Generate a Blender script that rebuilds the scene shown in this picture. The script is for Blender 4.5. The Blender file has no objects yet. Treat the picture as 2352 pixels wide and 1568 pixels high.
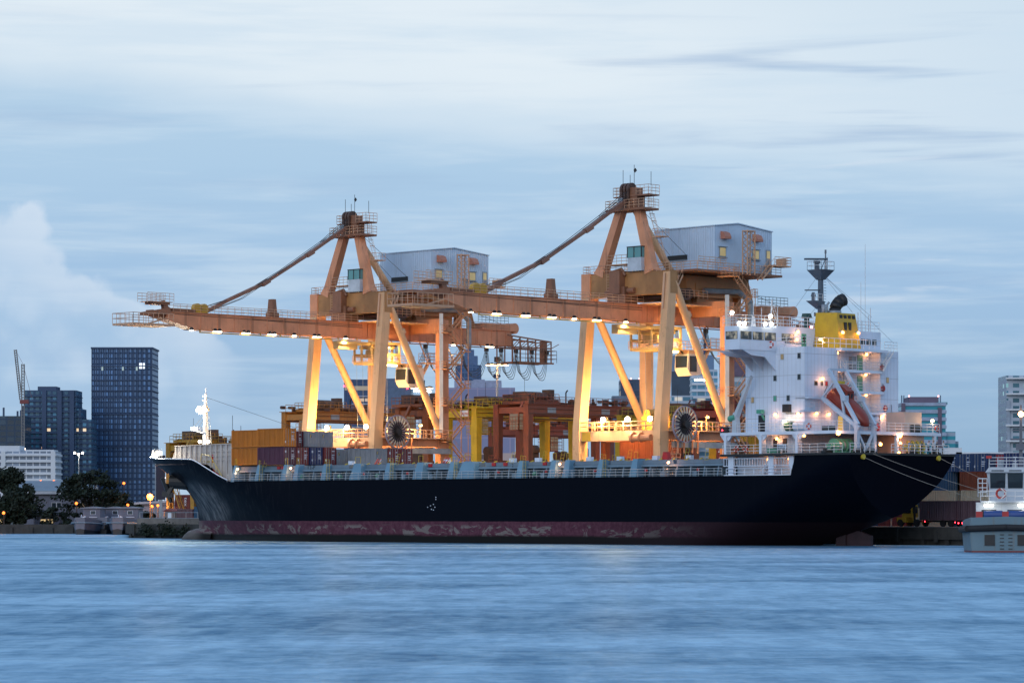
import bpy, bmesh, math, random
from mathutils import Vector, Matrix
random.seed(7)
R = math.radians
SC = bpy.context.scene
COL = SC.collection
C45 = math.sqrt(0.5)
CAM_H = 4.26
FPX = 7200.0          # focal length in pixels of a 2352 px wide picture

# ------------------------------------------------------------------ camera
cd = bpy.data.cameras.new('camera'); cam = bpy.data.objects.new('camera', cd); COL.objects.link(cam)
cam.location = (0, 0, CAM_H); cam.rotation_euler = (R(90), 0, 0)
cd.sensor_width = 36.0; cd.lens = 36.0 * FPX / 2352.0
cd.shift_y = (1177.0 - 784.0) / 2352.0
cd.clip_start = 1.0; cd.clip_end = 30000
SC.camera = cam
SC.view_settings.view_transform = 'Standard'; SC.view_settings.look = 'None'
SC.view_settings.exposure = 0.0; SC.view_settings.gamma = 1.0
SC.render.engine = 'CYCLES'
SC.cycles.use_denoising = True
try: SC.cycles.denoiser = 'OPENIMAGEDENOISE'
except Exception: pass
SC.cycles.max_bounces = 5; SC.cycles.diffuse_bounces = 2; SC.cycles.glossy_bounces = 3
SC.cycles.sample_clamp_indirect = 4.0
SC.cycles.caustics_reflective = False; SC.cycles.caustics_refractive = False

# ------------------------------------------------------------------ node helper
class NT:
    def __init__(s, tree): s.t = tree
    def n(s, typ, **kw):
        nd = s.t.nodes.new(typ)
        for k, v in kw.items():
            if k.startswith('i_'):
                key = k[2:]
                nd.inputs[int(key) if key.isdigit() else key].default_value = v
            else: setattr(nd, k, v)
        return nd
    def l(s, a, b): s.t.links.new(a, b)
    def val(s, x, sock):
        if isinstance(x, (int, float)): sock.default_value = x
        else: s.l(x, sock)
    def m(s, op, a, b=0.0, c=None, clamp=False):
        nd = s.n('ShaderNodeMath', operation=op, use_clamp=clamp)
        s.val(a, nd.inputs[0]); s.val(b, nd.inputs[1])
        if c is not None: s.val(c, nd.inputs[2])
        return nd.outputs[0]
    def mix(s, f, a, b):
        nd = s.n('ShaderNodeMix', data_type='RGBA')
        s.val(f, nd.inputs[0])
        for x, k in ((a, 6), (b, 7)):
            if isinstance(x, tuple): nd.inputs[k].default_value = (*x[:3], 1)
            else: s.l(x, nd.inputs[k])
        return nd.outputs[2]
    def sm(s, x, a, b):
        nd = s.n('ShaderNodeMapRange', interpolation_type='SMOOTHSTEP')
        s.val(x, nd.inputs[0]); s.val(a, nd.inputs[1]); s.val(b, nd.inputs[2])
        return nd.outputs[0]
    def noise(s, vec, scale, detail=4, rough=.5, dist=0.0):
        nd = s.n('ShaderNodeTexNoise'); s.l(vec, nd.inputs['Vector'])
        nd.inputs['Scale'].default_value = scale; nd.inputs['Detail'].default_value = detail
        nd.inputs['Roughness'].default_value = rough; nd.inputs['Distortion'].default_value = dist
        return nd.outputs[0]
    def mapping(s, vec, scale=(1, 1, 1), loc=(0, 0, 0), rot=(0, 0, 0)):
        nd = s.n('ShaderNodeMapping'); s.l(vec, nd.inputs[0])
        nd.inputs['Scale'].default_value = scale; nd.inputs['Location'].default_value = loc
        nd.inputs['Rotation'].default_value = rot
        return nd.outputs[0]

# ------------------------------------------------------------------ sky
SUN_EL, SUN_ROT = R(3.0), R(230.0)
W = bpy.data.worlds.new('World'); SC.world = W; W.use_nodes = True
t = NT(W.node_tree); W.node_tree.nodes.clear()
tc = t.n('ShaderNodeTexCoord'); g = tc.outputs['Generated']
sky = t.n('ShaderNodeTexSky', sky_type='NISHITA', sun_disc=False, sun_elevation=SUN_EL, sun_rotation=SUN_ROT,
          air_density=1.0, dust_density=0.6, ozone_density=3.0)
sep = t.n('ShaderNodeSeparateXYZ'); t.l(g, sep.inputs[0])
X, Y, Zs = sep.outputs
# dusk blue of the clear air: the Nishita sky, pulled towards a thin even overcast
ramp = t.n('ShaderNodeValToRGB'); t.l(Zs, ramp.inputs[0])
cr = ramp.color_ramp
stops = [(0.0, (.335, .495, .68)), (.035, (.345, .525, .745)), (.075, (.375, .565, .80)), (.11, (.445, .635, .835)), (.17, (.53, .695, .85)),
         (.22, (.48, .66, .88)), (.34, (.40, .58, .85)), (1.0, (.27, .44, .74))]
while len(cr.elements) < len(stops): cr.elements.new(.5)
for e, (p, c) in zip(cr.elements, stops): e.position = p; e.color = (*c, 1)
nm = t.n('ShaderNodeMix', data_type='RGBA', blend_type='MIX'); nm.inputs[0].default_value = .95
nsc = t.n('ShaderNodeMix', data_type='RGBA', blend_type='MULTIPLY'); nsc.inputs[0].default_value = 1.0
t.l(sky.outputs[0], nsc.inputs[6]); nsc.inputs[7].default_value = (.10, .10, .10, 1)
t.l(nsc.outputs[2], nm.inputs[6]); t.l(ramp.outputs[0], nm.inputs[7])
base = nm.outputs[2]
# long streaked stratus
v1 = t.mapping(g, (7, 7, 62)); n1 = t.noise(v1, 1.0, 6, .55, .25)
v2 = t.mapping(g, (20, 20, 260), (3.1, 0, 0)); n2 = t.noise(v2, 1.0, 5, .55, .3)
v3 = t.mapping(g, (3.5, 3.5, 22), (9.3, 1, 2)); n3 = t.noise(v3, 1.0, 4, .5, .4)
n4 = t.noise(t.mapping(g, (13, 13, 30), (1.3, 4, 7)), 1.0, 5, .55, .5)
st = t.m('ADD', t.m('MULTIPLY', n1, .65), t.m('MULTIPLY', n2, .35))
streak = t.sm(st, .44, .66)
# high bright sheet: its lower edge falls from left to right, then the sheet thins out
edge = t.m('ADD', t.m('ADD', t.m('MULTIPLY', X, -.105), .112), t.m('MULTIPLY', t.m('SUBTRACT', n3, .5), .035))
edge = t.m('ADD', edge, t.m('MULTIPLY', t.m('SUBTRACT', n4, .5), .012))
sheet = t.sm(t.m('SUBTRACT', Zs, edge), -.004, .024)
# brightness of the sheet falls towards the upper right
shb = t.m('MULTIPLY', sheet, t.m('SUBTRACT', .98, t.m('MULTIPLY', t.sm(X, -.02, .20), .48)))
shb = t.m('MULTIPLY', shb, t.sm(Zs, .25, .155))
shb = t.m('MULTIPLY', shb, t.m('ADD', .72, t.m('MULTIPLY', n3, .5)))
col = t.mix(shb, base, (.765, .855, .925))
lowc = t.m('MULTIPLY', streak, t.m('MULTIPLY', t.sm(Zs, .012, .05), .62))
lowc = t.m('MULTIPLY', lowc, t.sm(Zs, .25, .155))
col = t.mix(lowc, col, (.60, .74, .87))
# darker slate bars on the right and under the sheet
v5 = t.mapping(g, (6, 6, 95), (5.7, 2, 1)); n5 = t.noise(v5, 1.0, 5, .5, .35)
bars = t.m('MULTIPLY', t.sm(n5, .52, .70), t.m('ADD', .34, t.m('MULTIPLY', t.sm(X, -.05, .14), .56)))
bars = t.m('MULTIPLY', bars, t.m('MULTIPLY', t.sm(Zs, .02, .06), t.sm(Zs, .17, .13)))
col = t.mix(bars, col, (.31, .46, .68))
# faint cumulus bank low on the left
nc = t.noise(t.mapping(g, (42, 42, 42), (2.2, .4, 0)), 1.0, 7, .58, .3)
def voro(scale, off):
    wv = t.n('ShaderNodeVectorMath', operation='ADD'); nz = t.n('ShaderNodeTexNoise'); t.l(g, nz.inputs['Vector']); nz.inputs['Scale'].default_value = scale * 1.4; nz.inputs['Detail'].default_value = 5
    sc_ = t.n('ShaderNodeVectorMath', operation='SCALE'); t.l(nz.outputs[1], sc_.inputs[0]); sc_.inputs['Scale'].default_value = .55 / scale
    t.l(g, wv.inputs[0]); t.l(sc_.outputs[0], wv.inputs[1])
    v = t.n('ShaderNodeTexVoronoi', feature='F1'); t.l(t.mapping(wv.outputs[0], (1, 1, 1), off), v.inputs['Vector']); v.inputs['Scale'].default_value = scale
    return v.outputs['Distance']
va, vb = voro(34, (.3, .1, .2)), voro(80, (.7, .4, .5))
lump = t.m('ADD', t.m('MULTIPLY', t.m('SUBTRACT', .5, va), 1.0), t.m('MULTIPLY', t.m('SUBTRACT', .5, vb), .45))
nc2 = t.noise(t.mapping(g, (13, 13, 13), (.3, 6, 3)), 1.0, 3, .5)
top = t.m('ADD', t.m('ADD', .050, t.m('MULTIPLY', t.sm(X, -.085, -.14), .034)), t.m('ADD', t.m('ADD', t.m('MULTIPLY', t.m('SUBTRACT', nc, .5), .018), t.m('MULTIPLY', lump, .030)), t.m('MULTIPLY', t.m('SUBTRACT', nc2, .5), .085)))
cum = t.m('MULTIPLY', t.sm(t.m('SUBTRACT', top, Zs), -.0015, .0045), t.sm(X, -.082, -.10))
rim = t.m('MULTIPLY', cum, t.m('SUBTRACT', 1.0, t.sm(t.m('SUBTRACT', top, Zs), .002, .026)))
col = t.mix(t.m('MULTIPLY', cum, .40), col, (.43, .60, .80))
puff = t.m('MULTIPLY', cum, t.sm(t.m('ADD', lump, t.m('MULTIPLY', t.m('SUBTRACT', nc, .5), .8)), -.15, .45))
col = t.mix(t.m('MULTIPLY', puff, .48), col, (.62, .74, .88))
col = t.mix(t.m('MULTIPLY', rim, .45), col, (.70, .79, .90))
# pink-white wisps on the right
wis = t.m('MULTIPLY', t.sm(t.noise(t.mapping(g, (9, 9, 120), (7, 3, 8.2)), 1.0, 5, .6, .5), .58, .74), t.m('MULTIPLY', t.sm(X, .03, .1), t.sm(Zs, .13, .09)))
wis = t.m('MULTIPLY', wis, t.m('MULTIPLY', t.sm(Zs, .05, .075), .6))
col = t.mix(wis, col, (.76, .82, .90))
# the air is duller to the right, low down
col = t.mix(t.m('MULTIPLY', t.m('MULTIPLY', t.sm(X, .02, .17), t.sm(Zs, .075, .0)), .55), col, (.235, .395, .575))
# below the horizon: dark
col = t.mix(t.sm(Zs, 0.0, -.05), col, (.08, .14, .22))
bg = t.n('ShaderNodeBackground'); t.l(col, bg.inputs[0]); bg.inputs[1].default_value = 1.0
wo = t.n('ShaderNodeOutputWorld'); t.l(bg.outputs[0], wo.inputs[0])

sd = bpy.data.lights.new('sun', 'SUN'); so = bpy.data.objects.new('sun', sd); COL.objects.link(so)
sd.energy = 0.85; sd.angle = R(40); sd.color = (1.0, .95, .93)
so.rotation_euler = (R(90 - 20), 0, R(-24))      # weak afterglow from behind the camera, on the left

# ------------------------------------------------------------------ materials
def newmat(name):
    m = bpy.data.materials.new(name); m.use_nodes = True; m.node_tree.nodes.clear()
    t = NT(m.node_tree)
    b = t.n('ShaderNodeBsdfPrincipled'); o = t.n('ShaderNodeOutputMaterial'); t.l(b.outputs[0], o.inputs[0])
    return m, t, b
def mul(c, k): return tuple(min(1, x * k) for x in c)
def M(name, rgb, rough=.5, metal=0.0, var=.14, scale=.6, dirt=None, damt=.35, seam=None, seamz=None, corr=None):
    """painted / weathered surface: broad tone variation, vertical runs of dirt, optional panel seams and corrugation"""
    m, t, b = newmat(name)
    tc = t.n('ShaderNodeTexCoord').outputs['Object']
    n = t.noise(tc, scale, 5, .6)
    col = t.mix(t.sm(n, .3, .7), mul(rgb, 1 - var), mul(rgb, 1 + var))
    if dirt:
        run = t.noise(t.mapping(tc, (2.6, 2.6, .16)), 1.0, 5, .6)
        spot = t.noise(tc, scale * 3.1, 6, .65)
        f = t.m('MULTIPLY', t.m('MAXIMUM', t.sm(run, .55, .75), t.sm(spot, .60, .74)), damt)
        col = t.mix(f, col, dirt)
    if seam:
        sx = t.n('ShaderNodeSeparateXYZ'); t.l(tc, sx.inputs[0])
        a = t.m('ADD', sx.outputs[0], sx.outputs[1])
        fr = t.m('FRACT', t.m('DIVIDE', a, seam)); ln = t.m('LESS_THAN', fr, .07)
        if seamz:
            fz = t.m('FRACT', t.m('DIVIDE', sx.outputs[2], seamz)); ln = t.m('MAXIMUM', ln, t.m('LESS_THAN', fz, .03))
        col = t.mix(t.m('MULTIPLY', ln, .45), col, mul(rgb, .35))
    if corr:
        sx = t.n('ShaderNodeSeparateXYZ'); t.l(tc, sx.inputs[0])
        a = t.m('ADD', sx.outputs[0], sx.outputs[1])
        w = t.m('SINE', t.m('MULTIPLY', a, 2 * math.pi / corr))
        bp = t.n('ShaderNodeBump'); bp.inputs['Strength'].default_value = .9; bp.inputs['Distance'].default_value = .10
        t.l(t.sm(w, -.5, .5), bp.inputs['Height']); t.l(bp.outputs[0], b.inputs['Normal'])
    t.l(col, b.inputs['Base Color'])
    b.inputs['Roughness'].default_value = rough; b.inputs['Metallic'].default_value = metal
    return m
def EM(name, rgb, s):
    m, t, b = newmat(name)
    b.inputs['Base Color'].default_value = (.02, .02, .02, 1)
    b.inputs['Emission Color'].default_value = (*rgb, 1); b.inputs['Emission Strength'].default_value = s
    return m
def GL(name, rgb, rough=.12):
    m, t, b = newmat(name)
    tc = t.n('ShaderNodeTexCoord').outputs['Object']
    n = t.noise(tc, .5, 3)
    t.l(t.mix(n, mul(rgb, .7), mul(rgb, 1.3)), b.inputs['Base Color'])
    b.inputs['Roughness'].default_value = rough; b.inputs['IOR'].default_value = 1.5
    return m
RUST = (.12, .045, .02)
MT = {}
MT['peach'] = M('crane_peach_paint', (.70, .30, .155), .5, 0, .14, .25, (.22, .09, .045), .6)
MT['cream'] = M('crane_cream_paint', (.76, .44, .23), .5, 0, .08, .2, (.36, .18, .08), .5)
MT['ochre'] = M('crane_ochre_paint', (.42, .20, .055), .55, 0, .16, .3, (.2, .09, .04), .5)
MT['brown'] = M('crane_brown_steel', (.22, .085, .045), .6, 0, .2, .6, (.06, .03, .02), .6)
MT['darksteel'] = M('dark_greased_steel', (.035, .03, .03), .5, .3, .2, 1)
MT['greysteel'] = M('galvanised_steel', (.30, .33, .36), .45, .4, .15, .8, (.15, .12, .1), .3)
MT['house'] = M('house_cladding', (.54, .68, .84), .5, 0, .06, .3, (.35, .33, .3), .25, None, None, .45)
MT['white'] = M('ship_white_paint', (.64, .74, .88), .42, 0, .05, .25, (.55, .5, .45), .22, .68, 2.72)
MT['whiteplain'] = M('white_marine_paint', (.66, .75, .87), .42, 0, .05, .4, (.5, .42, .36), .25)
MT['shipgrey'] = M('ship_blue_grey_paint', (.16, .25, .33), .5, 0, .10, .5, (.16, .12, .1), .35)
MT['deck'] = M('deck_red_oxide', (.10, .06, .05), .7, 0, .2, .4)
MT['funnel'] = M('funnel_yellow', (.50, .33, .012), .4, 0, .12, .5, (.32, .2, .02), .5)
MT['black'] = M('soot_black', (.012, .012, .013), .55, 0, .2, .8)
MT['green'] = M('winch_green', (.09, .30, .20), .45, 0, .12, .8, (.05, .1, .06), .4)
MT['doorgreen'] = M('door_green', (.08, .34, .24), .45, 0, .06, .8)
MT['orange'] = M('lifeboat_orange', (.22, .026, .012), .42, 0, .10, .7, (.25, .05, .03), .3)
MT['red'] = M('signal_red', (.42, .02, .02), .45, 0, .1, 1)
MT['yellow'] = M('safety_yellow', (.60, .46, .04), .5, 0, .12, 1, (.3, .2, .05), .4)
MT['rail'] = M('rail_white', (.72, .73, .74), .4, 0, .04, 1)
MT['railpeach'] = M('rail_peach', (.62, .36, .22), .5, 0, .05, 1)
MT['glassdark'] = GL('dark_glass', (.02, .03, .04))
MT['glasscabin'] = GL('cabin_glass_teal', (.12, .32, .33), .1)
MT['rubber'] = M('black_rubber', (.012, .012, .014), .75, 0, .2, 2)
MT['rope'] = M('pale_rope', (.40, .37, .32), .8, 0, .1, 3)
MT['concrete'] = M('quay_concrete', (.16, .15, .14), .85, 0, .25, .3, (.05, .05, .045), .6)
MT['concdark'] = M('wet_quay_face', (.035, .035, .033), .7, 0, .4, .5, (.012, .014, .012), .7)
L_WHITE = EM('lamp_white', (1.0, .88, .66), 40)
L_WARM = EM('lamp_sodium', (1.0, .55, .18), 30)
L_ORANGE = EM('lamp_orange', (1.0, .36, .08), 30)
L_RED = EM('lamp_red', (1.0, .03, .05), 14)
L_WINDOW = EM('lit_window', (1.0, .74, .34), .55)

# ------------------------------------------------------------------ frames: p = along the quay towards the stern, q = towards the shore
def PQ(p, q, z=0.0): return Vector((-37.8 + C45 * (p + q), 472 + C45 * (q - p), z))
def pixq(x, y, q):      # surveyed from the photograph: where the sight line meets the plane q = const
    k = (x - 1176) / FPX
    p = (k * (472 + C45 * q) + 37.8 - C45 * q) / (C45 * (1 + k))
    return p, CAM_H + (1177 - y) * (472 + C45 * (q - p)) / FPX
def pixp(x, y, p):
    k = (x - 1176) / FPX
    q = (k * (472 - C45 * p) + 37.8 - C45 * p) / (C45 * (1 - k))
    return q, CAM_H + (1177 - y) * (472 + C45 * (q - p)) / FPX
def far(x, y, d):       # a point d metres away
    return Vector(((x - 1176) / FPX * d, d, CAM_H + (1177 - y) / FPX * d))

ORG = {}
def tag(o, label=None, cat=None, group=None, kind=None):
    if label: o['label'] = label
    if cat: o['category'] = cat
    if group: o['group'] = group
    if kind: o['kind'] = kind
    return o
def thing(name, label, cat, p, q, z=0.0, group=None, rz=None):
    """Empty at the base of a thing in the quay frame; its parts are written in absolute p, q, z"""
    o = bpy.data.objects.new(name, None); COL.objects.link(o); o.empty_display_size = .5
    o.location = PQ(p, q, z); o.rotation_euler = (0, 0, R(-45))
    ORG[o.name] = Vector((p, q, z)); return tag(o, label, cat, group)
def wthing(name, label, cat, loc, group=None, rz=0.0):
    """Empty in the world frame; its parts are written in local metres"""
    o = bpy.data.objects.new(name, None); COL.objects.link(o); o.empty_display_size = .5
    o.location = loc; o.rotation_euler = (0, 0, rz)
    ORG[o.name] = Vector((0, 0, 0)); return tag(o, label, cat, group)
class MB:
    def __init__(s): s.v = []; s.f = []; s.mi = []; s.cur = 0; s.marks = [(0, 0)]
    def cut(s): s.marks.append((len(s.v), len(s.f))); return s
    def build_each(s, name, mats, parent=None, smooth=False):
        s.cut(); out = []
        for (v0, f0), (v1, f1) in zip(s.marks, s.marks[1:]):
            if v1 == v0: continue
            t = MB(); t.v = s.v[v0:v1]; t.f = [[i - v0 for i in f] for f in s.f[f0:f1]]; t.mi = s.mi[f0:f1]
            out.append(t.build(name, mats, parent, smooth))
        return out
    def add(s, vs, fs):
        b = len(s.v); s.v += [Vector(v) for v in vs]
        for f in fs: s.f.append([b + i for i in f]); s.mi.append(s.cur)
    def box(s, x0, x1, y0, y1, z0, z1):
        vs = [(x, y, z) for z in (z0, z1) for y in (y0, y1) for x in (x0, x1)]
        s.add(vs, [(0, 2, 3, 1), (4, 5, 7, 6), (0, 1, 5, 4), (2, 6, 7, 3), (0, 4, 6, 2), (1, 3, 7, 5)]); return s
    def beam(s, a, b, w, h=None, w2=None, h2=None, up=(0, 0, 1)):
        a = Vector(a); b = Vector(b); h = h or w; w2 = w2 or w; h2 = h2 or h
        d = (b - a).normalized(); up = Vector(up)
        if abs(d.dot(up)) > .98: up = Vector((1, 0, 0))
        r = d.cross(up).normalized(); u = r.cross(d).normalized()
        vs = []
        for c, ww, hh in ((a, w, h), (b, w2, h2)):
            for i, j in ((-1, -1), (1, -1), (1, 1), (-1, 1)): vs.append(c + r * (i * ww / 2) + u * (j * hh / 2))
        s.add(vs, [(3, 2, 1, 0), (4, 5, 6, 7), (0, 1, 5, 4), (1, 2, 6, 5), (2, 3, 7, 6), (3, 0, 4, 7)]); return s
    def tube(s, a, b, r, n=6, r2=None, cap=True):
        a = Vector(a); b = Vector(b); d = b - a
        if d.length < 1e-6: return s
        d.normalize(); up = Vector((0, 0, 1)) if abs(d.z) < .95 else Vector((1, 0, 0))
        x = d.cross(up).normalized(); y = d.cross(x).normalized(); r2 = r if r2 is None else r2
        vs = [c + x * (rr * math.cos(2 * math.pi * i / n)) + y * (rr * math.sin(2 * math.pi * i / n)) for c, rr in ((a, r), (b, r2)) for i in range(n)]
        fs = [(i, (i + 1) % n, n + (i + 1) % n, n + i) for i in range(n)]
        if cap: fs += [tuple(range(n - 1, -1, -1)), tuple(range(n, 2 * n))]
        s.add(vs, fs); return s
    def path(s, pts, r, n=5):
        for a, b in zip(pts, pts[1:]): s.tube(a, b, r, n)
        return s
    def prism(s, poly, axis, a0, a1):
        """poly in the other two axes (cyclic order kept), extruded along axis from a0 to a1"""
        k = len(poly)
        def mk(u, v, a): return {'x': (a, u, v), 'y': (u, a, v), 'z': (u, v, a)}[axis]
        vs = [mk(u, v, a0) for u, v in poly] + [mk(u, v, a1) for u, v in poly]
        s.add(vs, [tuple(range(k - 1, -1, -1)), tuple(range(k, 2 * k))] + [(i, (i + 1) % k, k + (i + 1) % k, k + i) for i in range(k)]); return s
    def quad(s, a, b, c, d): s.add([a, b, c, d], [(0, 1, 2, 3)]); return s
    def ring(s, c, r, w, h, axis, n=24):
        """rim: a torus-like band around axis 'x' or 'y'"""
        vs = []
        for i in range(n):
            t = 2 * math.pi * i / n
            for rr, hh in ((r - w, -h / 2), (r, -h / 2), (r, h / 2), (r - w, h / 2)):
                a, b = rr * math.cos(t), rr * math.sin(t)
                vs.append((c[0] + hh, c[1] + a, c[2] + b) if axis == 'x' else ((c[0] + a, c[1] + hh, c[2] + b) if axis == 'y' else (c[0] + a, c[1] + b, c[2] + hh)))
        fs = []
        for i in range(n):
            j = (i + 1) % n
            for k in range(4): fs.append((4 * i + k, 4 * i + (k + 1) % 4, 4 * j + (k + 1) % 4, 4 * j + k))
        s.add(vs, fs); return s
    def rail(s, pts, h=1.1, sp=1.5, r=.035, bars=2):
        for a, b in zip(pts, pts[1:]):
            a = Vector(a); b = Vector(b); n = max(1, int(round((b - a).length / sp)))
            for k in range(bars):
                z = Vector((0, 0, h * (k + 1) / bars)); s.tube(a + z, b + z, r, 4)
            for i in range(n + 1):
                c = a.lerp(b, i / n); s.tube(c, c + Vector((0, 0, h)), r, 4)
        return s
    def stair(s, a, b, w=.8, ax=(1, 0, 0), steps=None):
        """flight from a up to b with stringers, treads and handrails; ax = width direction"""
        a = Vector(a); b = Vector(b); ax = Vector(ax) * (w / 2)
        for sg in (-1, 1):
            s.beam(a + ax * sg, b + ax * sg, .06, .24)
            s.tube(a + ax * sg + Vector((0, 0, .95)), b + ax * sg + Vector((0, 0, .95)), .035, 4)
            for f in (0, .33, .66, 1):
                c = a.lerp(b, f) + ax * sg; s.tube(c, c + Vector((0, 0, .95)), .03, 4)
        n = steps or max(4, int(abs(b.z - a.z) / .3))
        for i in range(n):
            c = a.lerp(b, (i + .5) / n); s.beam(c - ax, c + ax, .22, .04)
        return s
    def ladder(s, a, b, w=.45, ax=(1, 0, 0), cage=False):
        a = Vector(a); b = Vector(b); ax = Vector(ax) * (w / 2)
        for sg in (-1, 1): s.tube(a + ax * sg, b + ax * sg, .03, 4)
        n = max(2, int((b - a).length / .4))
        for i in range(n + 1):
            c = a.lerp(b, i / n); s.tube(c - ax, c + ax, .022, 4)
        return s
    def cage(s, a, b, rr=.4, n=6):
        a = Vector(a); b = Vector(b); m = max(2, int((b - a).length / 1.0))
        for i in range(m + 1):
            c = a.lerp(b, i / m); pts = [c + Vector((rr * math.cos(k * math.pi / 4), rr * math.sin(k * math.pi / 4), 0)) for k in range(9)]
            s.path(pts, .025, 3)
        for k in range(0, 8, 2):
            o = Vector((rr * math.cos(k * math.pi / 4), rr * math.sin(k * math.pi / 4), 0)); s.tube(a + o, b + o, .02, 3)
        return s
    def build(s, name, mats, parent=None, smooth=False):
        if not isinstance(mats, (list, tuple)): mats = [mats]
        root = parent
        while root is not None and root.parent is not None: root = root.parent
        org = ORG[root.name] if root is not None else Vector((0, 0, 0))
        me = bpy.data.meshes.new(name); me.from_pydata([tuple(v - org) for v in s.v], [], s.f)
        for m in mats: me.materials.append(m)
        me.polygons.foreach_set('material_index', s.mi)
        bm = bmesh.new(); bm.from_mesh(me); bmesh.ops.recalc_face_normals(bm, faces=bm.faces); bm.to_mesh(me); bm.free()
        if smooth: me.polygons.foreach_set('use_smooth', [True] * len(me.polygons))
        me.update()
        o = bpy.data.objects.new(name, me); COL.objects.link(o)
        if parent is not None: o.parent = parent
        return o
def solo(name, mb, mats, label, cat, p, q, z=0, group=None, smooth=False):
    """a thing that is one mesh, in the quay frame"""
    t = MB(); t.v = [v - Vector((p, q, z)) for v in mb.v]; t.f = mb.f; t.mi = mb.mi
    o = t.build(name, mats, None, smooth); o.location = PQ(p, q, z); o.rotation_euler = (0, 0, R(-45))
    return tag(o, label, cat, group)
def wsolo(name, mb, mats, label, cat, loc, group=None, rz=0, smooth=False, kind=None):
    o = mb.build(name, mats, None, smooth); o.location = loc; o.rotation_euler = (0, 0, rz)
    return tag(o, label, cat, group, kind)
def autosmooth(o, ang=35):
    me = o.data; bm = bmesh.new(); bm.from_mesh(me)
    for e in bm.edges: e.smooth = len(e.link_faces) == 2 and e.calc_face_angle(3.1) < R(ang)
    for f in bm.faces: f.smooth = True
    bm.to_mesh(me); bm.free(); return o
def lamp(parent, pos, power, rgb=(1, .6, .25), radius=.25, spot=None, to=None, name='lamp_glow', blend=.5):
    root = parent
    while root.parent is not None: root = root.parent
    ld = bpy.data.lights.new(name, 'SPOT' if spot else 'POINT'); ld.energy = power; ld.color = rgb; ld.shadow_soft_size = radius
    lo = bpy.data.objects.new(name, ld); COL.objects.link(lo); lo.parent = parent; lo.location = Vector(pos) - ORG[root.name]
    if spot:
        ld.spot_size = R(spot); ld.spot_blend = blend
        d = (Vector(to) - Vector(pos)); lo.rotation_euler = d.to_track_quat('-Z', 'Y').to_euler()
    return lo
def copy_tree(o, parent=None):
    c = o.copy(); COL.objects.link(c); c.parent = parent
    for ch in list(o.children): copy_tree(ch, c)
    return c
def text(name, s, size, mat, parent, pos, u=(1, 0, 0), v=(0, 0, 1), align='LEFT'):
    """lettering whose baseline runs along u and stands along v (quay frame)"""
    cu = bpy.data.curves.new(name, 'FONT'); cu.body = s; cu.size = size; cu.extrude = .01; cu.align_x = align
    tmp = bpy.data.objects.new(name, cu); COL.objects.link(tmp); bpy.context.view_layer.update()
    me = bpy.data.meshes.new_from_object(tmp.evaluated_get(bpy.context.evaluated_depsgraph_get())); me.name = name
    bpy.data.objects.remove(tmp); bpy.data.curves.remove(cu)
    me.materials.clear(); me.materials.append(mat)
    o = bpy.data.objects.new(name, me); COL.objects.link(o); o.parent = parent
    root = parent
    while root.parent is not None: root = root.parent
    u = Vector(u).normalized(); v = Vector(v).normalized(); n = u.cross(v)
    mt = Matrix((u, v, n)).transposed().to_4x4(); mt.translation = Vector(pos) - ORG[root.name]
    o.matrix_local = mt; return o

# ------------------------------------------------------------------ water and ground
def water():
    m = bpy.data.materials.new('river_water'); m.use_nodes = True; m.node_tree.nodes.clear(); t = NT(m.node_tree)
    tc = t.n('ShaderNodeTexCoord').outputs['Object']
    a = t.noise(t.mapping(tc, (.20, .20, 1), (0, 0, 0), (0, 0, .08)), 1.0, 5, .6, .3)
    c = t.noise(t.mapping(tc, (1.0, .75, 1)), 1.0, 4, .65, .3)
    e = t.noise(t.mapping(tc, (.50, .085, 1), (3, 7, 0), (0, 0, -.02)), 1.0, 4, .65, .2)
    d = t.noise(t.mapping(tc, (.022, .045, 1)), 1.0, 4, .55, .5)
    h = t.m('ADD', t.m('ADD', t.m('MULTIPLY', a, 1.0), t.m('MULTIPLY', c, .5)), t.m('ADD', t.m('MULTIPLY', d, 1.0), t.m('MULTIPLY', e, .8)))
    bp = t.n('ShaderNodeBump'); bp.inputs['Strength'].default_value = 1.0; bp.inputs['Distance'].default_value = .5
    t.l(h, bp.inputs['Height'])
    df = t.n('ShaderNodeBsdfDiffuse'); gl = t.n('ShaderNodeBsdfGlossy'); mx = t.n('ShaderNodeMixShader'); o = t.n('ShaderNodeOutputMaterial')
    df.inputs[0].default_value = (.010, .105, .215, 1); gl.inputs[0].default_value = (.66, .88, 1.0, 1)
    # slicks: smoother and rougher water
    t.l(t.m('ADD', .36, t.m('MULTIPLY', t.sm(d, .35, .65), .14)), gl.inputs['Roughness'])
    t.l(bp.outputs[0], gl.inputs['Normal']); t.l(bp.outputs[0], df.inputs['Normal'])
    mixn = t.m('ADD', t.m('ADD', t.m('MULTIPLY', t.sm(d, .36, .64), .42), t.m('MULTIPLY', t.sm(a, .36, .64), .18)), t.m('ADD', t.m('MULTIPLY', t.sm(e, .36, .64), .25), t.m('MULTIPLY', t.sm(c, .36, .64), .25)))
    fac = t.m('ADD', .17, t.m('MULTIPLY', mixn, .62))
    t.l(fac, mx.inputs[0]); t.l(df.outputs[0], mx.inputs[1]); t.l(gl.outputs[0], mx.inputs[2]); t.l(mx.outputs[0], o.inputs[0])
    mb = MB(); mb.quad((-4000, -300, 0), (4000, -300, 0), (4000, 9000, 0), (-4000, 9000, 0))
    o = mb.build('water', m); o['kind'] = 'structure'
water()
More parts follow.
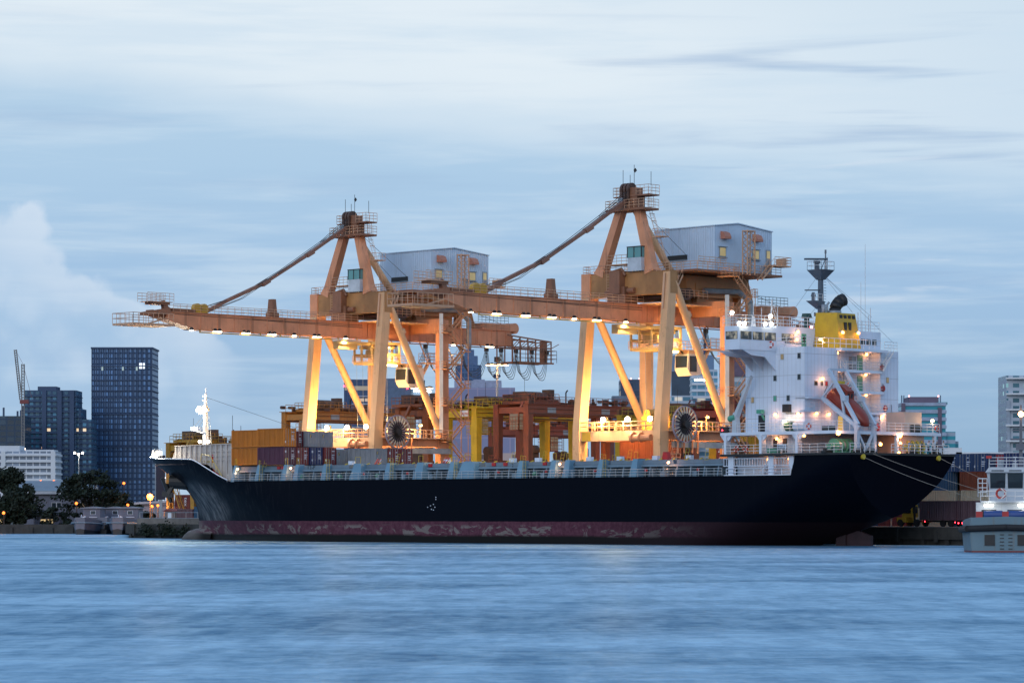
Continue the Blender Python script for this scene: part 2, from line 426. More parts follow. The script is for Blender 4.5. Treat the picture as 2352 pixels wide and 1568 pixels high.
# ================================================================== THE CONTAINER SHIP
HB = 10.8; QC = 10.8; PST = -38.0; PAFT = 112.4
def lerp_tab(tab, x):
    if x <= tab[0][0]: return tab[0][1]
    for (a, b), (c, d) in zip(tab, tab[1:]):
        if x <= c: return b + (d - b) * (x - a) / (c - a)
    return tab[-1][1]
STEM = [(-2, -27.8), (0, -27.8), (2.4, -27.8), (4.2, -28.0), (5.2, -28.4), (6.1, -29.0), (7.5, -30.2), (8.9, -31.8), (10.9, -35.0), (13.3, -38.2)]
TOPZ = [(-38.2, 13.25), (-30, 12.75), (-17.2, 12.45), (-15.8, 12.1), (-9.6, 9.5), (-8.0, 9.06), (200, 9.05)]
def hull_half(p, z, t):
    ent = .5 + .5 * min(1, max(0, (z - 1) / 11.0))        # fuller entry high up: flare
    L = 50 - 22 * ent
    x = min(1.0, max(0.0, (p - lerp_tab(STEM, z)) / L))
    a = 1.45 + .75 * (ent - .5) * 2; b = 1.15 - .55 * (ent - .5) * 2
    f = (1 - (1 - x) ** a) ** b
    s = (p - 80) / (PAFT - 80)
    if s > 0:
        zb = -6 + 9.6 * s ** .92; hs = 3 + 5.1 * s
        n = min(1, max(0, (z - zb) / hs)); w_ = min(1, s * 1.6); f *= (1 - (1 - n) ** (2 - .4 * w_)) ** (.6 + .15 * w_)
    return HB * f
def rake(p, z):
    w = max(0, min(1, (p - 103) / (PAFT - 103))); return p + w * w * (z - 8) * .22
def make_hull():
    mb = MB()
    nt = [i / 40 for i in range(41)]; rows = 22
    ps = []
    for t in nt: ps.append(('b', t ** 1.5))
    for p in [26, 34, 42, 50, 58, 66, 74, 80, 83, 86, 89, 92, 94, 96, 98, 100, 102, 104, 105.5, 107, 108.5, 110, 111.2, PAFT]: ps.append(('s', p))
    for side in (1, -1):
        grid = []
        for kind, v in ps:
            col = []
            for j in range(rows + 1):
                w = j / rows
                if kind == 'b':
                    p = -10
                    for _ in range(12):
                        top = lerp_tab(TOPZ, p); z = -1.5 + w * (top + 1.5)
                        ps_ = lerp_tab(STEM, z); p = ps_ + v * (20 - ps_)
                else:
                    p = v; top = 9.05; s = max(0, (p - 80) / (PAFT - 80)); zb = max(-1.5, -6 + 9.6 * s ** .92) if s > 0 else -1.5
                    z = zb + w * (top - zb)
                col.append((rake(p, z), QC - side * hull_half(p, z, v), z))
            grid.append(col)
        # poop block above the main deck
        b = len(mb.v); mb.v += [Vector(x) for c in grid for x in c]
        for i in range(len(ps) - 1):
            for j in range(rows):
                a = b + i * (rows + 1) + j
                mb.f.append([a, a + 1, a + rows + 2, a + rows + 1]); mb.mi.append(0)
        st = [104.3, 104.0, 104.6, 105.5, 107, 108.5, 110, 111.2, PAFT]
        zs = [9.05, 9.6, 10.2, 10.8, 11.3, 11.78]; lead = [103.6, 103.7, 103.9, 104.1, 104.2, 104.2]
        g2 = [[(lead[j] if i == 0 else rake(max(p, lead[j] + .3), zs[j]), QC - side * hull_half(max(p, lead[j]), zs[j], 0), zs[j]) for j in range(6)] for i, p in enumerate(st)]
        b = len(mb.v); mb.v += [Vector(x) for c in g2 for x in c]
        for i in range(len(st) - 1):
            for j in range(5):
                a = b + i * 6 + j; mb.f.append([a, a + 1, a + 7, a + 6]); mb.mi.append(0)
    # transom
    outl = []
    zz = [3.6 + k * (11.78 - 3.6) / 16 for k in range(17)]
    left = [(rake(PAFT, z), QC - hull_half(PAFT, z, 0), z) for z in zz]; right = [(rake(PAFT, z), QC + hull_half(PAFT, z, 0), z) for z in zz]
    for k in range(16): mb.quad(left[k], right[k], right[k + 1], left[k + 1])
    # forward end of the poop block, seen from the recess
    mb.quad((104.1, .4, 9.05), (104.1, 21.2, 9.05), (104.1, 21.2, 11.78), (104.1, .4, 11.78))
    # bulbous bow
    n = 16; secs = []
    for k in range(10):
        u = k / 9; p = -31.6 + u * 9.0; rr = (max(0.0, 1 - (1 - min(1, .06 + u * 2.6)) ** 2)) ** .6
        secs.append([(p, QC + 2.1 * rr * math.cos(2 * math.pi * i / n), -.75 + 2.45 * rr * math.sin(2 * math.pi * i / n) + .7 * max(0, u - .3)) for i in range(n)])
    b = len(mb.v); mb.v += [Vector(x) for s_ in secs for x in s_]
    for k in range(9):
        for i in range(n): mb.f.append([b + k * n + i, b + k * n + (i + 1) % n, b + (k + 1) * n + (i + 1) % n, b + (k + 1) * n + i]); mb.mi.append(0)
    mb.f.append([b + i for i in range(n)]); mb.mi.append(0)
    return mb
def hull_mat():
    m, t, b = newmat('hull_paint_black_and_boot_top')
    tc = t.n('ShaderNodeTexCoord').outputs['Object']
    sp = t.n('ShaderNodeSeparateXYZ'); t.l(tc, sp.inputs[0]); z = sp.outputs[2]; x = sp.outputs[0]
    big = t.noise(t.mapping(tc, (.05, .05, .25)), 1.0, 4, .6); run = t.noise(t.mapping(tc, (1.3, 1.3, .07)), 1.0, 5, .6)
    fine = t.noise(tc, 1.4, 6, .65)
    black = t.mix(t.m('MULTIPLY', t.sm(run, .52, .78), .5), (.0013, .0024, .0068), (.004, .006, .012))
    # topsides near the bow: paler noise streaks in slanting runs
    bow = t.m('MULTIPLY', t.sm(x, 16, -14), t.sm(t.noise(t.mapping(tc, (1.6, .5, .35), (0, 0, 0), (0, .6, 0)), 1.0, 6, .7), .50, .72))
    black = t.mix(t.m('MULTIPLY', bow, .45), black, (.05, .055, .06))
    # grey sheen of reflected sky and water, painted into the bow flare colour
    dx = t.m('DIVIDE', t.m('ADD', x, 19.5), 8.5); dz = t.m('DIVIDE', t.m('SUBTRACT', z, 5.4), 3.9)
    rub = t.sm(t.m('ADD', t.m('MULTIPLY', dx, dx), t.m('MULTIPLY', dz, dz)), 1.15, .12)  # rub: oval mask of the painted sheen
    sheen_n = t.noise(t.mapping(tc, (.9, .5, .12), (0, 0, 0), (0, .5, 0)), 1.0, 6, .65)
    black = t.mix(t.m('MULTIPLY', rub, t.m('ADD', .12, t.m('MULTIPLY', t.sm(sheen_n, .38, .68), .75))), black, (.30, .32, .34))
    boot = t.mix(t.sm(fine, .35, .7), (.085, .030, .048), (.135, .055, .078))
    pale = t.noise(t.mapping(tc, (.30, .30, .62)), 1.0, 6, .66, .9)
    band = t.m('MULTIPLY', t.sm(z, .55, .95), t.sm(z, 2.75, 2.2))
    amount = t.m('MULTIPLY', t.m('MULTIPLY', t.sm(pale, .525, .555), band), t.m('SUBTRACT', 1.0, t.sm(x, 78, 95)))
    boot = t.mix(t.m('MULTIPLY', amount, .85), boot, t.mix(fine, (.15, .13, .125), (.26, .235, .225)))
    slime = t.m('ADD', .45, t.m('MULTIPLY', big, .7))
    boot = t.mix(t.sm(z, t.m('ADD', slime, .5), slime), boot, (.012, .012, .012))
    boot = t.mix(t.m('MULTIPLY', t.sm(run, .55, .7), .35), boot, (.03, .012, .012))
    boot = t.mix(t.sm(x, 62, 96), boot, (.022, .012, .016))
    bulbm = t.m('MULTIPLY', t.sm(x, -24, -28), t.sm(big, .30, .60)); boot = t.mix(t.m('MULTIPLY', bulbm, .75), boot, (.20, .19, .18))
    wob = t.m('ADD', 3.05, t.m('MULTIPLY', t.m('SUBTRACT', run, .5), .12))
    col = t.mix(t.m('LESS_THAN', z, wob), black, boot)
    t.l(col, b.inputs['Base Color'])
    t.l(t.m('ADD', .30, t.m('MULTIPLY', fine, .25)), b.inputs['Roughness'])
    b.inputs['Specular IOR Level'].default_value = .05
    return m
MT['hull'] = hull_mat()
ship = thing('container_ship', 'long black hulled container ship with white bridge tower moored along the quay', 'container ship', 0, QC, 0)
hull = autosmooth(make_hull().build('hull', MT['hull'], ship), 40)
# decks
mb = MB(); mb.prism([(-8.6, 1), (104, .15), (104, 21.45), (-8.6, 20.6), (-8.8, 2.5)], 'z', 8.75, 8.96); mb.build('main_deck', MT['deck'], ship)
fc = [(-37.2, QC)]
for p in (-36, -34, -31, -28, -24, -20, -18.8): fc.append((p, QC - hull_half(p, 12.2, 0) + .15))
fc += [(a, 2 * QC - b) for a, b in reversed(fc[1:])]
mb = MB(); mb.prism(fc, 'z', 11.75, 11.95); mb.build('forecastle_deck', MT['deck'], ship)
mb = MB(); mb.prism([(91.9, -.25), (103.9, -.25), (PAFT + .85, QC - hull_half(PAFT, 11.7, 0)), (PAFT + .85, QC + hull_half(PAFT, 11.7, 0)), (103.9, 21.8), (91.9, 21.8)], 'z', 11.55, 11.82)
mb.build('poop_deck', MT['black'], ship)
# rudder
mb = MB(); mb.box(102.6, 104.2, QC - .5, QC + .5, -1.5, 3.0); mb.prism([(104.2, -1.5), (108.1, -1.5), (108.1, 1.3), (105.6, 2.1), (104.2, 2.6)], 'y', QC - .28, QC + .28)
mb.build('rudder', M('rudder_paint', (.028, .010, .014), .6, 0, .3, .8), ship)
# anchors at the hawse: bolster with anchor, port side
def anchor(side):
    hb_ = hull_half(-26.6, 9.0, 0); q = QC - side * hb_
    mb = MB(); a = Vector((-26.2, q + side * .8, 9.1)); b = Vector((-28.3, q - side * 1.0, 9.15))
    mb.tube(a, b, 1.25, 12, 1.05); mb.beam(a + Vector((0, 0, 1.1)), b + Vector((0, 0, .9)), .5, .4); o = mb.build('anchor_bolster', MT['black'], ship)
    mb = MB(); c = b + Vector((-.15, -side * .15, -.3))
    mb.beam(c, c + Vector((-.1, -side * .2, -2.2)), .5)
    mb.beam(c + Vector((-.6, -side * .9, .9)), c + Vector((-.1, -side * .1, -1.3)), .75, .4, 1.0, .6); mb.beam(c + Vector((.7, side * .3, -.4)), c + Vector((.1, -side * .1, -1.6)), .75, .4, 1.0, .6)
    mb.beam(c + Vector((-.7, -side * .7, -1.6)), c + Vector((.6, side * .4, -1.8)), .9, .8)
    mb.beam(c + Vector((0, 0, -1.7)), c + Vector((.4, side * .2, -3.0)), .8, .6, .5, .3)
    mb.build('anchor', M('anchor_black_iron', (.01, .01, .012), .5), ship)
anchor(1)
# breakwater / grey forecastle bulwark with stiffeners, seen along its port face
mb = MB()
bw = [(-29.0, QC - 4.6), (-8.2, 1.3)]
d = Vector((bw[1][0] - bw[0][0], bw[1][1] - bw[0][1])).normalized(); nx = Vector((d.y, -d.x))
def bwz(f): return 14.75
N = 12
for k in range(N):
    f0, f1 = k / N, (k + 1) / N
    a = Vector((bw[0][0], bw[0][1])).lerp(Vector((bw[1][0], bw[1][1])), f0); c = Vector((bw[0][0], bw[0][1])).lerp(Vector((bw[1][0], bw[1][1])), f1)
    zb0 = max(9.0, min(12, lerp_tab(TOPZ, a.x) - .6)); zb1 = max(9.0, min(12, lerp_tab(TOPZ, c.x) - .6))
    za = 14.75 if k > 0 else 12.6
    mb.add([(a.x, a.y, zb0), (c.x, c.y, zb1), (c.x, c.y, 14.75), (a.x, a.y, za)], [(0, 1, 2, 3)])
    mb.beam((c.x, c.y - .15, zb1), (c.x, c.y - .15, 14.7), .16, .34)
for z in (13.0, 13.7, 12.35): mb.beam((bw[0][0] + 2.4, bw[0][1] - .55, z), (bw[1][0], bw[1][1] - .1, z), .12, .10)
mb.beam((bw[0][0] + 1.5, bw[0][1] - .4, 14.78), (bw[1][0], bw[1][1] - .05, 14.78), .5, .12)
mb.build('breakwater', M('breakwater_grey', (.50, .47, .45), .5, 0, .1, .4, (.3, .2, .14), .4), ship)
mb = MB()
pts = [(p, QC - hull_half(p, 12.6, 0) + .1, lerp_tab(TOPZ, p)) for p in (-37.4, -36, -34, -32, -30, -28.5)]
mb.rail(pts, 1.25, 1.2, .04, 3); mb.build('bow_railing', MT['rail'], ship)
# bulwark plate edge (white capping) along the forecastle break
mb = MB(); pts = [(p, QC - hull_half(p, lerp_tab(TOPZ, p), 0) + .02, lerp_tab(TOPZ, p) + .06) for p in (-38, -36, -33, -30, -26, -22, -20, -17.2, -15.8, -13, -10.5, -8.4)]
mb.path(pts, .09, 4); mb.build('bulwark_capping', MT['whiteplain'], ship)
# foremast
fx = PQ(0, 0)
mb = MB(); fp = -26.2
mb.beam((fp, QC, 11.9), (fp, QC, 20.0), .85, .75, .55, .5); mb.beam((fp, QC, 20.0), (fp, QC, 23.3), .45, .4, .2, .2); mb.tube((fp, QC, 23.2), (fp, QC, 24.0), .1, 6)
for z in (21.2, 22.0, 22.7): mb.beam((fp - .5, QC, z), (fp + .45, QC, z), .08); mb.box(fp - .62, fp - .38, QC - .15, QC + .15, z - .1, z + .25)
mb.beam((fp - 2.0, QC - .6, 17.4), (fp, QC, 16.9), 1.4, .18); mb.box(fp - 2.2, fp - .5, QC - 1.2, QC + .2, 17.3, 17.9)
mast = mb.build('foremast', MT['whiteplain'], ship)
mb = MB(); mb.ladder((fp + 1.0, QC, 12), (fp + .35, QC, 19.5), .9, (.4, .9, 0)); mb.build('ladder', MT['rail'], mast)
mb = MB()
for (dx, dz) in ((-.95, 20.9), (-.35, 20.6), (.35, 20.6), (.95, 20.9), (-.6, 21.3), (.55, 21.3)):
    mb.tube((fp + dx, QC - .75, dz - .35), (fp + dx, QC - .98, dz - .42), .26, 8)
fl = mb.build('floodlight', EM('mast_flood_white', (1, .93, .78), 26), mast)
mb = MB()
for (dx, dz) in ((-.95, 20.9), (-.35, 20.6), (.35, 20.6), (.95, 20.9), (-.6, 21.3), (.55, 21.3)): mb.beam((fp + dx, QC - .2, dz - .3), (fp + dx, QC - .75, dz - .33), .5, .45)
mb.build('floodlight_housing', MT['greysteel'], mast)
lamp(fl, (fp - 1.5, QC - 6.5, 19.5), 5200, (1, .86, .62), .6)
mb = MB()
for dx, z in ((-.9, 15.6), (1.2, 15.6)): mb.cut(); mb.tube((fp + dx, QC - .3, z), (fp + dx, QC - .6, z - .1), .25, 8)
mb.build_each('deck_light', EM('mast_deck_light', (1, .9, .7), 9), mast)
mb = MB()
for a, b in (((fp, QC, 20), (-33, QC - 2, 13.4)), ((fp, QC, 19.6), (-31, QC - 1, 13.4)), ((fp, QC, 22.6), (5.0, QC, 15.0))): mb.tube(a, b, .03, 3)
mb.build('stay_wire', MT['darksteel'], mast)
# forecastle lamps: two white boxes
for p, z in ((-35.2, 13.4), (-29.3, 13.6)):
    mb = MB(); q = QC - hull_half(p, 12.6, 0) + .5; mb.box(p - .45, p + .45, q - .3, q + .1, z - .3, z + .4); o = mb.build('deck_light', EM('forecastle_lamp', (1, .97, .86), 4.5), ship)
    lamp(o, (p, q - .9, z - .1), 500, (1, .9, .72), .3)
# small winch and red locker forward
mb = MB(); mb.box(-15.2, -14.5, 3.2, 3.9, 9.9, 11.9); mb.box(-15.3, -14.6, 2.8, 3.3, 12.0, 13.2); mb.build('fire_locker', MT['red'], ship)
mb = MB(); mb.path([(-17.5, 2.6, 12.2), (-17.3, 2.6, 13.3), (-14.5, 2.0, 13.1), (-10.5, 1.1, 9.9)], .05, 4); mb.path([(-17.5, 3.3, 12.2), (-14.5, 2.9, 12.1), (-10.5, 1.9, 9.2)], .05, 4)
for f in (.2, .5, .8): mb.tube((-14.5 + 4 * f, 2.0 - .9 * f, 13.1 - 3.2 * f), (-14.5 + 4 * f, 2.0 - .9 * f, 12 - 3.0 * f), .04, 4)
mb.build('stair_rail', MT['yellow'], ship)

# --- cargo deck: coaming, stanchions, walkway rail
mb = MB()
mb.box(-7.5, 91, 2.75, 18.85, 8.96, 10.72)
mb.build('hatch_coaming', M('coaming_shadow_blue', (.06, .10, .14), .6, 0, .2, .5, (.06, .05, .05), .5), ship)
mb = MB()
for k in range(41): p = -6.8 + k * 2.42; mb.cut(); mb.add([(p, 1.25, 8.97), (p + .16, 1.25, 8.97), (p + .16, 2.74, 8.97), (p, 2.74, 8.97), (p, 1.55, 10.5), (p + .16, 1.55, 10.5), (p + .16, 2.74, 10.5), (p, 2.74, 10.5)], [(0, 1, 2, 3), (4, 5, 6, 7), (0, 1, 5, 4), (1, 2, 6, 5), (2, 3, 7, 6), (3, 0, 4, 7)])
mb.build_each('coaming_stay', MT['shipgrey'], ship)
mb = MB(); mb.box(-7, 91, 1.45, 2.74, 10.5, 10.66); mb.box(-7, 91, 1.42, 1.46, 10.4, 10.7); mb.box(-7, 91, 2.3, 2.74, 9.72, 9.8); mb.build('coaming_top', MT['shipgrey'], ship)
mb = MB()
for k in range(17): p = -3.6 + k * 5.6; mb.cut(); mb.box(p, p + .7, 1.0, 1.4, 8.97, 9.75)
mb.build_each('deck_locker', MT['shipgrey'], ship)
mb = MB()
for k in range(9): p = 12.5 + k * 9.3; mb.cut(); mb.tube((p, 1.1, 9.75), (p, 1.1, 10.15), .2, 8)
mb.build_each('deck_valve', MT['red'], ship)
mb = MB()
for p in (7.8, 16.2, 24.4, 56.5): mb.cut(); mb.tube((p, 1.2, 9.6), (p + .5, 1.2, 9.6), .3, 8)
mb.build_each('rope_reel', MT['green'], ship)
# hatch covers, one per bay
for p0, p1 in ((-7.2, 4.6), (5.4, 17.9), (19.5, 32.0), (33.3, 45.6), (46.5, 58.8), (60.0, 70), (70.6, 82), (82.6, 90.8)):
    mb = MB(); mb.box(p0, p1, 1.7, 19.9, 10.72, 11.30); o = mb.build('hatch_cover', M('hatch_cover_grey', (.15, .21, .27), .55, 0, .12, .5, (.2, .12, .08), .4) if p0 < 0 else bpy.data.materials['hatch_cover_grey'], ship)
    mb = MB(); mb.box(p0 + .3, p1 - .3, 1.66, 1.7, 10.85, 10.93); mb.build('lip', MT['shipgrey'], o)
pil = [(-7.4, -6.6, 1.6, 0), (-1.9, -1.0, 1.2, 1), (4.1, 5.3, 1.3, 0), (6.8, 7.9, 1.3, 2), (13.1, 14.2, 1.2, 1), (19.4, 21.9, 2.2, 0), (26.8, 28.0, 1.4, 1), (33.0, 35.0, 1.9, 0), (40.0, 41.3, 1.4, 1), (41.9, 45.6, 2.5, 0), (53.8, 55.0, 1.3, 1), (60.0, 61.4, 1.3, 0), (62.7, 64.0, 1.3, 0), (69.1, 70.2, 1.3, 1), (75.2, 76.6, 1.6, 0)]
MT['stanch'] = M('stanchion_blue_grey', (.13, .27, .39), .45, 0, .08, .4, (.16, .14, .12), .25)
for p0, p1, dq, lad in pil:
    top = (p1 - p0) * .28
    mb = MB(); zt = 11.45
    a = [(p0, .25, 8.96), (p1, .25, 8.96), (p1, .25 + dq, 8.96), (p0, .25 + dq, 8.96)]; b = [(p0 + top, .75, zt), (p1 - top * .4, .75, zt), (p1 - top * .4, .6 + dq, zt), (p0 + top, .6 + dq, zt)]
    mb.add(a + b, [(0, 3, 2, 1), (4, 5, 6, 7), (0, 1, 5, 4), (1, 2, 6, 5), (2, 3, 7, 6), (3, 0, 4, 7)])
    o = mb.build('stanchion', MT['stanch'], ship)
    mb = MB()
    if lad == 1: mb.ladder((p1 + .25, .6, 8.97), (p1 - top * .3, 1.0, 12.1), .55, (.0, 1, 0)); mb.path([(p1 - .3, 1.0, 12.1), (p0 + top, 1.0, 12.2), (p0 + top, 1.0, 11.4)], .03, 3)
    if lad != 1: mb.path([(p0 + top, 1.0, 11.4), (p0 + top, 1.0, 12.4), (p1 - top, 1.0, 12.4), (p1 - top, 1.0, 11.4)], .035, 3)
    mb.build('ladder', MT['yellow'], o)
mb = MB(); mb.rail([(-8.2, .22, 8.96), (91.8, .22, 8.96)], 1.1, 1.35, .035, 3); mb.build('deck_railing', M('rail_grey', (.45, .50, .54), .4, 0, .05, 1), ship)
# red boxes and small clutter on the hatches
mb = MB()
for p in (1.9, 2.9, 47.9, 50.2, 57.9, 34.0, 35.0): mb.cut(); mb.box(p, p + .7, 1.52, 1.7, 10.8, 11.25)
mb.build_each('fire_box', MT['red'], ship)
mb = MB()
for p in (17.5, 37.8, 51, 56, 65.8, 71.5, 78, 84): mb.cut(); mb.box(p, p + .9, 1.9, 2.5, 11.3, 11.85); mb.box(p + .15, p + .35, 1.86, 1.9, 11.45, 11.7); mb.box(p + .55, p + .75, 1.86, 1.9, 11.45, 11.7)
for p in (24, 38.5): mb.cut(); mb.beam((p, 1.9, 11.3), (p + .4, 2.2, 12.0), .5, .06)
mb.build_each('vent_box', MT['whiteplain'], ship)
mb = MB()
for p in (23.5, 24.1, 37.9, 38.5): mb.cut(); mb.beam((p, 1.7, 11.3), (p + .15, 2.2, 12.1), .4, .08)
mb.cut(); mb.prism([(79.6, 11.3), (80.7, 11.3), (80.4, 12.35), (79.9, 12.35)], 'y', 2, 2.8); mb.build_each('lashing_flap', MT['red'], ship)
mb = MB()
for p in (-.3, 29, 52.4, 58.5, 62, 74.5, 84.8, 88.4): mb.cut(); mb.ladder((p, 1.0, 11.2), (p + .25, 1.2, 12.7), .6, (1, 0, 0))
for k in range(30): p = 17 + k * 2.4; mb.cut(); mb.beam((p, 1.75, 11.3), (p + .5, 1.75, 11.45), .15, .12)
mb.build_each('yellow_rail', MT['yellow'], ship)
MT['lett'] = M('dark_lettering', (.02, .025, .03), .6)
text('lettering', '12-P', 1.0, MT['lett'], ship, (8.6, 1.66, 10.66), (1, 0, 0)); text('lettering', '2', .7, MT['lett'], ship, (52.7, .7, 10.6)); text('lettering', '6', .7, MT['lett'], ship, (64.6, .7, 10.6))
# orange deck lamps along the coaming
for p in (-6.4, 5.9, 61.9, 81.9):
    mb = MB(); mb.tube((p, .9, 10.95), (p, .7, 10.85), .14, 8); o = mb.build('deck_light', EM('deck_lamp_pink_orange', (1, .42, .18), 14), ship); lamp(o, (p, .45, 10.4), 60, (1, .4, .18), .1)
# draft figures: small white ticks amidships
mb = MB()
for k, (p, z) in enumerate([(37.6, 4.6), (37.9, 5.0), (37.6, 5.4), (38.1, 6.4), (38.1, 6.1), (37.0, 5.2), (36.4, 5.0), (37.2, 4.7)]): mb.box(p, p + .16, -.02, .01, z, z + .12)
mb.build('draft_mark', MT['whiteplain'], ship)

# ================================================================== BRIDGE TOWER
PF, PA, QL, QR = 95.0, 104.9, 1.2, 20.4
LV = [11.82, 14.6, 17.3, 20.0, 22.7, 25.4]
tower = MB()
# plan with a recess on the after face (balconies)
ra, rb, rp = 7.8, 16.6, 103.3
plan = [(PF, QL), (PA, QL), (PA, ra), (rp, ra), (rp, rb), (PA, rb), (PA, QR), (PF, QR)]
tower.prism(plan, 'z', 14.6, 25.4)
tower.box(PF + 1.2, PA - 2.0, QL + 1.3, QR - 1.3, 9.0, 14.6)
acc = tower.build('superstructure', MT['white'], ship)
# balconies
for z, q1 in ((22.7, 17.0), (20.0, 17.2), (17.3, 19.0)):
    mb = MB(); mb.prism([(rp, ra - .2), (PA + .5, ra - .2), (PA + .5, q1 - .6), (PA + .1, q1), (rp, q1)], 'z', z - .32, z)
    mb.build('balcony_slab', MT['whiteplain'], acc)
    mb = MB(); mb.rail([(PA + .45, ra, z), (PA + .45, q1 - .6, z), (PA + .05, q1 - .1, z)], 1.1, 1.2, .035, 3); mb.build('balcony_railing', MT['rail'], acc)
mb = MB(); mb.prism([(rp, ra - .3), (PA + 1.0, ra - .3), (PA + 1.0, rb + .4), (rp, rb + .4)], 'z', 25.1, 25.42); mb.build('balcony_slab', MT['whiteplain'], acc)
for i, z in enumerate((22.7, 20.0, 17.3)):
    for q in ((8.3, 13.8) if i < 2 else (14.0,)):
        mb = MB(); mb.box(rp, rp + .07, q, q + 1.05, z + .05, z + 2.1); o = mb.build('door', MT['doorgreen'], acc)
        mb = MB(); mb.box(rp + .07, rp + .13, q + .82, q + .92, z + 1.0, z + 1.15); mb.build('handle', MT['greysteel'], o)
for q, z in ((12.1, 23.9), (12.1, 22.95)):
    mb = MB(); mb.box(rp, rp + .5, q, q + .9, z, z + .65); mb.tube((rp + .5, q + .6, z + .32), (rp + .52, q + .6, z + .32), .24, 10); mb.build('air_conditioner', MT['greysteel'], acc)
# stairs between the balconies
mb = MB(); mb.cut(); mb.stair((rp + .9, 11.9, 20.0), (rp + .9, 9.6, 22.5), .7, (1, 0, 0)); mb.cut(); mb.stair((PA + .4, 16.2, 22.7), (PA + .4, 18.4, 25.3), .8, (1, 0, 0)); mb.cut(); mb.stair((rp + .9, 12.2, 17.3), (rp + .9, 10.0, 19.8), .7, (1, 0, 0)); mb.build_each('stair', MT['rail'], acc)
# windows: small ports on the port side and after face
def port(p, q, z, face, w=.42, h=.62, mat='glassdark'):
    mb = MB()
    if face == 'q': mb.box(p - w / 2 - .07, p + w / 2 + .07, q - .05, q + .02, z - h / 2 - .07, z + h / 2 + .07)
    else: mb.box(p - .02, p + .05, q - w / 2 - .07, q + w / 2 + .07, z - h / 2 - .07, z + h / 2 + .07)
    o = mb.build('window', MT['greysteel'], acc); mb = MB()
    if face == 'q': mb.box(p - w / 2, p + w / 2, q - .07, q, z - h / 2, z + h / 2)
    else: mb.box(p, p + .07, q - w / 2, q + w / 2, z - h / 2, z + h / 2)
    mb.build('pane', MT[mat], o)
MT['litport'] = EM('port_faintly_lit', (.9, .7, .35), .25)
for p, z, mt in ((101.2, 24.2, 'litport'), (104.0, 24.25, 'glassdark'), (100.0, 21.5, 'glassdark'), (104.0, 21.55, 'glassdark'), (96.2, 18.8, 'litport'), (100.0, 18.9, 'doorgreen'), (102.2, 18.9, 'glassdark')): port(p, QL, z, 'q', mat=mt)
port(PA, 18.1, 21.6, 'p', mat='litport')
for q, w in ((3.4, .55), (4.6, .3), (5.5, .4)): port(PA, q, 20.8, 'p', w, .5, 'red' if q > 5 else 'glassdark')
# wheelhouse and bridge wings
mb = MB()
BP, BT = 25.4, 28.2
mb.prism([(94.6, 1.2), (100.2, 1.2), (100.2, 20.4), (94.6, 20.4)], 'z', BP, BT)
mb.prism([(95.07, 1.2), (97.7, -6.0), (100.2, -6.0), (100.2, 1.2)], 'z', 24.95, 27.95)
mb.prism([(95.07, 20.4), (97.7, 22.2), (100.2, 22.2), (100.2, 20.4)], 'z', 24.95, 26.3)
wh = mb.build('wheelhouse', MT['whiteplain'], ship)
mb = MB()
for sg in (1,):
    def Q(q): return q if sg == 1 else 2 * QC - q
    for pl, z0 in ((100.12, 24.95), (98.0, 24.95), (96.2, 24.95)):
        a = [(pl, Q(1.2), 24.95), (pl, Q(-5.4), 24.95), (pl, Q(-3.6), 24.3), (pl, Q(-1.0), 24.15), (pl, Q(1.2), 22.45)]
        b = [(x - .15, y, z) for x, y, z in a]
        mb.cut(); mb.add(a + b, [(0, 1, 2, 3, 4), (9, 8, 7, 6, 5)] + [(i, (i + 1) % 5, 5 + (i + 1) % 5, 5 + i) for i in range(5)])
mb.build_each('wing_bracket', MT['whiteplain'], wh)
def bridge_window(pts):
    """pts: 4 corners, outward normal by order"""
    v = [Vector(x) for x in pts]; n = (v[1] - v[0]).cross(v[3] - v[0]).normalized(); c = sum(v, Vector()) / 4
    mb = MB(); fr = [x + n * .03 + (x - c) * .07 for x in v]; mb.add(fr, [(0, 1, 2, 3)]); o = mb.build('window', MT['darksteel'], wh)
    mb = MB(); mb.add([x + n * .05 for x in v], [(0, 1, 2, 3)]); mb.build('pane', MT['bridgeglass'], o)
def bridge_glass():
    m, t, b = newmat('bridge_glass_room_behind')
    tc = t.n('ShaderNodeTexCoord').outputs['Object']; n = t.noise(t.mapping(tc, (1, 1, .7)), 1.1, 4, .6)
    t.l(t.mix(t.sm(n, .4, .62), (.03, .04, .05), (.40, .36, .28)), b.inputs['Base Color']); b.inputs['Roughness'].default_value = .1
    t.l(t.mix(t.sm(n, .46, .66), (0, 0, 0), (1, .82, .5)), b.inputs['Emission Color']); b.inputs['Emission Strength'].default_value = .22
    return m
MT['bridgeglass'] = bridge_glass()
bridge_window([(98.0, -6.0, 26.3), (99.8, -6.0, 26.3), (99.8, -6.0, 27.25), (97.95, -6.0, 27.25)])
for q0, q1 in ((-5.75, -3.75), (-3.4, -1.4), (-1.05, 1.0), (2.3, 4.6)): bridge_window([(100.2, q0, 26.3), (100.2, q1, 26.3), (100.2, q1, 27.25), (100.2, q0, 27.25)])
mb = MB(); mb.box(100.2, 100.27, 6.2, 7.1, 25.45, 27.4); o = mb.build('door', MT['doorgreen'], wh)
mb = MB(); mb.box(100.27, 100.31, 6.4, 6.85, 26.4, 27.1); mb.build('door_window', MT['glassdark'], o)
text('ship_name', 'M.V.SINAR BUTON', .46, MT['lett'], wh, (100.26, 2.85, 25.98), (0, 1, 0))
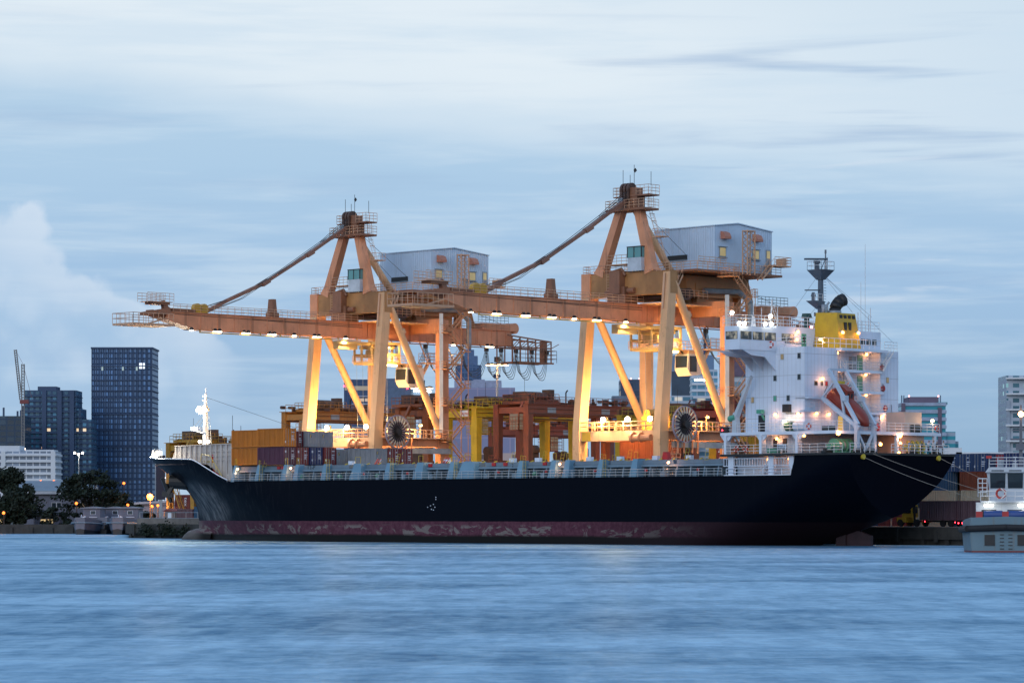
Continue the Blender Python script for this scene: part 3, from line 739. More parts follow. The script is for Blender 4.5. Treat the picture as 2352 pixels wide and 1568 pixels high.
# wing edge lip and railings on the monkey island
mb = MB(); mb.rail([(94.8, -5.0 + 2, 28.2), (94.8, 20, 28.2)], 1.3, 1.3, .035, 3)
mb.rail([(100.1, -5.9, 27.97), (100.1, 8.8, 28.2)], 1.35, 1.25, .04, 3); mb.rail([(97.9, -5.9, 27.97), (100.1, -5.9, 27.97)], 1.35, 1.1, .04, 3)
mb.rail([(100.1, 13.5, 28.2), (100.1, 20.3, 28.2)], 1.35, 1.25, .04, 3)
mb.build('monkey_island_railing', MT['rail'], wh)
mb = MB()
for q, z, h in ((-1.8, 28, 4.5), (3.0, 28.2, 2.6), (5.8, 28.2, 1.4), (-.2, 28.1, 2.4)): mb.tube((98.9, q, z), (98.9, q, z + h), .045, 5)
mb.beam((98.9, -1.8, 28), (98.9, -1.8, 29.3), .5, .5, .25, .25)
mb.beam((98.6, 1.9, 28.1), (98.9, 1.9, 31.6), .14); mb.ladder((99.5, 2.6, 28.1), (98.95, 1.95, 31.0), .5, (0, 1, 0))
mb.build('signal_post', MT['rail'], wh)
mb = MB(); mb.tube((98.6, 9.2, 28.1), (98.6, 9.2, 29.6), .35, 10); mb.tube((98.6, 9.2, 29.6), (98.6, 9.2, 30.2), .75, 10, .6); mb.build('magnetic_compass', M('dark_green_cowl', (.01, .05, .045), .45), wh)
# monkey island floodlights: white
for p, q, z, pw in ((100.0, -5.9, 28.25, 700), (100.0, -4.9, 28.25, 700), (100.0, -.8, 28.4, 500), (100.0, 0.4, 28.4, 400), (98.2, -5.2, 29.7, 200), (99.2, 1.2, 29.5, 200)):
    mb = MB(); mb.tube((p, q, z), (p + .12, q, z - .1), .27, 10); o = mb.build('floodlight', EM('bridge_flood', (1, .9, .68), 14), wh)
    mb = MB(); mb.tube((p - .3, q, z + .15), (p, q, z + .02), .17, 8, .3); mb.tube((p - .2, q, z), (p - .2, q, z - (z - 28.0)), .04, 4); mb.build('housing', MT['rail'], o)
    lamp(o, (p + .7, q - .2, z - .0), pw * .06, (1, .85, .6), .2)
# walkway rail outside wheelhouse over the after edge of the house
mb = MB(); mb.rail([(104.8, 4.9, 25.42), (104.8, 16.8, 25.42)], 1.25, 1.15, .045, 2); mb.rail([(100.4, 1.25, 25.42), (104.8, 1.25, 25.42), (104.8, 4.9, 25.42)], 1.2, 1.3, .035, 3); mb.rail([(104.8, 17.6, 25.42), (104.8, 20.3, 25.42)], 1.2, 1.2, .035, 3); mb.build('house_top_railing', MT['rail'], acc)
# starboard side block, aerial posts
mb = MB(); mb.box(100.2, 102.6, 14.6, 19.6, 25.4, 28.0); mb.build('radio_room', MT['whiteplain'], acc)
mb = MB()
for q in (15.4, 16.6, 17.8): mb.cut(); mb.box(102.6, 102.66, q, q + .85, 26.2, 27.0)
mb.build_each('window', MT['glassdark'], acc)
mb = MB(); mb.rail([(102.5, 14.8, 28.0), (102.5, 19.4, 28.0)], 1.3, 1.0, .035, 3)
for q, h in ((15.6, 2.5), (16.2, 6.5), (17.1, 11.5), (18.2, 3.2), (17.8, 2.2)): mb.tube((102.0, q, 28.0), (102.0, q, 28 + h), .035 if h > 4 else .06, 5)
mb.build('aerial_mast', MT['rail'], acc)
# funnel
mb = MB()
fz0, fz1 = 25.45, 30.25
a = [(99.9, 8.75, fz0), (104.3, 8.95, fz0), (104.3, 13.4, fz0), (99.9, 13.2, fz0)]; b = [(100.2, 9.15, fz1), (103.6, 9.3, fz1 - .15), (103.6, 13.0, fz1 - .15), (100.2, 12.8, fz1)]
mb.add(a + b, [(0, 3, 2, 1), (4, 5, 6, 7), (0, 1, 5, 4), (1, 2, 6, 5), (2, 3, 7, 6), (3, 0, 4, 7)])
fun = mb.build('funnel', MT['funnel'], ship)
mb = MB()
for q in (9.7, 10.55, 11.4, 12.25): mb.box(103.55, 103.72, q, q + .58, 29.4, 29.85)
for q in (10.4, 11.3): mb.box(103.65, 103.95, q, q + .5, 27.9, 28.9)
mb.build('vent_grille', MT['black'], fun)
mb = MB(); pts = [(101.9, 10.9, 30.0), (101.9, 10.95, 30.8), (101.95, 11.25, 31.3), (102.1, 11.7, 31.75), (102.3, 12.3, 32.0)]; rr = [.78, .76, .78, .82, .84]
for (a, b), (r1, r2) in zip(zip(pts, pts[1:]), zip(rr, rr[1:])): mb.tube(a, b, r1, 14, r2)
exo = mb.build('exhaust_pipe', MT['black'], fun, True)
mb = MB(); mb.tube((101.9, 10.9, 30.0), (101.9, 10.9, 30.5), .88, 14); mb.tube((101.2, 9.5, 30.1), (101.2, 9.5, 31.3), .30, 10); mb.path([(101.4, 10.0, 30), (101.4, 10.0, 31.3), (101.5, 10.25, 31.6)], .14, 8); mb.build('exhaust_casing', MT['greysteel'], fun, True)
mb = MB(); mb.beam((100.0, 8.6, 25.5), (100.0, 9.2, 28.0), .5, .3); mb.build('casing_stay', MT['greysteel'], fun)
# radar mast
mp, mq = 98.9, 11.7
mb = MB(); mb.beam((mp, mq, 27.9), (mp, mq, 35.2), .6, .65, .48, .5)
mb.add([(mp - 1.25, mq - 1.35, 36.0), (mp + 1.25, mq - 1.35, 36.0), (mp + 1.25, mq + 1.35, 36.0), (mp - 1.25, mq + 1.35, 36.0), (mp - .4, mq - .4, 34.7), (mp + .4, mq - .4, 34.7), (mp + .4, mq + .4, 34.7), (mp - .4, mq + .4, 34.7)], [(0, 1, 2, 3), (0, 1, 5, 4), (1, 2, 6, 5), (2, 3, 7, 6), (3, 0, 4, 7)])
mb.tube((mp, mq + 1.0, 36.0), (mp, mq + 1.0, 38.2), .15, 6, .08); mb.beam((mp, mq + .1, 36.1), (mp, mq + 1.0, 37.6), .08); mb.tube((mp, mq + 1.35, 36.0), (mp, mq + 1.35, 37.7), .06, 5)
mb.tube((mp, mq + 1.0, 38.2), (mp, mq + 1.0, 38.7), .13, 6)
mb.prism([(mq - 2.2, 31.9), (mq, 31.9), (mq, 30.9)], 'x', mp - .7, mp + .7)
for z in (28.2, 30.0): mb.beam((mp, mq - 1.2, z), (mp, mq, z), .12); mb.tube((mp, mq - 1.2, z - .1), (mp, mq - 1.2, z + .4), .12, 6)
for k in range(18): mb.tube((mp + .3, mq + .3, 28.5 + k * .37), (mp + .3, mq + .75, 28.5 + k * .37), .03, 4)
rm = mb.build('radar_mast', M('mast_grey', (.09, .115, .15), .45, .1, .1, .6), ship)
mb = MB(); mb.rail([(mp - 1.2, mq - 1.3, 36.0), (mp + 1.2, mq - 1.3, 36.0), (mp + 1.2, mq + 1.3, 36.0), (mp - 1.2, mq + 1.3, 36.0), (mp - 1.2, mq - 1.3, 36.0)], 1.1, 1.0, .03, 2); mb.rail([(mp + .65, mq - 2.1, 31.9), (mp + .65, mq - .4, 31.9)], .9, .8, .03, 2); mb.build('platform_railing', MT['rail'], rm)
mb = MB(); mb.beam((mp, mq - .8, 36.0), (mp, mq - .8, 36.9), .5, .5, .4, .4); mb.box(mp - .3, mp + .3, mq - 1.1, mq - .4, 36.8, 37.2); mb.beam((mp, mq - 3.2, 37.25), (mp, mq + 1.3, 37.5), .3, .24); mb.build('radar_scanner', M('radar_grey', (.07, .09, .12), .4), rm)
mb = MB(); mb.tube((mp, mq - 1.5, 31.9), (mp, mq - 1.5, 32.5), .25, 8); mb.tube((mp, mq - 1.5, 32.5), (mp, mq - 1.5, 33.0), .36, 10, .2); mb.beam((mp, mq - 3.2, 33.2), (mp, mq - .3, 33.35), .14, .16); mb.build('radar_scanner', bpy.data.materials['radar_grey'], rm)
mb = MB()
for b in ((99, 5.0, 29.5), (101, 1.8, 25.6), (102, 14.5, 30.4), (102, 18.5, 30), (104.5, 20, 26.5)): mb.tube((mp, mq + (.3 if b[1] > mq else -.3), 35.5 if b[1] != 1.8 else 31.6), b, .025, 3)
mb.build('stay_wire', MT['greysteel'], rm)
mb = MB(); mb.tube((mp, mq - 1.9, 28.2), (mp, mq - 1.9, 28.6), .16, 8); mb.build('navigation_light', EM('mast_lamp_pink', (1, .2, .25), 12), rm)

# --- lower decks: boat deck at 14.6, poop at 11.8
mb = MB(); mb.prism([(91.7, .0), (PAFT - 1.4, .0), (PAFT - 1.4, 21.6), (91.7, 21.6)], 'z', 14.22, 14.62)
boatdeck = mb.build('boat_deck', MT['whiteplain'], ship)
mb = MB()
for p in (92.6, 98.6, 104.6): 
    for q in (.35, 21.25): mb.cut(); mb.beam((p, q, 11.82), (p, q, 14.25), .9, .4); mb.prism([(p - 1.0, 14.25), (p + 1.0, 14.25), (p + .45, 13.6), (p - .45, 13.6)], 'y', q - .2, q + .2)
for q in (12.5, 20.4): mb.cut(); mb.beam((PAFT - 1.6, q, 11.82), (PAFT - 1.6, q, 14.25), .4, .4)
mb.build_each('deck_pillar', MT['whiteplain'], boatdeck)
mb = MB(); mb.rail([(92.0, .15, 14.62), (PAFT - 1.5, .15, 14.62), (PAFT - 1.5, 21.4, 14.62)], 1.15, 1.3, .035, 3); mb.build('boat_deck_railing', MT['rail'], boatdeck)
mb = MB(); mb.rail([(92.2, -.1, 11.82), (111.9, .1, 11.82)], 1.15, 1.3, .04, 3)
for q0, q1 in ((.3, 2.4), (3.2, 5.3), (8.6, 20.6)): mb.rail([(PAFT + .6, q0, 11.82), (PAFT + .6, q1, 11.82)], 1.15, 1.2, .04, 3)
mb.build('poop_railing', MT['rail'], ship)
# doors and fittings on the lower house
mb = MB(); mb.box(97.2, 98.3, QL - .04, QL + .02, 14.7, 16.8); mb.build('open_doorway', MT['black'], acc)
mb = MB(); mb.box(98.4, 99.2, QL - .12, QL - .03, 14.8, 16.8); mb.build('door', MT['whiteplain'], acc)
mb = MB(); mb.box(PA, PA + .06, 7.9, 8.8, 14.7, 16.7); mb.build('door', EM('yellow_lit_doorway', (1, .62, .15), .6), acc)
mb = MB(); mb.box(101.6, 102.7, QL - .5, QL, 17.1, 18.1); mb.build('fan_unit', MT['darksteel'], acc)
mb = MB(); mb.box(97.6, 98.4, QL - .9, QL - .3, 17.0, 17.5); mb.beam((98.2, QL - .5, 16.8), (98.2, QL, 16.2), .2); mb.build('searchlight', MT['doorgreen'], acc)
text('lettering', 'MUSTERING STATION', .26, MT['lett'], acc, (101.8, QL - .03, 16.85), (1, 0, 0))
mb = MB(); mb.box(101.4, 102.9, -.06, -.02, 12.35, 12.95); o = mb.build('notice_board', MT['whiteplain'], ship)
text('lettering', 'BEWARE OF', .24, MT['lett'], o, (101.5, -.09, 12.68)); text('lettering', 'PROPELLER', .24, MT['lett'], o, (101.5, -.09, 12.42))
mb = MB(); mb.box(99.3, 100.9, .4, 1.2, 11.9, 12.5); mb.build('stowage_box', MT['green'], ship)
mb = MB()
for a, b in ((11.82, 14.2),):
    for p in (98.6, 100.2): mb.cut(); mb.box(p, p + .7, QL + 1.24, QL + 1.32, 12.0, 13.8)
mb.build_each('doorway', MT['darksteel'], acc)
# crane davit on the port side forward of the tower
mb = MB(); mb.beam((94.0, .5, 14.6), (94.0, .5, 17.2), .9, .8, .6, .6); mb.beam((94.0, .5, 16.6), (97.2, -.2, 21.8), .7, .6, .35, .3); mb.tube((97.2, -.2, 21.7), (97.2, -.2, 18.4), .02, 3); mb.build('provision_crane', M('davit_grey', (.50, .56, .62), .45, 0, .08, .5), ship)
mb = MB(); mb.tube((93.0, .3, 16.4), (94.0, .3, 16.6), .4, 8); mb.build('crane_motor', MT['doorgreen'], ship)
mb = MB(); mb.box(91.75, 93.0, -.1, .6, 14.7, 15.4); mb.build('sidelight_box', MT['black'], ship)
mb = MB(); mb.tube((92.2, -.15, 14.95), (92.2, -.2, 14.95), .09, 8); mb.build('navigation_light', L_RED, ship)
# life-raft canisters
mb = MB(); mb.tube((103.6, .9, 15.3), (105.4, .9, 15.3), .62, 14); mb.build('life_raft_canister', MT['whiteplain'], boatdeck, False)
mb = MB(); mb.tube((102.2, .9, 15.3), (103.6, .9, 15.3), .64, 12); mb.build('raft_cover', M('dark_green_canvas', (.015, .07, .05), .8, 0, .2, 2), boatdeck)
mb = MB(); mb.box(108.2, 109.6, .6, 1.6, 14.62, 15.2); mb.tube((PAFT - 2.6, 17, 15.1), (PAFT - 2.6, 18.4, 15.1), .6, 10); mb.build('covered_gear', M('dark_canvas', (.03, .035, .03), .8), boatdeck)
mb = MB(); mb.tube((rp + 1.0, 15.0, 16.2), (rp + 1.7, 16.0, 16.5), .55, 12); mb.build('life_raft_canister', MT['whiteplain'], acc, True)
mb = MB()
for q, z, r_ in ((16.9, 23.2, .42), (17.1, 20.5, .42), (17.6, 17.9, .42), (15.9, 15.4, .5)): mb.cut(); mb.tube((PA + .02, q, z), (PA + .12, q, z), r_, 12)
mb.build_each('fire_hose_reel', MT['red'], acc)
# starboard peach deckhouse behind the boat deck
mb = MB(); mb.box(106.5, 109.5, 15.8, 19.4, 14.62, 17.3); mb.build('deckhouse', M('deckhouse_peach', (.60, .42, .34), .5, 0, .06, .6), boatdeck)
mb = MB(); mb.box(106.5, 110.2, 14.0, 19.0, 11.82, 14.2); mb.build('engine_casing', bpy.data.materials['deckhouse_peach'], ship)
# recess under the poop: white frames, lit inside
mb = MB()
for p in (92.8, 99.6): mb.box(p, p + .9, .3, .7, 9.0, 11.55)
mb.box(92.6, 103.8, 2.4, 2.6, 9.0, 11.5); mb.box(92.2, 103.4, .1, .3, 9.0, 9.15); mb.prism([(103.0, 11.5), (103.9, 11.5), (103.9, 9.0), (103.4, 9.0)], 'y', .2, .6)
mb.box(92.0, 103.2, .25, .33, 10.25, 10.35); mb.box(92.0, 103.2, .25, .33, 11.2, 11.3)
for k in range(26): mb.beam((92.1 + k * .44, .3, 10.3), (92.1 + k * .44, .3, 11.25), .1, .06)
mb.rail([(92.6, .15, 9.05), (103.5, .15, 9.05)], .9, 1.6, .05, 2); mb.stair((97.5, 1.5, 9.0), (99.2, 1.5, 11.4), .6, (0, 1, 0))
mb.build('mooring_deck_frame', MT['whiteplain'], ship)
# winches on the poop
def winch(p, q, s=1.0, gold=False):
    mb = MB()
    for k in range(4): mb.tube((p, q + k * .95 * s, 12.75), (p, q + k * .95 * s + .14, 12.75), .92, 16)
    mb.tube((p, q - .4, 12.75), (p, q + 3.6 * s, 12.75), .35, 12)
    mb.box(p - .9, p + .9, q - .1, q + 3.2 * s, 11.82, 12.0)
    mb.tube((p, q - .95, 12.65), (p, q - .4, 12.65), .42, 12, .3)
    o = mb.build('mooring_winch', MT['winchgold'] if gold else MT['green'], ship)
    mb = MB()
    for k in (0, 1, 2): mb.tube((p, q + .2 + k * .95 * s, 12.75), (p, q + .85 + k * .95 * s, 12.75), .62, 14)
    mb.build('rope_drum', MT['rope'], o)
MT['winchgold'] = M('winch_yellow_green', (.42, .40, .10), .5, 0, .15, .8)
winch(109.6, 1.2); winch(110.0, 15.3, 1.05, True)
mb = MB()
for p, q in ((111.6, 3.9), (111.6, 6.2), (111.7, 14.5), (111.7, 19.4), (109.2, .4)): mb.cut(); mb.box(p - .35, p + .35, q - .8, q + .8, 11.82, 12.05); mb.tube((p, q - .4, 12), (p, q - .4, 12.4), .26, 10); mb.tube((p, q + .4, 12), (p, q + .4, 12.4), .26, 10)
mb.build_each('mooring_bollard', MT['black'], ship)
mb = MB()
for q in (2.6, 18.1): mb.cut(); mb.tube((PAFT + .7, q, 11.3), (PAFT + .98, q, 11.3), .34, 12)
mb.build_each('roller_fairlead', MT['yellow'], ship)
# free-fall lifeboat ramp
def ramp():
    mb = MB(); q0, q1 = 3.9, 7.3
    for q in (q0, q1):
        mb.beam((105.6, q, 18.9), (111.6, q, 14.9), .42, .5)          # launching skid
        mb.beam((106.6, q, 22.5), (111.4, q, 15.4), .42, .40)         # upper davit arm
        mb.beam((105.5, q, 18.9), (107.6, q, 21.0), .22, .22)
        mb.beam((108.6, q, 19.6), (109.2, q, 16.5), .25, .25)
        mb.beam((111.2, q, 11.82), (111.2, q, 15.2), .5, .5)
        mb.box(108.9, 109.6, q - .35, q + .35, 18.4, 19.1)
    mb.beam((106.7, q0, 22.5), (106.7, q1, 22.5), .3, .3); mb.beam((111.2, q0, 12.1), (111.2, q1, 12.1), .3, .3)
    mb.beam((111.2, q0, 14.6), (111.2, (q0 + q1) / 2, 12.2), .3, .3); mb.beam((111.2, q1, 14.6), (111.2, (q0 + q1) / 2, 12.2), .3, .3)
    mb.box(103.4, 105.6, 1.2, 4.1, 18.75, 18.95); mb.rail([(105.4, .4, 17.3), (105.4, 3.6, 17.3)], 1.1, 1, .035, 2); mb.box(104.9, 105.5, .3, 3.9, 17.05, 17.3)
    return mb
o = ramp().build('lifeboat_ramp', M('ramp_blue_white', (.46, .56, .68), .42, 0, .06, .5, (.4, .3, .25), .2), ship)
mb = MB(); mb.beam((106.8, 4.6, 20.9), (106.8, 6.7, 20.9), .4, .35); mb.build('spreader_bar', MT['yellow'], o)
mb = MB()
for q in (4.7, 6.6): mb.tube((106.8, q, 22.4), (106.8, q, 21.0), .03, 4); mb.tube((106.6, q, 20.8), (106.5, q, 19.6), .03, 4)
mb.tube((106.4, 4.0, 20.6), (105.6, 3.9, 19.0), .04, 4); mb.build('hoist_chain', MT['darksteel'], o)
def lifeboat():
    org = (108.6, 5.6, 17.4)
    b = thing('lifeboat', 'orange enclosed free fall lifeboat tilted nose down on a white stern ramp', 'lifeboat', *org)
    ax = Vector((5.8, 0, -4.0)).normalized(); up = Vector((-ax.z, 0, ax.x)); side = Vector((0, 1, 0)); o = Vector(org)
    def S(l, w, h): return o + ax * l + side * w + up * h
    prof = [(-3.5, .8, .95, -.55), (-3.3, 1.1, 1.15, -.9), (-2.0, 1.32, 1.25, -1.1), (0, 1.4, 1.25, -1.15), (1.5, 1.28, 1.12, -1.0), (2.6, .95, .85, -.75), (3.4, .5, .45, -.4), (3.75, .12, .1, -.1)]
    n = 14; vs = []; fs = []
    for l, w, t_, bt in prof:
        for i in range(n):
            a = 2 * math.pi * i / n; c, s_ = math.cos(a), math.sin(a)
            vs.append(S(l, w * math.copysign(abs(c) ** .75, c), (t_ if s_ > 0 else -bt) * math.copysign(abs(s_) ** .85, s_)))
    for k in range(len(prof) - 1):
        for i in range(n): fs.append((k * n + i, k * n + (i + 1) % n, (k + 1) * n + (i + 1) % n, (k + 1) * n + i))
    fs += [tuple(range(n)), tuple(range(len(vs) - n, len(vs)))]
    mb = MB(); mb.add(vs, fs); autosmooth(mb.build('hull', MT['orange'], b), 50)
    mb = MB(); z0, z1 = .9, 2.05
    a = [S(-2.9, -.9, z0), S(-.6, -.9, z0), S(-.6, .9, z0), S(-2.9, .9, z0)]; c = [S(-2.7, -.65, z1), S(-1.1, -.65, z1), S(-1.1, .65, z1), S(-2.7, .65, z1)]
    mb.add(a + c, [(0, 3, 2, 1), (4, 5, 6, 7), (0, 1, 5, 4), (1, 2, 6, 5), (2, 3, 7, 6), (3, 0, 4, 7)]); cab = mb.build('conning_tower', MT['orange'], b)
    mb = MB()
    for w in (-.5, .15):
        mb.add([S(-.72, w, 1.15), S(-.72, w + .36, 1.15), S(-.98, w + .36, 1.75), S(-.98, w, 1.75)], [(0, 1, 2, 3)])
        mb.v = [v + ax * .02 if k >= len(mb.v) - 4 else v for k, v in enumerate(mb.v)]
    for l in (-2.4, -1.6): mb.add([S(l, -.86, 1.2), S(l + .4, -.86, 1.2), S(l + .4, -.76, 1.7), S(l, -.76, 1.7)], [(0, 1, 2, 3)])
    mb.build('window', MT['glassdark'], cab)
    mb = MB(); mb.path([S(-3.2, -1.34, .1), S(-1, -1.46, .1), S(1.4, -1.36, .1), S(2.8, -.9, .1), S(3.7, -.15, .1)], .06, 5); mb.build('rubbing_strake', M('strake_dark_orange', (.25, .03, .015), .5), b)
    mb = MB()
    for l in (-2.0, -.6, .8, 2.0): mb.beam(S(l, -1.33, -.45), S(l + .4, -1.33, -.45), .05, .07)
    mb.build('reflective_tape', MT['whiteplain'], b)
    return b
lifeboat()
# life rings hanging on the rails
ringmat = None
def ring_mat():
    m, t, b = newmat('life_ring_red_white')
    tc = t.n('ShaderNodeTexCoord').outputs['Object']; sp = t.n('ShaderNodeSeparateXYZ'); t.l(tc, sp.inputs[0])
    h = t.m('MAXIMUM', t.m('ABSOLUTE', sp.outputs[0]), t.m('ABSOLUTE', sp.outputs[1]))
    f = t.m('LESS_THAN', t.m('ABSOLUTE', t.m('SUBTRACT', t.m('ABSOLUTE', sp.outputs[2]), h)), .1)
    t.l(t.mix(f, (.45, .035, .02), (.75, .72, .68)), b.inputs['Base Color']); b.inputs['Roughness'].default_value = .5; return m
RM = ring_mat()
def life_ring(p, q, z, face, label, r=.42):
    n = 20; k = 8; mb = MB(); vs = []; fs = []
    for i in range(n):
        t_ = 2 * math.pi * i / n
        for j in range(k):
            u = 2 * math.pi * j / k; rr = r - .1 + .1 * math.cos(u); h = .08 * math.sin(u)
            a, b = rr * math.cos(t_), rr * math.sin(t_)
            vs.append((p + a, q + h, z + b) if face == 'q' else (p + h, q + a, z + b))
    for i in range(n):
        for j in range(k): fs.append((i * k + j, i * k + (j + 1) % k, ((i + 1) % n) * k + (j + 1) % k, ((i + 1) % n) * k + j))
    mb.add(vs, fs); return solo('life_ring', mb, RM, label, 'life ring', p, q, z, 'life rings on the ship', True)
life_ring(100.4, -.1, 25.75, 'q', 'red and white life ring on the outer end of the bridge wing', .45)
life_ring(94.6, -.2, 12.45, 'q', 'left life ring of the pair on the poop rail under the tower'); life_ring(96.2, -.2, 12.45, 'q', 'right life ring of the pair on the poop rail under the tower')
life_ring(106.6, -.02, 15.2, 'q', 'life ring on the boat deck rail beside the white raft canister')
life_ring(PA + .6, 9.6, 20.7, 'p', 'life ring on the balcony above the orange lifeboat', .5)
life_ring(PAFT - 1.35, 20.6, 15.2, 'p', 'life ring at the far aft corner of the boat deck rail')

# orange lamps on the ship
L_SHIP = EM('ship_orange_lamp', (1, .36, .08), 14)
def ship_lamp(p, q, z, pw, face='p', r=.17):
    dp, dq = (.16, 0) if face == 'p' else (0, -.16)
    mb = MB(); mb.tube((p, q, z), (p + dp * 1.6, q + dq * 1.6, z - .04), r, 8); o = mb.build('lamp', L_SHIP, ship)
    mb = MB(); mb.tube((p - dp, q - dq, z + .06), (p + dp * .6, q + dq * .6, z + .06), r * 1.15, 8); mb.build('housing', MT['rail'], o)
    lamp(o, (p + dp * 4.6, q + dq * 4.6, z - .25), pw * .5, (1, .42, .20), .15)
for q, z, pw in ((9.3, 24.95, 90), (15.4, 24.95, 110), (9.0, 22.35, 60), (15.2, 22.3, 100), (15.3, 19.65, 110)): ship_lamp(rp + .15, q, z, pw * .30)
ship_lamp(PA, 4.6, 21.4, 110)                       # lone lamp on the after wall
ship_lamp(100.3, 5.2, 27.6, 60); ship_lamp(100.3, 5.0, 26.6, 60); ship_lamp(104.3, 4.9, 26.45, 130); ship_lamp(104.1, 9.7, 27.55, 70); ship_lamp(104.1, 12.9, 27.6, 70)
ship_lamp(PA, 16.9, 16.9, 150); ship_lamp(PA, 3.4, 16.95, 70); ship_lamp(PA, .9 + 5.0, 16.9, 70)
for p, pw in ((100.2, 50), (104.0, 70)): ship_lamp(p, QL - .05, 16.85, pw, 'q')
ship_lamp(99.4, QL + 1.2, 13.8, 90, 'q'); ship_lamp(98.0, 2.3, 11.2, 40, 'q', .12); ship_lamp(101.5, 2.3, 11.2, 35, 'q', .08)
ship_lamp(PAFT - 1.5, .4, 14.3, 260, 'p', .30); ship_lamp(PAFT - 1.5, 12.9, 14.2, 200, 'p', .30)
ship_lamp(PAFT - 1.2, 8.5, 13.0, 130, 'p', .2); ship_lamp(PAFT - 1.2, 12.6, 13.2, 100, 'p', .14); ship_lamp(PAFT - 1.2, 12.3, 12.0, 40, 'p', .12)
ship_lamp(106.0, -.1, 14.0, 40, 'q', .14)
for p, q, z in ((102.2, .4, 15.9), (PAFT - 1.6, 20.0, 16.2)):
    mb = MB(); mb.tube((p, q, z - .15), (p, q, z + .15), .2, 8); o = mb.build('lamp', EM('ship_pale_lamp', (1, .72, .4), 16), ship); mb = MB(); mb.tube((p, q, 14.6), (p, q, z - .15), .05, 5); mb.build('lamp_post', MT['rail'], o); lamp(o, (p + .4, q - .4, z), 60, (1, .7, .4), .2)
# ================================================================== SHIPPING CONTAINERS
CONT = {}
def cmat(key, rgb, corr=.28):
    if key not in CONT:
        CONT[key] = (M('container_%s' % key, rgb, .5, 0, .10, .5, mul(rgb, .45), .4, None, None, corr), M('container_%s_door' % key, rgb, .5, 0, .10, .6, mul(rgb, .45), .35))
    return CONT[key]
PAL = {'yellow': (.50, .165, .008), 'purple': (.085, .022, .05), 'maroon': (.15, .025, .032), 'navy': (.012, .028, .11), 'grey': (.235, .255, .285), 'rust': (.19, .045, .02), 'cream': (.50, .44, .33), 'blue': (.014, .045, .13), 'mauve': (.12, .07, .09), 'pinkred': (.30, .05, .07), 'steelblue': (.02, .08, .17), 'orange': (.62, .16, .03)}
def container(key, p0, q0, z, label, L=6.06, H=2.59, doors=True, marks=0, group='shipping containers', axis='p', dark=None, Wd=2.44, logo=None):
    a, b = cmat(key, PAL[key])
    t = thing('shipping_container', label, 'container', p0 + L / 2, q0 + Wd / 2, z, group)
    if axis == 'q': t = tag(t)
    p1, q1 = p0 + L, q0 + Wd
    mb = MB(); n = max(4, int((L - .4) / .36)); st = (L - .4) / n; o1 = []; o2 = []
    for i in range(n):
        x = p0 + .2 + i * st
        for f, dd in ((0, .03), (.32, .03), (.5, .11), (.82, .11)): o1.append((x + f * st, q0 + dd)); o2.append((x + f * st, q1 - dd))
    mb.prism([(p0 + .06, q0 + .1)] + o1 + [(p1 - .1, q0 + .1), (p1 - .1, q1 - .1)] + o2[::-1] + [(p0 + .06, q1 - .1)], 'z', z + .12, z + H - .06)
    mb.build('body', a, t)
    mb = MB()
    for p in (p0, p1 - .16):
        for q in (q0, q1 - .16): mb.box(p, p + .16, q, q + .16, z, z + H)
    for q in (q0, q1 - .1): mb.box(p0 + .16, p1 - .16, q + .005, q + .095, z + .01, z + .16); mb.box(p0 + .16, p1 - .16, q + .005, q + .095, z + H - .1, z + H - .01)
    for p in (p0, p1 - .1): mb.box(p + .005, p + .095, q0 + .16, q1 - .16, z + .01, z + .16); mb.box(p + .005, p + .095, q0 + .16, q1 - .16, z + H - .12, z + H - .01)
    mb.build('frame', b, t)
    if doors:
        m_ = (q0 + q1) / 2
        for qa, qb in ((q0 + .17, m_ - .02), (m_ + .02, q1 - .17)):
            mb = MB(); mb.box(p1 - .1, p1 - .03, qa, qb, z + .17, z + H - .13)
            for zz in (.5, 1.05, 1.6, 2.15):
                if zz < H - .35: mb.box(p1 - .035, p1 - .012, qa + .05, qb - .05, z + zz, z + zz + .10)
            d = mb.build('door', b, t)
            mb = MB()
            for f in (.28, .74): q = qa + (qb - qa) * f; mb.cut(); mb.tube((p1, q, z + .1), (p1, q, z + H - .06), .032, 5); mb.box(p1 - .01, p1 + .05, q - .09, q + .09, z + .75, z + .81)
            mb.build_each('lock_rod', MT['greysteel'], d)
        if marks:
            mb = MB(); rnd = random.Random(int(p0 * 31 + q0 * 17 + z * 7))
            for r_ in range(5):
                zz = z + H - .62 - r_ * .28
                w = rnd.uniform(.3, .62)
                if r_ != 1: mb.box(p1 - .028, p1 - .005, m_ + .34, m_ + .34 + w, zz, zz + .11)
            if marks > 1: mb.box(p1 - .028, p1 - .004, q0 + .3, q0 + .55, z + H - .85, z + H - .5)
            mb.box(p1 - .028, p1 - .004, q0 + .3, q0 + .5, z + .55, z + .85)
            mb.build('marking', MT['whiteplain'], t)
        if logo: 
            mb = MB(); mb.add([(p1 - .004, q0 + .25, z + H - .95), (p1 - .004, q0 + .62, z + H - .95), (p1 - .004, q0 + .62, z + H - .45), (p1 - .004, q0 + .25, z + H - .45)], [(0, 1, 2, 3)])
            lg = mb.build('logo_panel', M('logo_navy', (.01, .02, .12)) if 'logo_navy' not in bpy.data.materials else bpy.data.materials['logo_navy'], t)
            mb = MB(); mb.add([(p1 - .001, q0 + .28, z + H - .9), (p1 - .001, q0 + .42, z + H - .9), (p1 - .001, q0 + .60, z + H - .48), (p1 - .001, q0 + .36, z + H - .48)], [(0, 1, 2, 3)]); mb.build('logo_stroke', MT['yellow'], lg)
    return t
T1, T2 = 11.5, 14.2
G1 = 'containers stacked on the foredeck'
container('yellow', -8.1, 1.0, T2, 'yellow container at the front end of the upper tier, nearest the bow', group=G1)
container('yellow', -2.0, 1.0, T2, 'yellow container with its door end showing, above the purple one', H=2.74, marks=1, group=G1)
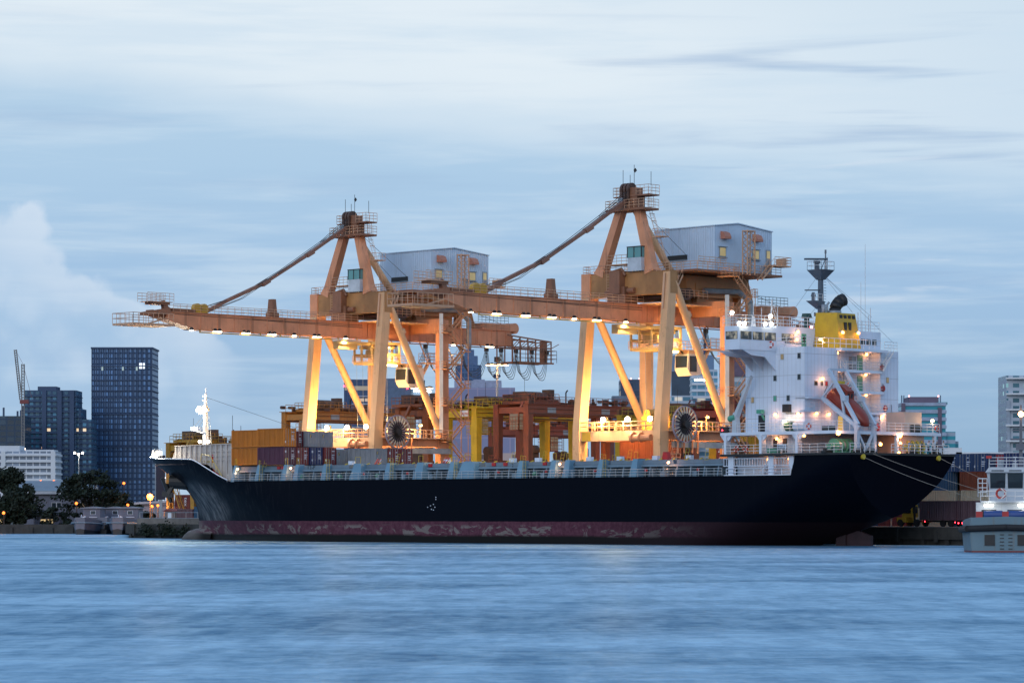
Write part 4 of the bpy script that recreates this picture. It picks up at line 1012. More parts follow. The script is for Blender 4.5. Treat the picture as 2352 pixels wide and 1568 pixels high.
container('yellow', -8.1, 1.0, T1, 'yellow container in the lower tier under another yellow one', group=G1, doors=False)
container('purple', -2.0, 1.0, T1, 'dark purple container in the lower tier below a yellow one', marks=2, group=G1, H=2.62)
container('maroon', -3.2, 3.55, T2, 'maroon container wedged between yellow and grey in the upper tier', marks=1, group=G1, H=2.4)
container('grey', -2.0, 5.95, T2, 'grey container in the upper tier right beside the maroon one', marks=0, group=G1, H=2.35, logo=1)
container('grey', -2.0, 8.5, T2, 'grey container at the right end of the upper tier', marks=0, group=G1, H=2.35, logo=1)
container('maroon', -2.0, 3.55, T1, 'maroon container in the lower tier between purple and navy ones', marks=2, group=G1, H=2.62)
container('navy', -1.8, 6.15, T1, 'navy blue container in the lower tier', marks=2, group=G1, H=2.65)
container('maroon', -1.6, 8.75, T1, 'maroon container in the lower tier between navy and grey ones', marks=1, group=G1, H=2.65)
container('grey', -1.6, 11.35, T1, 'grey container with only its door end seen, beside the maroon one', group=G1, H=2.4, logo=1)
container('grey', 6.2, 12.1, T1, 'grey container showing its long ribbed side and door end', group=G1, H=2.45, logo=1)
container('maroon', 6.2, 14.7, T1, 'left of the two maroon containers at the aft end of the deck stack', marks=2, group=G1, H=2.45)
container('maroon', 6.2, 17.3, T1, 'right of the two maroon containers at the aft end of the deck stack', marks=1, group=G1, H=2.45, logo=1)

# ================================================================== SHIP TO SHORE CRANES
P0 = -9.3; QZ = 2.4
def crane():
    cr = thing('gantry_crane', 'left ship to shore gantry crane, peach steel, with boom reaching past the bow', 'gantry crane', P0, 26, QZ, 'ship to shore cranes')
    PE, CRM, OC = MT['peach'], MT['cream'], MT['ochre']
    def leg(p, hq, tq, zt, w=1.3, d=1.65, mat=CRM, kink=16.0, zb=QZ):
        mb = MB()
        a0 = [(p - w / 2, hq - d / 2 + .1), (p + w / 2, hq - d / 2 + .1), (p + w / 2, hq + d / 2 - .1), (p - w / 2, hq + d / 2 - .1)]
        pl = [(hq, zb + 1.2, w, d * .92), (hq, kink - 1.6, w, d * 1.12), (hq, kink + .6, w, d * 1.06), (tq, zt, w, d * .98)]
        vs = []
        for q, z, ww, dd in pl: vs += [(p - ww / 2, q - dd / 2, z), (p + ww / 2, q - dd / 2, z), (p + ww / 2, q + dd / 2, z), (p - ww / 2, q + dd / 2, z)]
        fs = [(0, 3, 2, 1), (12, 13, 14, 15)]
        for k in range(3):
            for i in range(4): fs.append((4 * k + i, 4 * k + (i + 1) % 4, 4 * k + 4 + (i + 1) % 4, 4 * k + 4 + i))
        mb.add(vs, fs); return mb.build('leg', mat, cr)
    pA, pB = P0 - 8.35, P0 + 7.65
    leg(pA, 24.9, 26.9, 36.0); leg(pB, 24.9, 26.95, 38.8)
    leg(pA, 39.3, 39.3, 35.0, 1.2, 1.7); leg(pB, 39.3, 39.3, 35.0, 1.25, 1.7, PE)
    # bogies and rail sill at quay level
    for p in (pA, pB):
        for q in (24.9, 39.3):
            mb = MB(); mb.box(p - 3, p + 3, q - .5, q + .5, QZ + .9, QZ + 1.9)
            for k in range(4): mb.tube((p - 2.4 + 1.6 * k, q - .2, QZ + .42), (p - 2.4 + 1.6 * k, q + .2, QZ + .42), .4, 12)
            mb.build('bogie', OC, cr)
    # patched ochre paint on the upper portal
    mb = MB(); mb.box(pA - .6, pB + .66, 26.2, 27.75, 35.7, 39.05); pb = mb.build('portal_beam', MT['portal'], cr)
    mb = MB(); mb.box(pA - .85, pA + .95, 26.05, 27.9, 34.6, 39.25); mb.build('end_plate', PE, pb)
    mb = MB(); mb.box(pA + 5.0, pA + 8.4, 25.4, 28.2, 33.6, 37.0); mb.box(pA + 5.8, pA + 7.8, 25.0, 28.5, 36.0, 39.3); mb.tube((pA + 4.3, 26.0, 36.2), (pA + 6, 26.0, 36.2), .45, 10); mb.tube((pA + 8.6, 26.0, 36.4), (pA + 9.9, 26, 36.4), .42, 10); mb.path([(pA + 5.8, 25.9, 39.3), (pA + 7.4, 25.9, 39.6), (pA + 8.1, 25.9, 38.6)], .2, 6); mb.build('hinge_bracket', MT['brownpeach'], pb)
    mb = MB(); mb.rail([(pA - .6, 26.2, 39.05), (pB - 4.5, 26.2, 39.05)], 1.25, 1.1, .04, 3); mb.rail([(pA - .6, 26.2, 39.05), (pA - .6, 27.7, 39.05)], 1.25, 1, .04, 3)
    mb.rail([(pA + 4.8, 25.6, 40.3), (pA + 8.6, 25.6, 40.3), (pA + 8.6, 27.2, 40.3)], 1.3, .9, .04, 3); mb.box(pA + 4.7, pA + 8.7, 25.5, 27.3, 40.15, 40.3); mb.ladder((pA + 5.2, 25.4, 36.5), (pA + 5.2, 25.4, 40.2), .6)
    mb.build('walkway_railing', MT['railpeach'], pb)
    mb = MB(); mb.rail([(pB + .7, 26.4, 38.9), (pB + .7, 28.6, 38.9)], 1.2, .9, .04, 3); mb.rail([(pB - 1.8, 26.0, 38.9), (pB + .7, 26.0, 38.9)], 1.2, .9, .04, 3); mb.build('walkway_railing', MT['railpeach'], pb)
    mb = MB(); mb.ladder((pB - .2, 24.1, 15.5), (pB - .2, 26.05, 38), .6); mb.tube((pB - .2, 25.5, 33.5), (pB - .2, 25.9, 38.6), .16, 6); mb.build('ladder', MT['railpeach'], cr)
    mb = MB(); mb.cut(); mb.box(pA, pB, 38.7, 39.9, 33.0, 35.2); mb.cut(); mb.box(pA, pB, 38.75, 39.85, 14.7, 16.0); mb.build_each('landside_beam', PE, cr)
    # diagonal braces on the two side frames
    mb = MB(); mb.cut(); mb.tube((pA + .1, 28.2, 33.6), (pA + .1, 38.6, 17.3), .58, 14); mb.cut(); mb.tube((pB + .1, 27.4, 37.5), (pB + .1, 38.7, 17.0), .58, 14); mb.tube((pB + .1, 30.2, 33.0), (pB + .1, 30.55, 32.5), .66, 14)
    for o in mb.build_each('brace', MT['cream'], cr, True): autosmooth(o)
    # sills and walkways
    mb = MB(); mb.box(pA, pB, 24.3, 25.5, 14.65, 16.1); ws = mb.build('sill_beam', CRM, cr)
    mb = MB(); mb.box(pA + 1, pA + 2.7, 24.26, 24.31, 14.7, 16.05); mb.build('paint_patch', MT['yellowpatch'], ws)
    mb = MB(); mb.rail([(pA + .9, 24.0, 16.15), (pB - .8, 24.0, 16.15)], 1.25, 1.5, .07, 2); mb.rail([(pA + .9, 25.7, 16.15), (pB - .8, 25.7, 16.15)], 1.25, 1.5, .05, 2); mb.build('walkway_railing', CRM, ws)
    mb = MB(); mb.tube((pB - 4.4, 23.9, 15.0), (pB - 1, 23.9, 15.0), .5, 10); mb.tube((pB - 4.7, 23.9, 15.1), (pB - 4.3, 23.9, 15.1), .75, 14); mb.tube((pB - 3.0, 23.9, 15.1), (pB - 2.8, 23.9, 15.1), .75, 14); mb.build('cable_drum', PE, ws)
    for p in (pA, pB):
        mb = MB(); mb.box(p - .5, p + .5, 25.6, 38.5, 14.75, 15.95); sb = mb.build('sill_beam', PE, cr)
        mb = MB(); s_ = p + .75; mb.box(p + .5, p + 1.6, 25.8, 40.5, 15.95, 16.08); mb.rail([(p + 1.55, 25.8, 16.1), (p + 1.55, 40.4, 16.1)], 1.25, 1.2, .065, 2); mb.rail([(p + .3, 25.8, 16.1), (p + .3, 38, 16.1)], 1.25, 1.5, .045, 2); mb.build('walkway', MT['railpeach'], sb)
        if p == pB:
            mb = MB(); mb.box(p + .6, p + 1.25, 26.5, 40.2, 13.6, 14.45); mb.build('cable_duct', MT['greysteel'], sb)
            mb = MB(); mb.ladder((p + 1.7, 25.6, 12.2), (p + 1.7, 27.0, 16.4), .9, (.5, .6, 0)); mb.box(p + .2, p + 1.9, 24.6, 26.9, 11.3, 11.5); mb.rail([(p + 1.9, 24.6, 11.5), (p + 1.9, 26.9, 11.5)], 1.2, .8, .05, 2); mb.rail([(p + .3, 24.4, 11.5), (p + 1.9, 24.6, 11.5)], 1.2, .8, .05, 2); mb.build('ladder', MT['railpeach'], sb)
    # cable reel
    rc = (pB + 2.3, 27.5, 16.9)
    mb = MB(); mb.ring(rc, 2.65, .14, .3, 'x', 40); mb.ring((rc[0] - .25, rc[1], rc[2]), 1.85, 1.5, .10, 'x', 32); reel = mb.build('cable_reel', MT['reel'], cr)
    mb = MB()
    for k in range(22):
        a = 2 * math.pi * k / 22; c, s_ = math.cos(a), math.sin(a); mb.cut(); mb.beam((rc[0] + .2, rc[1] + 1.55 * c, rc[2] + 1.55 * s_), (rc[0] + .1, rc[1] + 2.55 * c, rc[2] + 2.55 * s_), .19, .14)
    mb.build_each('spoke', MT['spoke'], reel)
    mb = MB()
    for k in range(22):
        a = 2 * math.pi * k / 22; c, s_ = math.cos(a), math.sin(a); mb.beam((rc[0] - .1, rc[1] + .5 * c, rc[2] + .5 * s_), (rc[0] - .1, rc[1] + 1.7 * c, rc[2] + 1.7 * s_), .13, .12)
    mb.build('inner_ribs', MT['darksteel'], reel)
    mb = MB(); mb.tube((rc[0] - .5, rc[1], rc[2]), (rc[0] + .5, rc[1], rc[2]), .55, 14); mb.build('hub', MT['darksteel'], reel)
    mb = MB()
    for q in (26.9, 28.2, 30.0, 31.2): mb.beam((pB + 1.5, q, 12.8), (pB + 1.5, q, 16.0), .2)
    mb.build('reel_support', PE, reel)
    # pylons, apex head, stays
    mb = MB()
    for a, b in (((pA + 2.5, 26.9, 38.9), (P0 - 1.9, 26.9, 48.2)), ((pB - 3.4, 26.9, 38.9), (P0 + 1.6, 26.9, 48.2))): mb.cut(); mb.beam(a, b, 1.35, 1.35, 1.2, 1.2, up=(0, 1, 0)); mb.beam(a, Vector(a).lerp(Vector(b), .12), 1.9, 1.6, 1.35, 1.35, up=(0, 1, 0))
    pys = mb.build_each('pylon', PE, cr)
    mb = MB(); mb.box(P0 - 3.6, P0 + 3.9, 25.3, 28.6, 47.95, 48.25); mb.box(P0 - 1.7, P0 + 1.9, 26.1, 27.8, 48.25, 50.0); mb.box(P0 - .1, P0 + 1.5, 26.1, 27.8, 50.0, 51.3); mb.box(P0 + .6, P0 + 4.2, 26.0, 28.4, 50.0, 50.2); mb.box(P0 - 2.9, P0 - .4, 26.2, 28.2, 50.0, 50.15); hd = mb.build('apex_head', MT['brownpeach'], cr)
    mb = MB()
    for p in (P0 - .95, P0 - .3, P0 + .35): mb.cut(); mb.tube((p - .2, 26.6, 51.1), (p + .2, 26.6, 51.1), .95, 16); mb.box(p - .22, p + .22, 25.75, 27.5, 49.4, 51.1)
    mb.build_each('sheave', MT['darkbrown'], hd)
    mb = MB(); mb.rail([(P0 - 3.6, 25.3, 48.25), (P0 + 3.9, 25.3, 48.25), (P0 + 3.9, 28.6, 48.25)], 1.25, .9, .04, 3); mb.rail([(P0 - 3.6, 25.3, 48.25), (P0 - 3.6, 28.6, 48.25)], 1.25, .9, .04, 3)
    mb.rail([(P0 + 1.8, 26.0, 50.2), (P0 + 4.2, 26.0, 50.2), (P0 + 4.2, 28.4, 50.2)], 1.35, .7, .04, 3); mb.rail([(P0 - 2.9, 26.2, 50.15), (P0 - .6, 26.2, 50.15)], 1.3, .7, .04, 3); mb.rail([(P0 - 2.9, 26.2, 50.15), (P0 - 2.9, 28.2, 50.15)], 1.3, .7, .04, 3)
    mb.ladder((P0 + 3.4, 27.2, 48.3), (P0 + 3.4, 27.2, 51.2), .5); mb.cage((P0 + 3.6, 27.3, 48.4), (P0 + 3.6, 27.3, 50.2), .45); mb.build('platform_railing', MT['railpeach'], hd)
    mb = MB()
    for p, z0, z1 in ((P0 - 1.3, 51.6, 54.0), (P0 + .1, 52.0, 53.2), (P0 + .9, 51.2, 54.6), (P0 + 4.2, 51.4, 53.4)): mb.cut(); mb.tube((p, 26.6, z0), (p, 26.6, z1), .04, 5)
    mb.cut(); mb.beam((P0 + .95, 26.6, 54.0), (P0 + 1.25, 26.6, 53.6), .03, .5); mb.build_each('aerial', MT['darksteel'], hd)
    mb = MB(); mb.box(P0 - .9, P0 - .1, 25.1, 25.3, 48.9, 49.8); mb.build('control_box', MT['greysteel'], hd)
    mb = MB(); mb.tube((P0 + .4, 27.6, 48.0), (P0 + .4, 39.2, 35.0), .55, 14); mb.build('backstay', MT['cream'], cr, True)
    mb = MB()
    for a, b, w in (((25.9, 49.4), (22.4, 47.5), .55), ((22.4, 47.5), (17.0, 44.3), .42), ((17.0, 44.3), (8.6, 39.7), .42), ((8.6, 39.7), (1.0, 36.6), .5), ((1.0, 36.6), (-3.4, 34.6), .5)):
        mb.beam((P0 - .1, a[0], a[1]), (P0 - .1, b[0], b[1]), .55, w)
    for q, z in ((18.0, 44.9), (8.9, 39.9)): mb.beam((P0 - .1, q - .7, z - .45), (P0 - .1, q + .7, z + .3), .8, .62)
    fs = mb.build('forestay', MT['staybrown'], cr)
    mb = MB()
    for dp in (-.3, .25):
        mb.path([(P0 + dp, 26.0, 50.9), (P0 + dp, 20.4, 46.9), (P0 + dp, 12.0, 41.9), (P0 + dp, 7.0, 39.3)], .045, 4)
        mb.path([(P0 + dp, 26.0, 50.2), (P0 + dp, 20.4, 46.8)], .04, 4); mb.path([(P0 + dp, 9.5, 40.2), (P0 + dp, 4, 37.1), (P0 + dp, -2.6, 34.8)], .04, 4); mb.path([(P0 + dp, .8, 36.7), (P0 + dp, -4.6, 35.1)], .035, 4)
    mb.build('hoist_rope', MT['darksteel'], fs)
    mb = MB(); mb.tube((P0 + .8, 28.2, 48.3), (P0 + .6, 38.6, 42.0), .035, 4); mb.tube((P0 + .8, 28.0, 46.9), (P0 + .3, 35.0, 42.0), .035, 4); mb.build('hoist_rope', MT['darksteel'], fs)
    mb = MB(); mb.ladder((P0 + 2.8, 28.0, 48.0), (pB - 2.2, 28.3, 40.4), .5, (.3, .9, 0)); mb.cage((P0 + 2.9, 28.2, 47.5), (pB - 2.6, 28.5, 41.0), .42); mb.box(P0 + 3.6, P0 + 5.6, 27.5, 28.9, 44.0, 44.12); mb.rail([(P0 + 3.6, 27.5, 44.1), (P0 + 5.6, 27.5, 44.1), (P0 + 5.6, 28.9, 44.1)], 1.1, .9, .035, 2); mb.build('caged_ladder', MT['railpeach'], cr)
    # boom and main girder
    g0, g1 = P0 - 1.15, P0 + 1.15
    mb = MB(); mb.prism([(-11.6, 34.35), (29.0, 34.35), (29.0, 32.0), (-6.6, 32.0), (-11.6, 33.25)], 'x', g0, g1); mb.box(g0 - .15, g1 + .2, -11.6, 29.0, 34.36, 34.46); mb.box(g0 - .1, g1 + .14, -6.4, 29.0, 31.9, 32.0)
    for k in range(11): q = -5.0 + k * 3.3; mb.box(g1, g1 + .07, q, q + .1, 32.0, 34.35)
    boom = mb.build('boom', MT['boom'], cr)
    mb = MB(); mb.box(g0, g1, 29.2, 61.5, 32.0, 34.35); mb.box(g0 - .15, g1 + .2, 29.2, 61.5, 34.36, 34.46); mb.box(g0 - .1, g1 + .14, 29.2, 61.4, 31.9, 32.0)
    for k in range(10): q = 30.4 + k * 3.3; mb.box(g1, g1 + .07, q, q + .1, 32.0, 34.35)
    gir = mb.build('main_girder', MT['boom'], cr)
    for dq, par in ((-11.0, boom), ):
        mb = MB(); mb.rail([(g1 + .3, -10.5, 34.45), (g1 + .3, 28.0, 34.45)], 1.15, 1.35, .035, 3); mb.rail([(g0 - .3, -10.5, 34.45), (g0 - .3, 28.0, 34.45)], 1.15, 1.6, .03, 2); mb.build('walkway_railing', MT['railpeach'], boom)
    mb = MB(); mb.rail([(g1 + .3, 39.0, 34.45), (g1 + .3, 60.8, 34.45)], 1.15, 1.35, .035, 3); mb.rail([(g0 - .3, 39.0, 34.45), (g0 - .3, 60.8, 34.45)], 1.15, 1.6, .03, 2); mb.build('walkway_railing', MT['railpeach'], gir)
    mb = MB(); mb.box(g1 + .1, g1 + .25, -5.4, 27.5, 31.42, 31.6)
    for k in range(9): q = -5.2 + k * 4; mb.beam((g1 + .17, q, 31.5), (g1 - .1, q, 32.0), .14)
    mb.build('conductor_rail', MT['yelrail'], boom)
    mb = MB(); mb.tube((g1 + .05, 5, 33.95), (g1 + .05, 28, 33.95), .03, 4); mb.tube((g1 + .05, -10, 34.1), (g1 + .05, 28, 33.6), .03, 4); mb.build('cable', MT['darksteel'], boom)
    mb = MB(); mb.box(P0 - .5, P0 + .5, 9.3, 11.2, 34.46, 35.2); mb.beam((P0, 10.2, 35), (P0, 10.2, 37.3), .9, 1.4, .7, 1.0); mb.build('stay_post', MT['brownpeach'], boom)
    mb = MB()
    for q in (-5.3, -4.0): mb.cut(); mb.tube((P0 + .2, q, 35.1), (P0 + .9, q, 35.1), .8, 16)
    mb.build_each('sheave', MT['yellowpatch'], boom)
    mb = MB(); mb.beam((g1, -11.2, 34.5), (P0, -15.6, 33.9), 1.6, .9, .6, .5); mb.beam((P0 + .5, -11.0, 34.4), (P0 + .5, -11.9, 36.0), .9, 1.0, .6, .5); mb.box(P0 - 1, P0 + 1, -14.0, -10.8, 35.4, 35.75); mb.box(P0 - 1, P0 + 1.2, -10.5, -6.0, 34.5, 34.95); mb.beam((P0, -14, 34.2), (P0, -11.3, 33.6), 1.7, .8); mb.build('boom_tip_gear', MT['brownpeach'], boom)
    mb = MB(); mb.box(P0 - 2.4, P0 + 2.6, -19.0, -11.2, 32.1, 32.4); mb.rail([(P0 + 2.6, -19.0, 32.4), (P0 + 2.6, -11.4, 32.4)], 1.5, 1.0, .05, 2); mb.rail([(P0 - 2.4, -19.0, 32.4), (P0 + 2.6, -19.0, 32.4)], 1.5, 1.0, .05, 2); mb.rail([(P0 - 2.4, -19.0, 32.4), (P0 - 2.4, -11.4, 32.4)], 1.5, 1.2, .045, 2)
    mb.beam((P0 + 2.0, -16, 32.3), (P0 + 1.0, -11.4, 33.4), .2); mb.rail([(P0 + 1.2, -15.2, 35.8), (P0 + 1.2, -10.2, 35.8)], 1.3, .8, .04, 3); mb.rail([(P0 - 1.2, -15.2, 35.8), (P0 - 1.2, -10.2, 35.8)], 1.3, .8, .04, 3); mb.box(P0 - 1.2, P0 + 1.2, -14.8, -10.4, 35.74, 35.84); mb.build('tip_platform', MT['railpeach'], boom)
    # tail platform lattice
    mb = MB()
    for p in (P0 - 1.8, P0 + 1.8):
        mb.beam((p, 60, 33.7), (p, 70.2, 31.6 + 1.3), .22); mb.beam((p, 60, 31.8), (p, 70.2, 31.8), .22); mb.beam((p, 62, 29.3), (p, 70.8, 29.3), .26)
        for k in range(6): q = 61 + k * 1.85; mb.beam((p, q, 29.3), (p, q, 33.6 - (q - 60) * .08), .16); mb.beam((p, q, 31.8), (p, q + 1.85, 33.4 - (q - 60) * .08), .1)
    for q in (62, 66, 70.4): mb.beam((P0 - 1.8, q, 29.3), (P0 + 1.8, q, 29.3), .2); mb.beam((P0 - 1.8, q, 32.9), (P0 + 1.8, q, 32.9), .16)
    mb.rail([(P0 + 2.0, 61.5, 29.4), (P0 + 2.0, 71.4, 29.4), (P0 - 2.0, 71.4, 29.4)], 2.0, 1.3, .05, 3); mb.box(P0 + .9, P0 + 1.7, 68.4, 69.4, 29.4, 33.0); mb.build('tail_platform', MT['brownpeach'], gir)
    mb = MB(); mb.cut(); mb.box(P0 - 1.2, P0 + 1.4, 54.5, 62.5, 34.4, 35.5); mb.tube((P0 - 1, 62.5, 34.9), (P0 + 1, 62.5, 34.9), .9, 14); mb.cut(); mb.beam((P0 + .6, 47.6, 34.4), (P0 + .6, 47.4, 36.6), .5, 1.3, .4, .8); mb.cut(); mb.beam((P0 + .6, 52.5, 34.4), (P0 + .6, 52.0, 36.6), .5, 1.3, .4, .8); mb.build_each('rope_anchor', PE, gir)
    mb = MB(); mb.rail([(P0 + 1.4, 53.5, 35.6), (P0 + 1.4, 60.5, 35.6)], 1.3, .9, .04, 3); mb.tube((P0 + 1.0, 43.5, 39.6), (P0 + 1.0, 62, 34.8), .035, 4); mb.tube((P0 + .6, 40.5, 39.2), (P0 + .6, 54, 35.2), .035, 4); mb.build('hoist_rope', MT['darksteel'], gir)
    # machinery house
    h0, h1, k0, k1 = P0 - 6.0, P0 + 6.0, 38.4, 51.3
    mb = MB(); qm = k0 + (k1 - k0) * .40
    mb.prism([(k0, 39.75), (k1, 39.75), (k1, 46.05), (qm, 46.75), (k0, 46.2)], 'x', h0, h1); ho = mb.build('machinery_house', MT['house'], cr)
    mb = MB(); mb.add([(h0 - .15, k0 - .15, 46.22), (h1 + .15, k0 - .15, 46.22), (h1 + .15, qm, 46.82), (h0 - .15, qm, 46.82), (h0 - .15, k1 + .15, 46.07), (h1 + .15, k1 + .15, 46.07), (h0 - .15, k0 - .15, 46.36), (h1 + .15, k0 - .15, 46.36), (h1 + .15, qm, 46.98), (h0 - .15, qm, 46.98), (h0 - .15, k1 + .15, 46.2), (h1 + .15, k1 + .15, 46.2)],
        [(0, 1, 2, 3), (3, 2, 5, 4), (6, 9, 8, 7), (9, 10, 11, 8), (0, 6, 7, 1), (1, 7, 8, 2), (2, 8, 11, 5), (5, 11, 10, 4), (0, 3, 9, 6), (3, 4, 10, 9)]); mb.build('roof', MT['house'], ho)
    mb = MB()
    for q, z, w in ((40.1, 42.5, 1.5), (47.6, 42.5, 1.5), (50.0, 43.1, 0)):
        if w: mb.cut(); mb.box(h1, h1 + .1, q - .75, q + .75, z - .75, z + .75); mb.box(h1, h1 + .3, q - .9, q + .9, z - .86, z - .75); mb.box(h1, h1 + .3, q - .9, q + .9, z + .72, z + .8)
    wins = mb.build_each('window', MT['greysteel'], ho)
    for o, q in zip(wins, (40.1, 47.6)):
        mb = MB(); mb.box(h1 + .08, h1 + .14, q - .6, q + .6, 41.9, 43.1); mb.build('pane', MT['housewin'], o)
    mb = MB(); mb.box(h1, h1 + .1, 49.9, 50.9, 40.9, 43.4); d = mb.build('door', MT['greysteel'], ho); mb = MB(); mb.box(h1 + .1, h1 + .15, 50.05, 50.75, 42.1, 43.2); mb.build('pane', MT['housewin'], d)
    mb = MB(); mb.box(h1, h1 + .1, 45.6, 46.6, 39.9, 41.9); mb.box(h1, h1 + .3, 45.4, 46.8, 41.9, 42.0); mb.build('door', MT['greysteel'], ho)
    mb = MB()
    for q in (40.4, 47.6): mb.cut(); mb.prism([(h1, 44.4), (h1 + .9, 44.4), (h1 + .9, 44.75), (h1 + .6, 45.3), (h1, 45.55)], 'y', q - .7, q + .7)
    mb.build_each('vent_hood', M('vent_pink', (.50, .20, .13), .5), ho)
    mb = MB(); mb.box(P0 - 3.2, P0 + .6, k0 - .12, k0 + .02, 41.6, 42.3); mb.build('rope_slot', MT['black'], ho)
    mb = MB(); mb.beam((P0 - 3.2, k0 - .16, 41.5), (P0 + .6, k0 - .16, 42.3 - .7), .06, .08); mb.build('slot_sill', MT['greysteel'], ho)
    # house floor, deck and support box
    mb = MB(); mb.box(h0 - 1.3, h1 + 1.3, 33.0, 52.2, 39.3, 39.62); mb.build('house_floor', MT['brownpeach'], ho)
    mb = MB(); mb.rail([(h1 + 1.2, 35.5, 39.62), (h1 + 1.2, 52.0, 39.62)], 1.15, 1.2, .04, 3); mb.rail([(h0 - 1.2, 33.2, 39.62), (h1 + 1.2, 33.2, 39.62)], 1.15, 1.3, .04, 3); mb.rail([(h1 + 1.3, 33.2, 39.62), (h1 + 1.3, 35.5, 39.62)], 1.15, 1.2, .04, 3); mb.rail([(h1 + 1.25, 33.5, 40.3), (h1 + 1.25, 39.5, 40.3)], 1.15, 1.2, .04, 3); mb.build('house_railing', MT['railpeach'], ho)
    mb = MB(); mb.box(P0 - 2.6, P0 + 2.6, 36.0, 50, 36.3, 39.1); mb.box(P0 - 1.9, P0 + 2.0, 39, 47, 34.9, 36.3); mb.box(P0 + 2.2, P0 + 2.7, 38, 46, 36.0, 38.0); mb.beam((P0 + 1, 49.0, 34.5), (P0 + 1, 49.4, 39), .7, 1.1); mb.beam((P0 + 1, 52.6, 34.5), (P0 + 1, 51.0, 39), .6, .8); mb.box(P0 - 2, P0 + 2.2, 36.5, 44.5, 34.5, 35.0); mb.build('house_support', MT['ochrepeach'], ho)
    mb = MB(); mb.path([(P0 + 3.2, 39.2, 36.9), (P0 + 3.2, 47.0, 37.1), (P0 + 3.4, 49.4, 35.6), (P0 + 3.4, 49.4, 31.0)], .42, 8); mb.build('cable_duct', MT['greysteel'], ho)
    mb = MB(); mb.box(h1 + .2, h1 + 2.4, 49.2, 52.9, 40.8, 41.0); mb.rail([(h1 + 2.4, 49.2, 41.0), (h1 + 2.4, 52.9, 41.0), (h1 + .2, 52.9, 41.0)], 1.2, .9, .045, 3); mb.stair((h1 + 1.8, 46.4, 38.6), (h1 + 1.8, 49.2, 41.0), .9, (1, 0, 0)); mb.box(h1 + .4, h1 + 1.6, 51.8, 52.8, 41.05, 42.1); mb.build('stair_landing', MT['railpeach'], ho)
    # lattice post beside the house
    mb = MB(); c = (h1 + 2.0, 43.2); w = .85
    for z0 in range(7):
        z = 39.4 + z0 * .9
        for s1 in (-1, 1): mb.beam((c[0], c[1] - w * s1, z), (c[0], c[1] + w * s1, z + .9), .09); mb.beam((c[0] + .9, c[1] - w * s1, z), (c[0] + .9, c[1] + w * s1, z + .9), .07)
    for dq in (-w, w):
        for dp in (0, .9): mb.beam((c[0] + dp, c[1] + dq, 39.2), (c[0] + dp, c[1] + dq, 45.6), .14)
    mb.box(c[0] - .1, c[0] + 1.0, c[1] - w, c[1] + w, 45.5, 45.65); mb.build('lattice_post', MT['railpeach'], ho)
    # stair tower up the landward near leg
    ps = pB + 1.5
    mb = MB(); z = 4.0; k = 0; q0, q1 = 39.4, 42.6
    while z < 36:
        z2 = z + 2.9; a, b = ((ps, q0, z), (ps, q1, z2)) if k % 2 == 0 else ((ps, q1, z), (ps, q0, z2))
        mb.stair(a, b, .9, (1, 0, 0)); qq = b[1]
        mb.box(ps - .7, ps + .7, qq - .9 if k % 2 else qq - .1, qq + .1 if k % 2 else qq + 1.0, z2 - .12, z2)
        mb.rail([(ps + .7, qq - .9 if k % 2 else qq - .1, z2), (ps + .7, qq + .1 if k % 2 else qq + 1.0, z2)], 1.1, .7, .04, 2)
        if k % 2: mb.box(pB - 1.0, ps + .7, 38.2, q0, z2 - .15, z2); mb.rail([(ps + .7, 38.2, z2), (ps + .7, q0 - .5, z2)], 1.15, .8, .04, 3); mb.rail([(ps + .7, 38.2, z2), (pB - .8, 38.2, z2)], 1.15, .8, .04, 3)
        else: mb.rail([(ps + .7, qq + 1, z2), (ps - .7, qq + 1, z2)], 1.1, .7, .04, 3)
        z = z2; k += 1
    for q in (42.9,): mb.tube((ps - .8, q, 4), (ps - .8, q, 37), .08, 5); mb.tube((ps + .8, q, 4), (ps + .8, q, 37), .06, 5)
    mb.build('stair_tower', MT['stairpeach'], cr)
    mb = MB(); mb.path([(pB + .75, 38.4, 17.0), (pB + .75, 38.4, 36.0)], .42, 4); mb.build('cable_duct', MT['whiteduct'], cr)
    # cable festoon below the back girder
    mb = MB(); mb.box(P0 + 1.7, P0 + 1.85, 33, 70, 31.35, 31.5)
    for q in range(34, 70, 4): mb.beam((P0 + 1.75, q, 31.4), (P0 + 1.0, q, 32.0), .12)
    mb.build('festoon_rail', MT['brownpeach'], gir)
    xs = [34.5, 41.2, 49.2, 55.0, 58.4, 61.9, 65.6, 69.2]; mb = MB()
    for i, (a, b) in enumerate(zip(xs, xs[1:])):
        mb.cut(); drop = 4.3 if b - a < 7 else 4.6
        for j in range(4):
            off = (j - 1.5) * .28; pts = []
            for s_ in range(15):
                f = s_ / 14; x = a + (b - a) * f; e = abs(2 * f - 1)
                pts.append((P0 + 1.8 + off * .6, x + off * (1 - e), 31.2 - (drop + off * 1.2) * (1 - e ** 3.2)))
            mb.path(pts, .055, 4)
    mb.build_each('festoon_cable', MT['festoon'], gir)
    mb = MB()
    for q in xs: mb.cut(); mb.box(P0 + 1.5, P0 + 2.1, q - .25, q + .25, 30.8, 31.4)
    mb.build_each('cable_trolley', MT['darksteel'], gir)
    mb = MB(); mb.box(P0 + 2.0, P0 + 4.2, 39.5, 47.2, 28.2, 28.4); mb.rail([(P0 + 4.2, 39.5, 28.4), (P0 + 4.2, 47.2, 28.4)], 1.5, 1.2, .05, 3); mb.rail([(P0 + 2.0, 39.5, 28.4), (P0 + 2.0, 47.2, 28.4)], 1.5, 1.2, .05, 3)
    for q in (40.5, 46.5): mb.beam((P0 + 3.1, q, 28.3), (P0 + 1, q, 32), .16)
    mb.build('service_gangway', MT['railpeach'], gir)
    # trolley with cab
    tq = 32.2
    mb = MB()
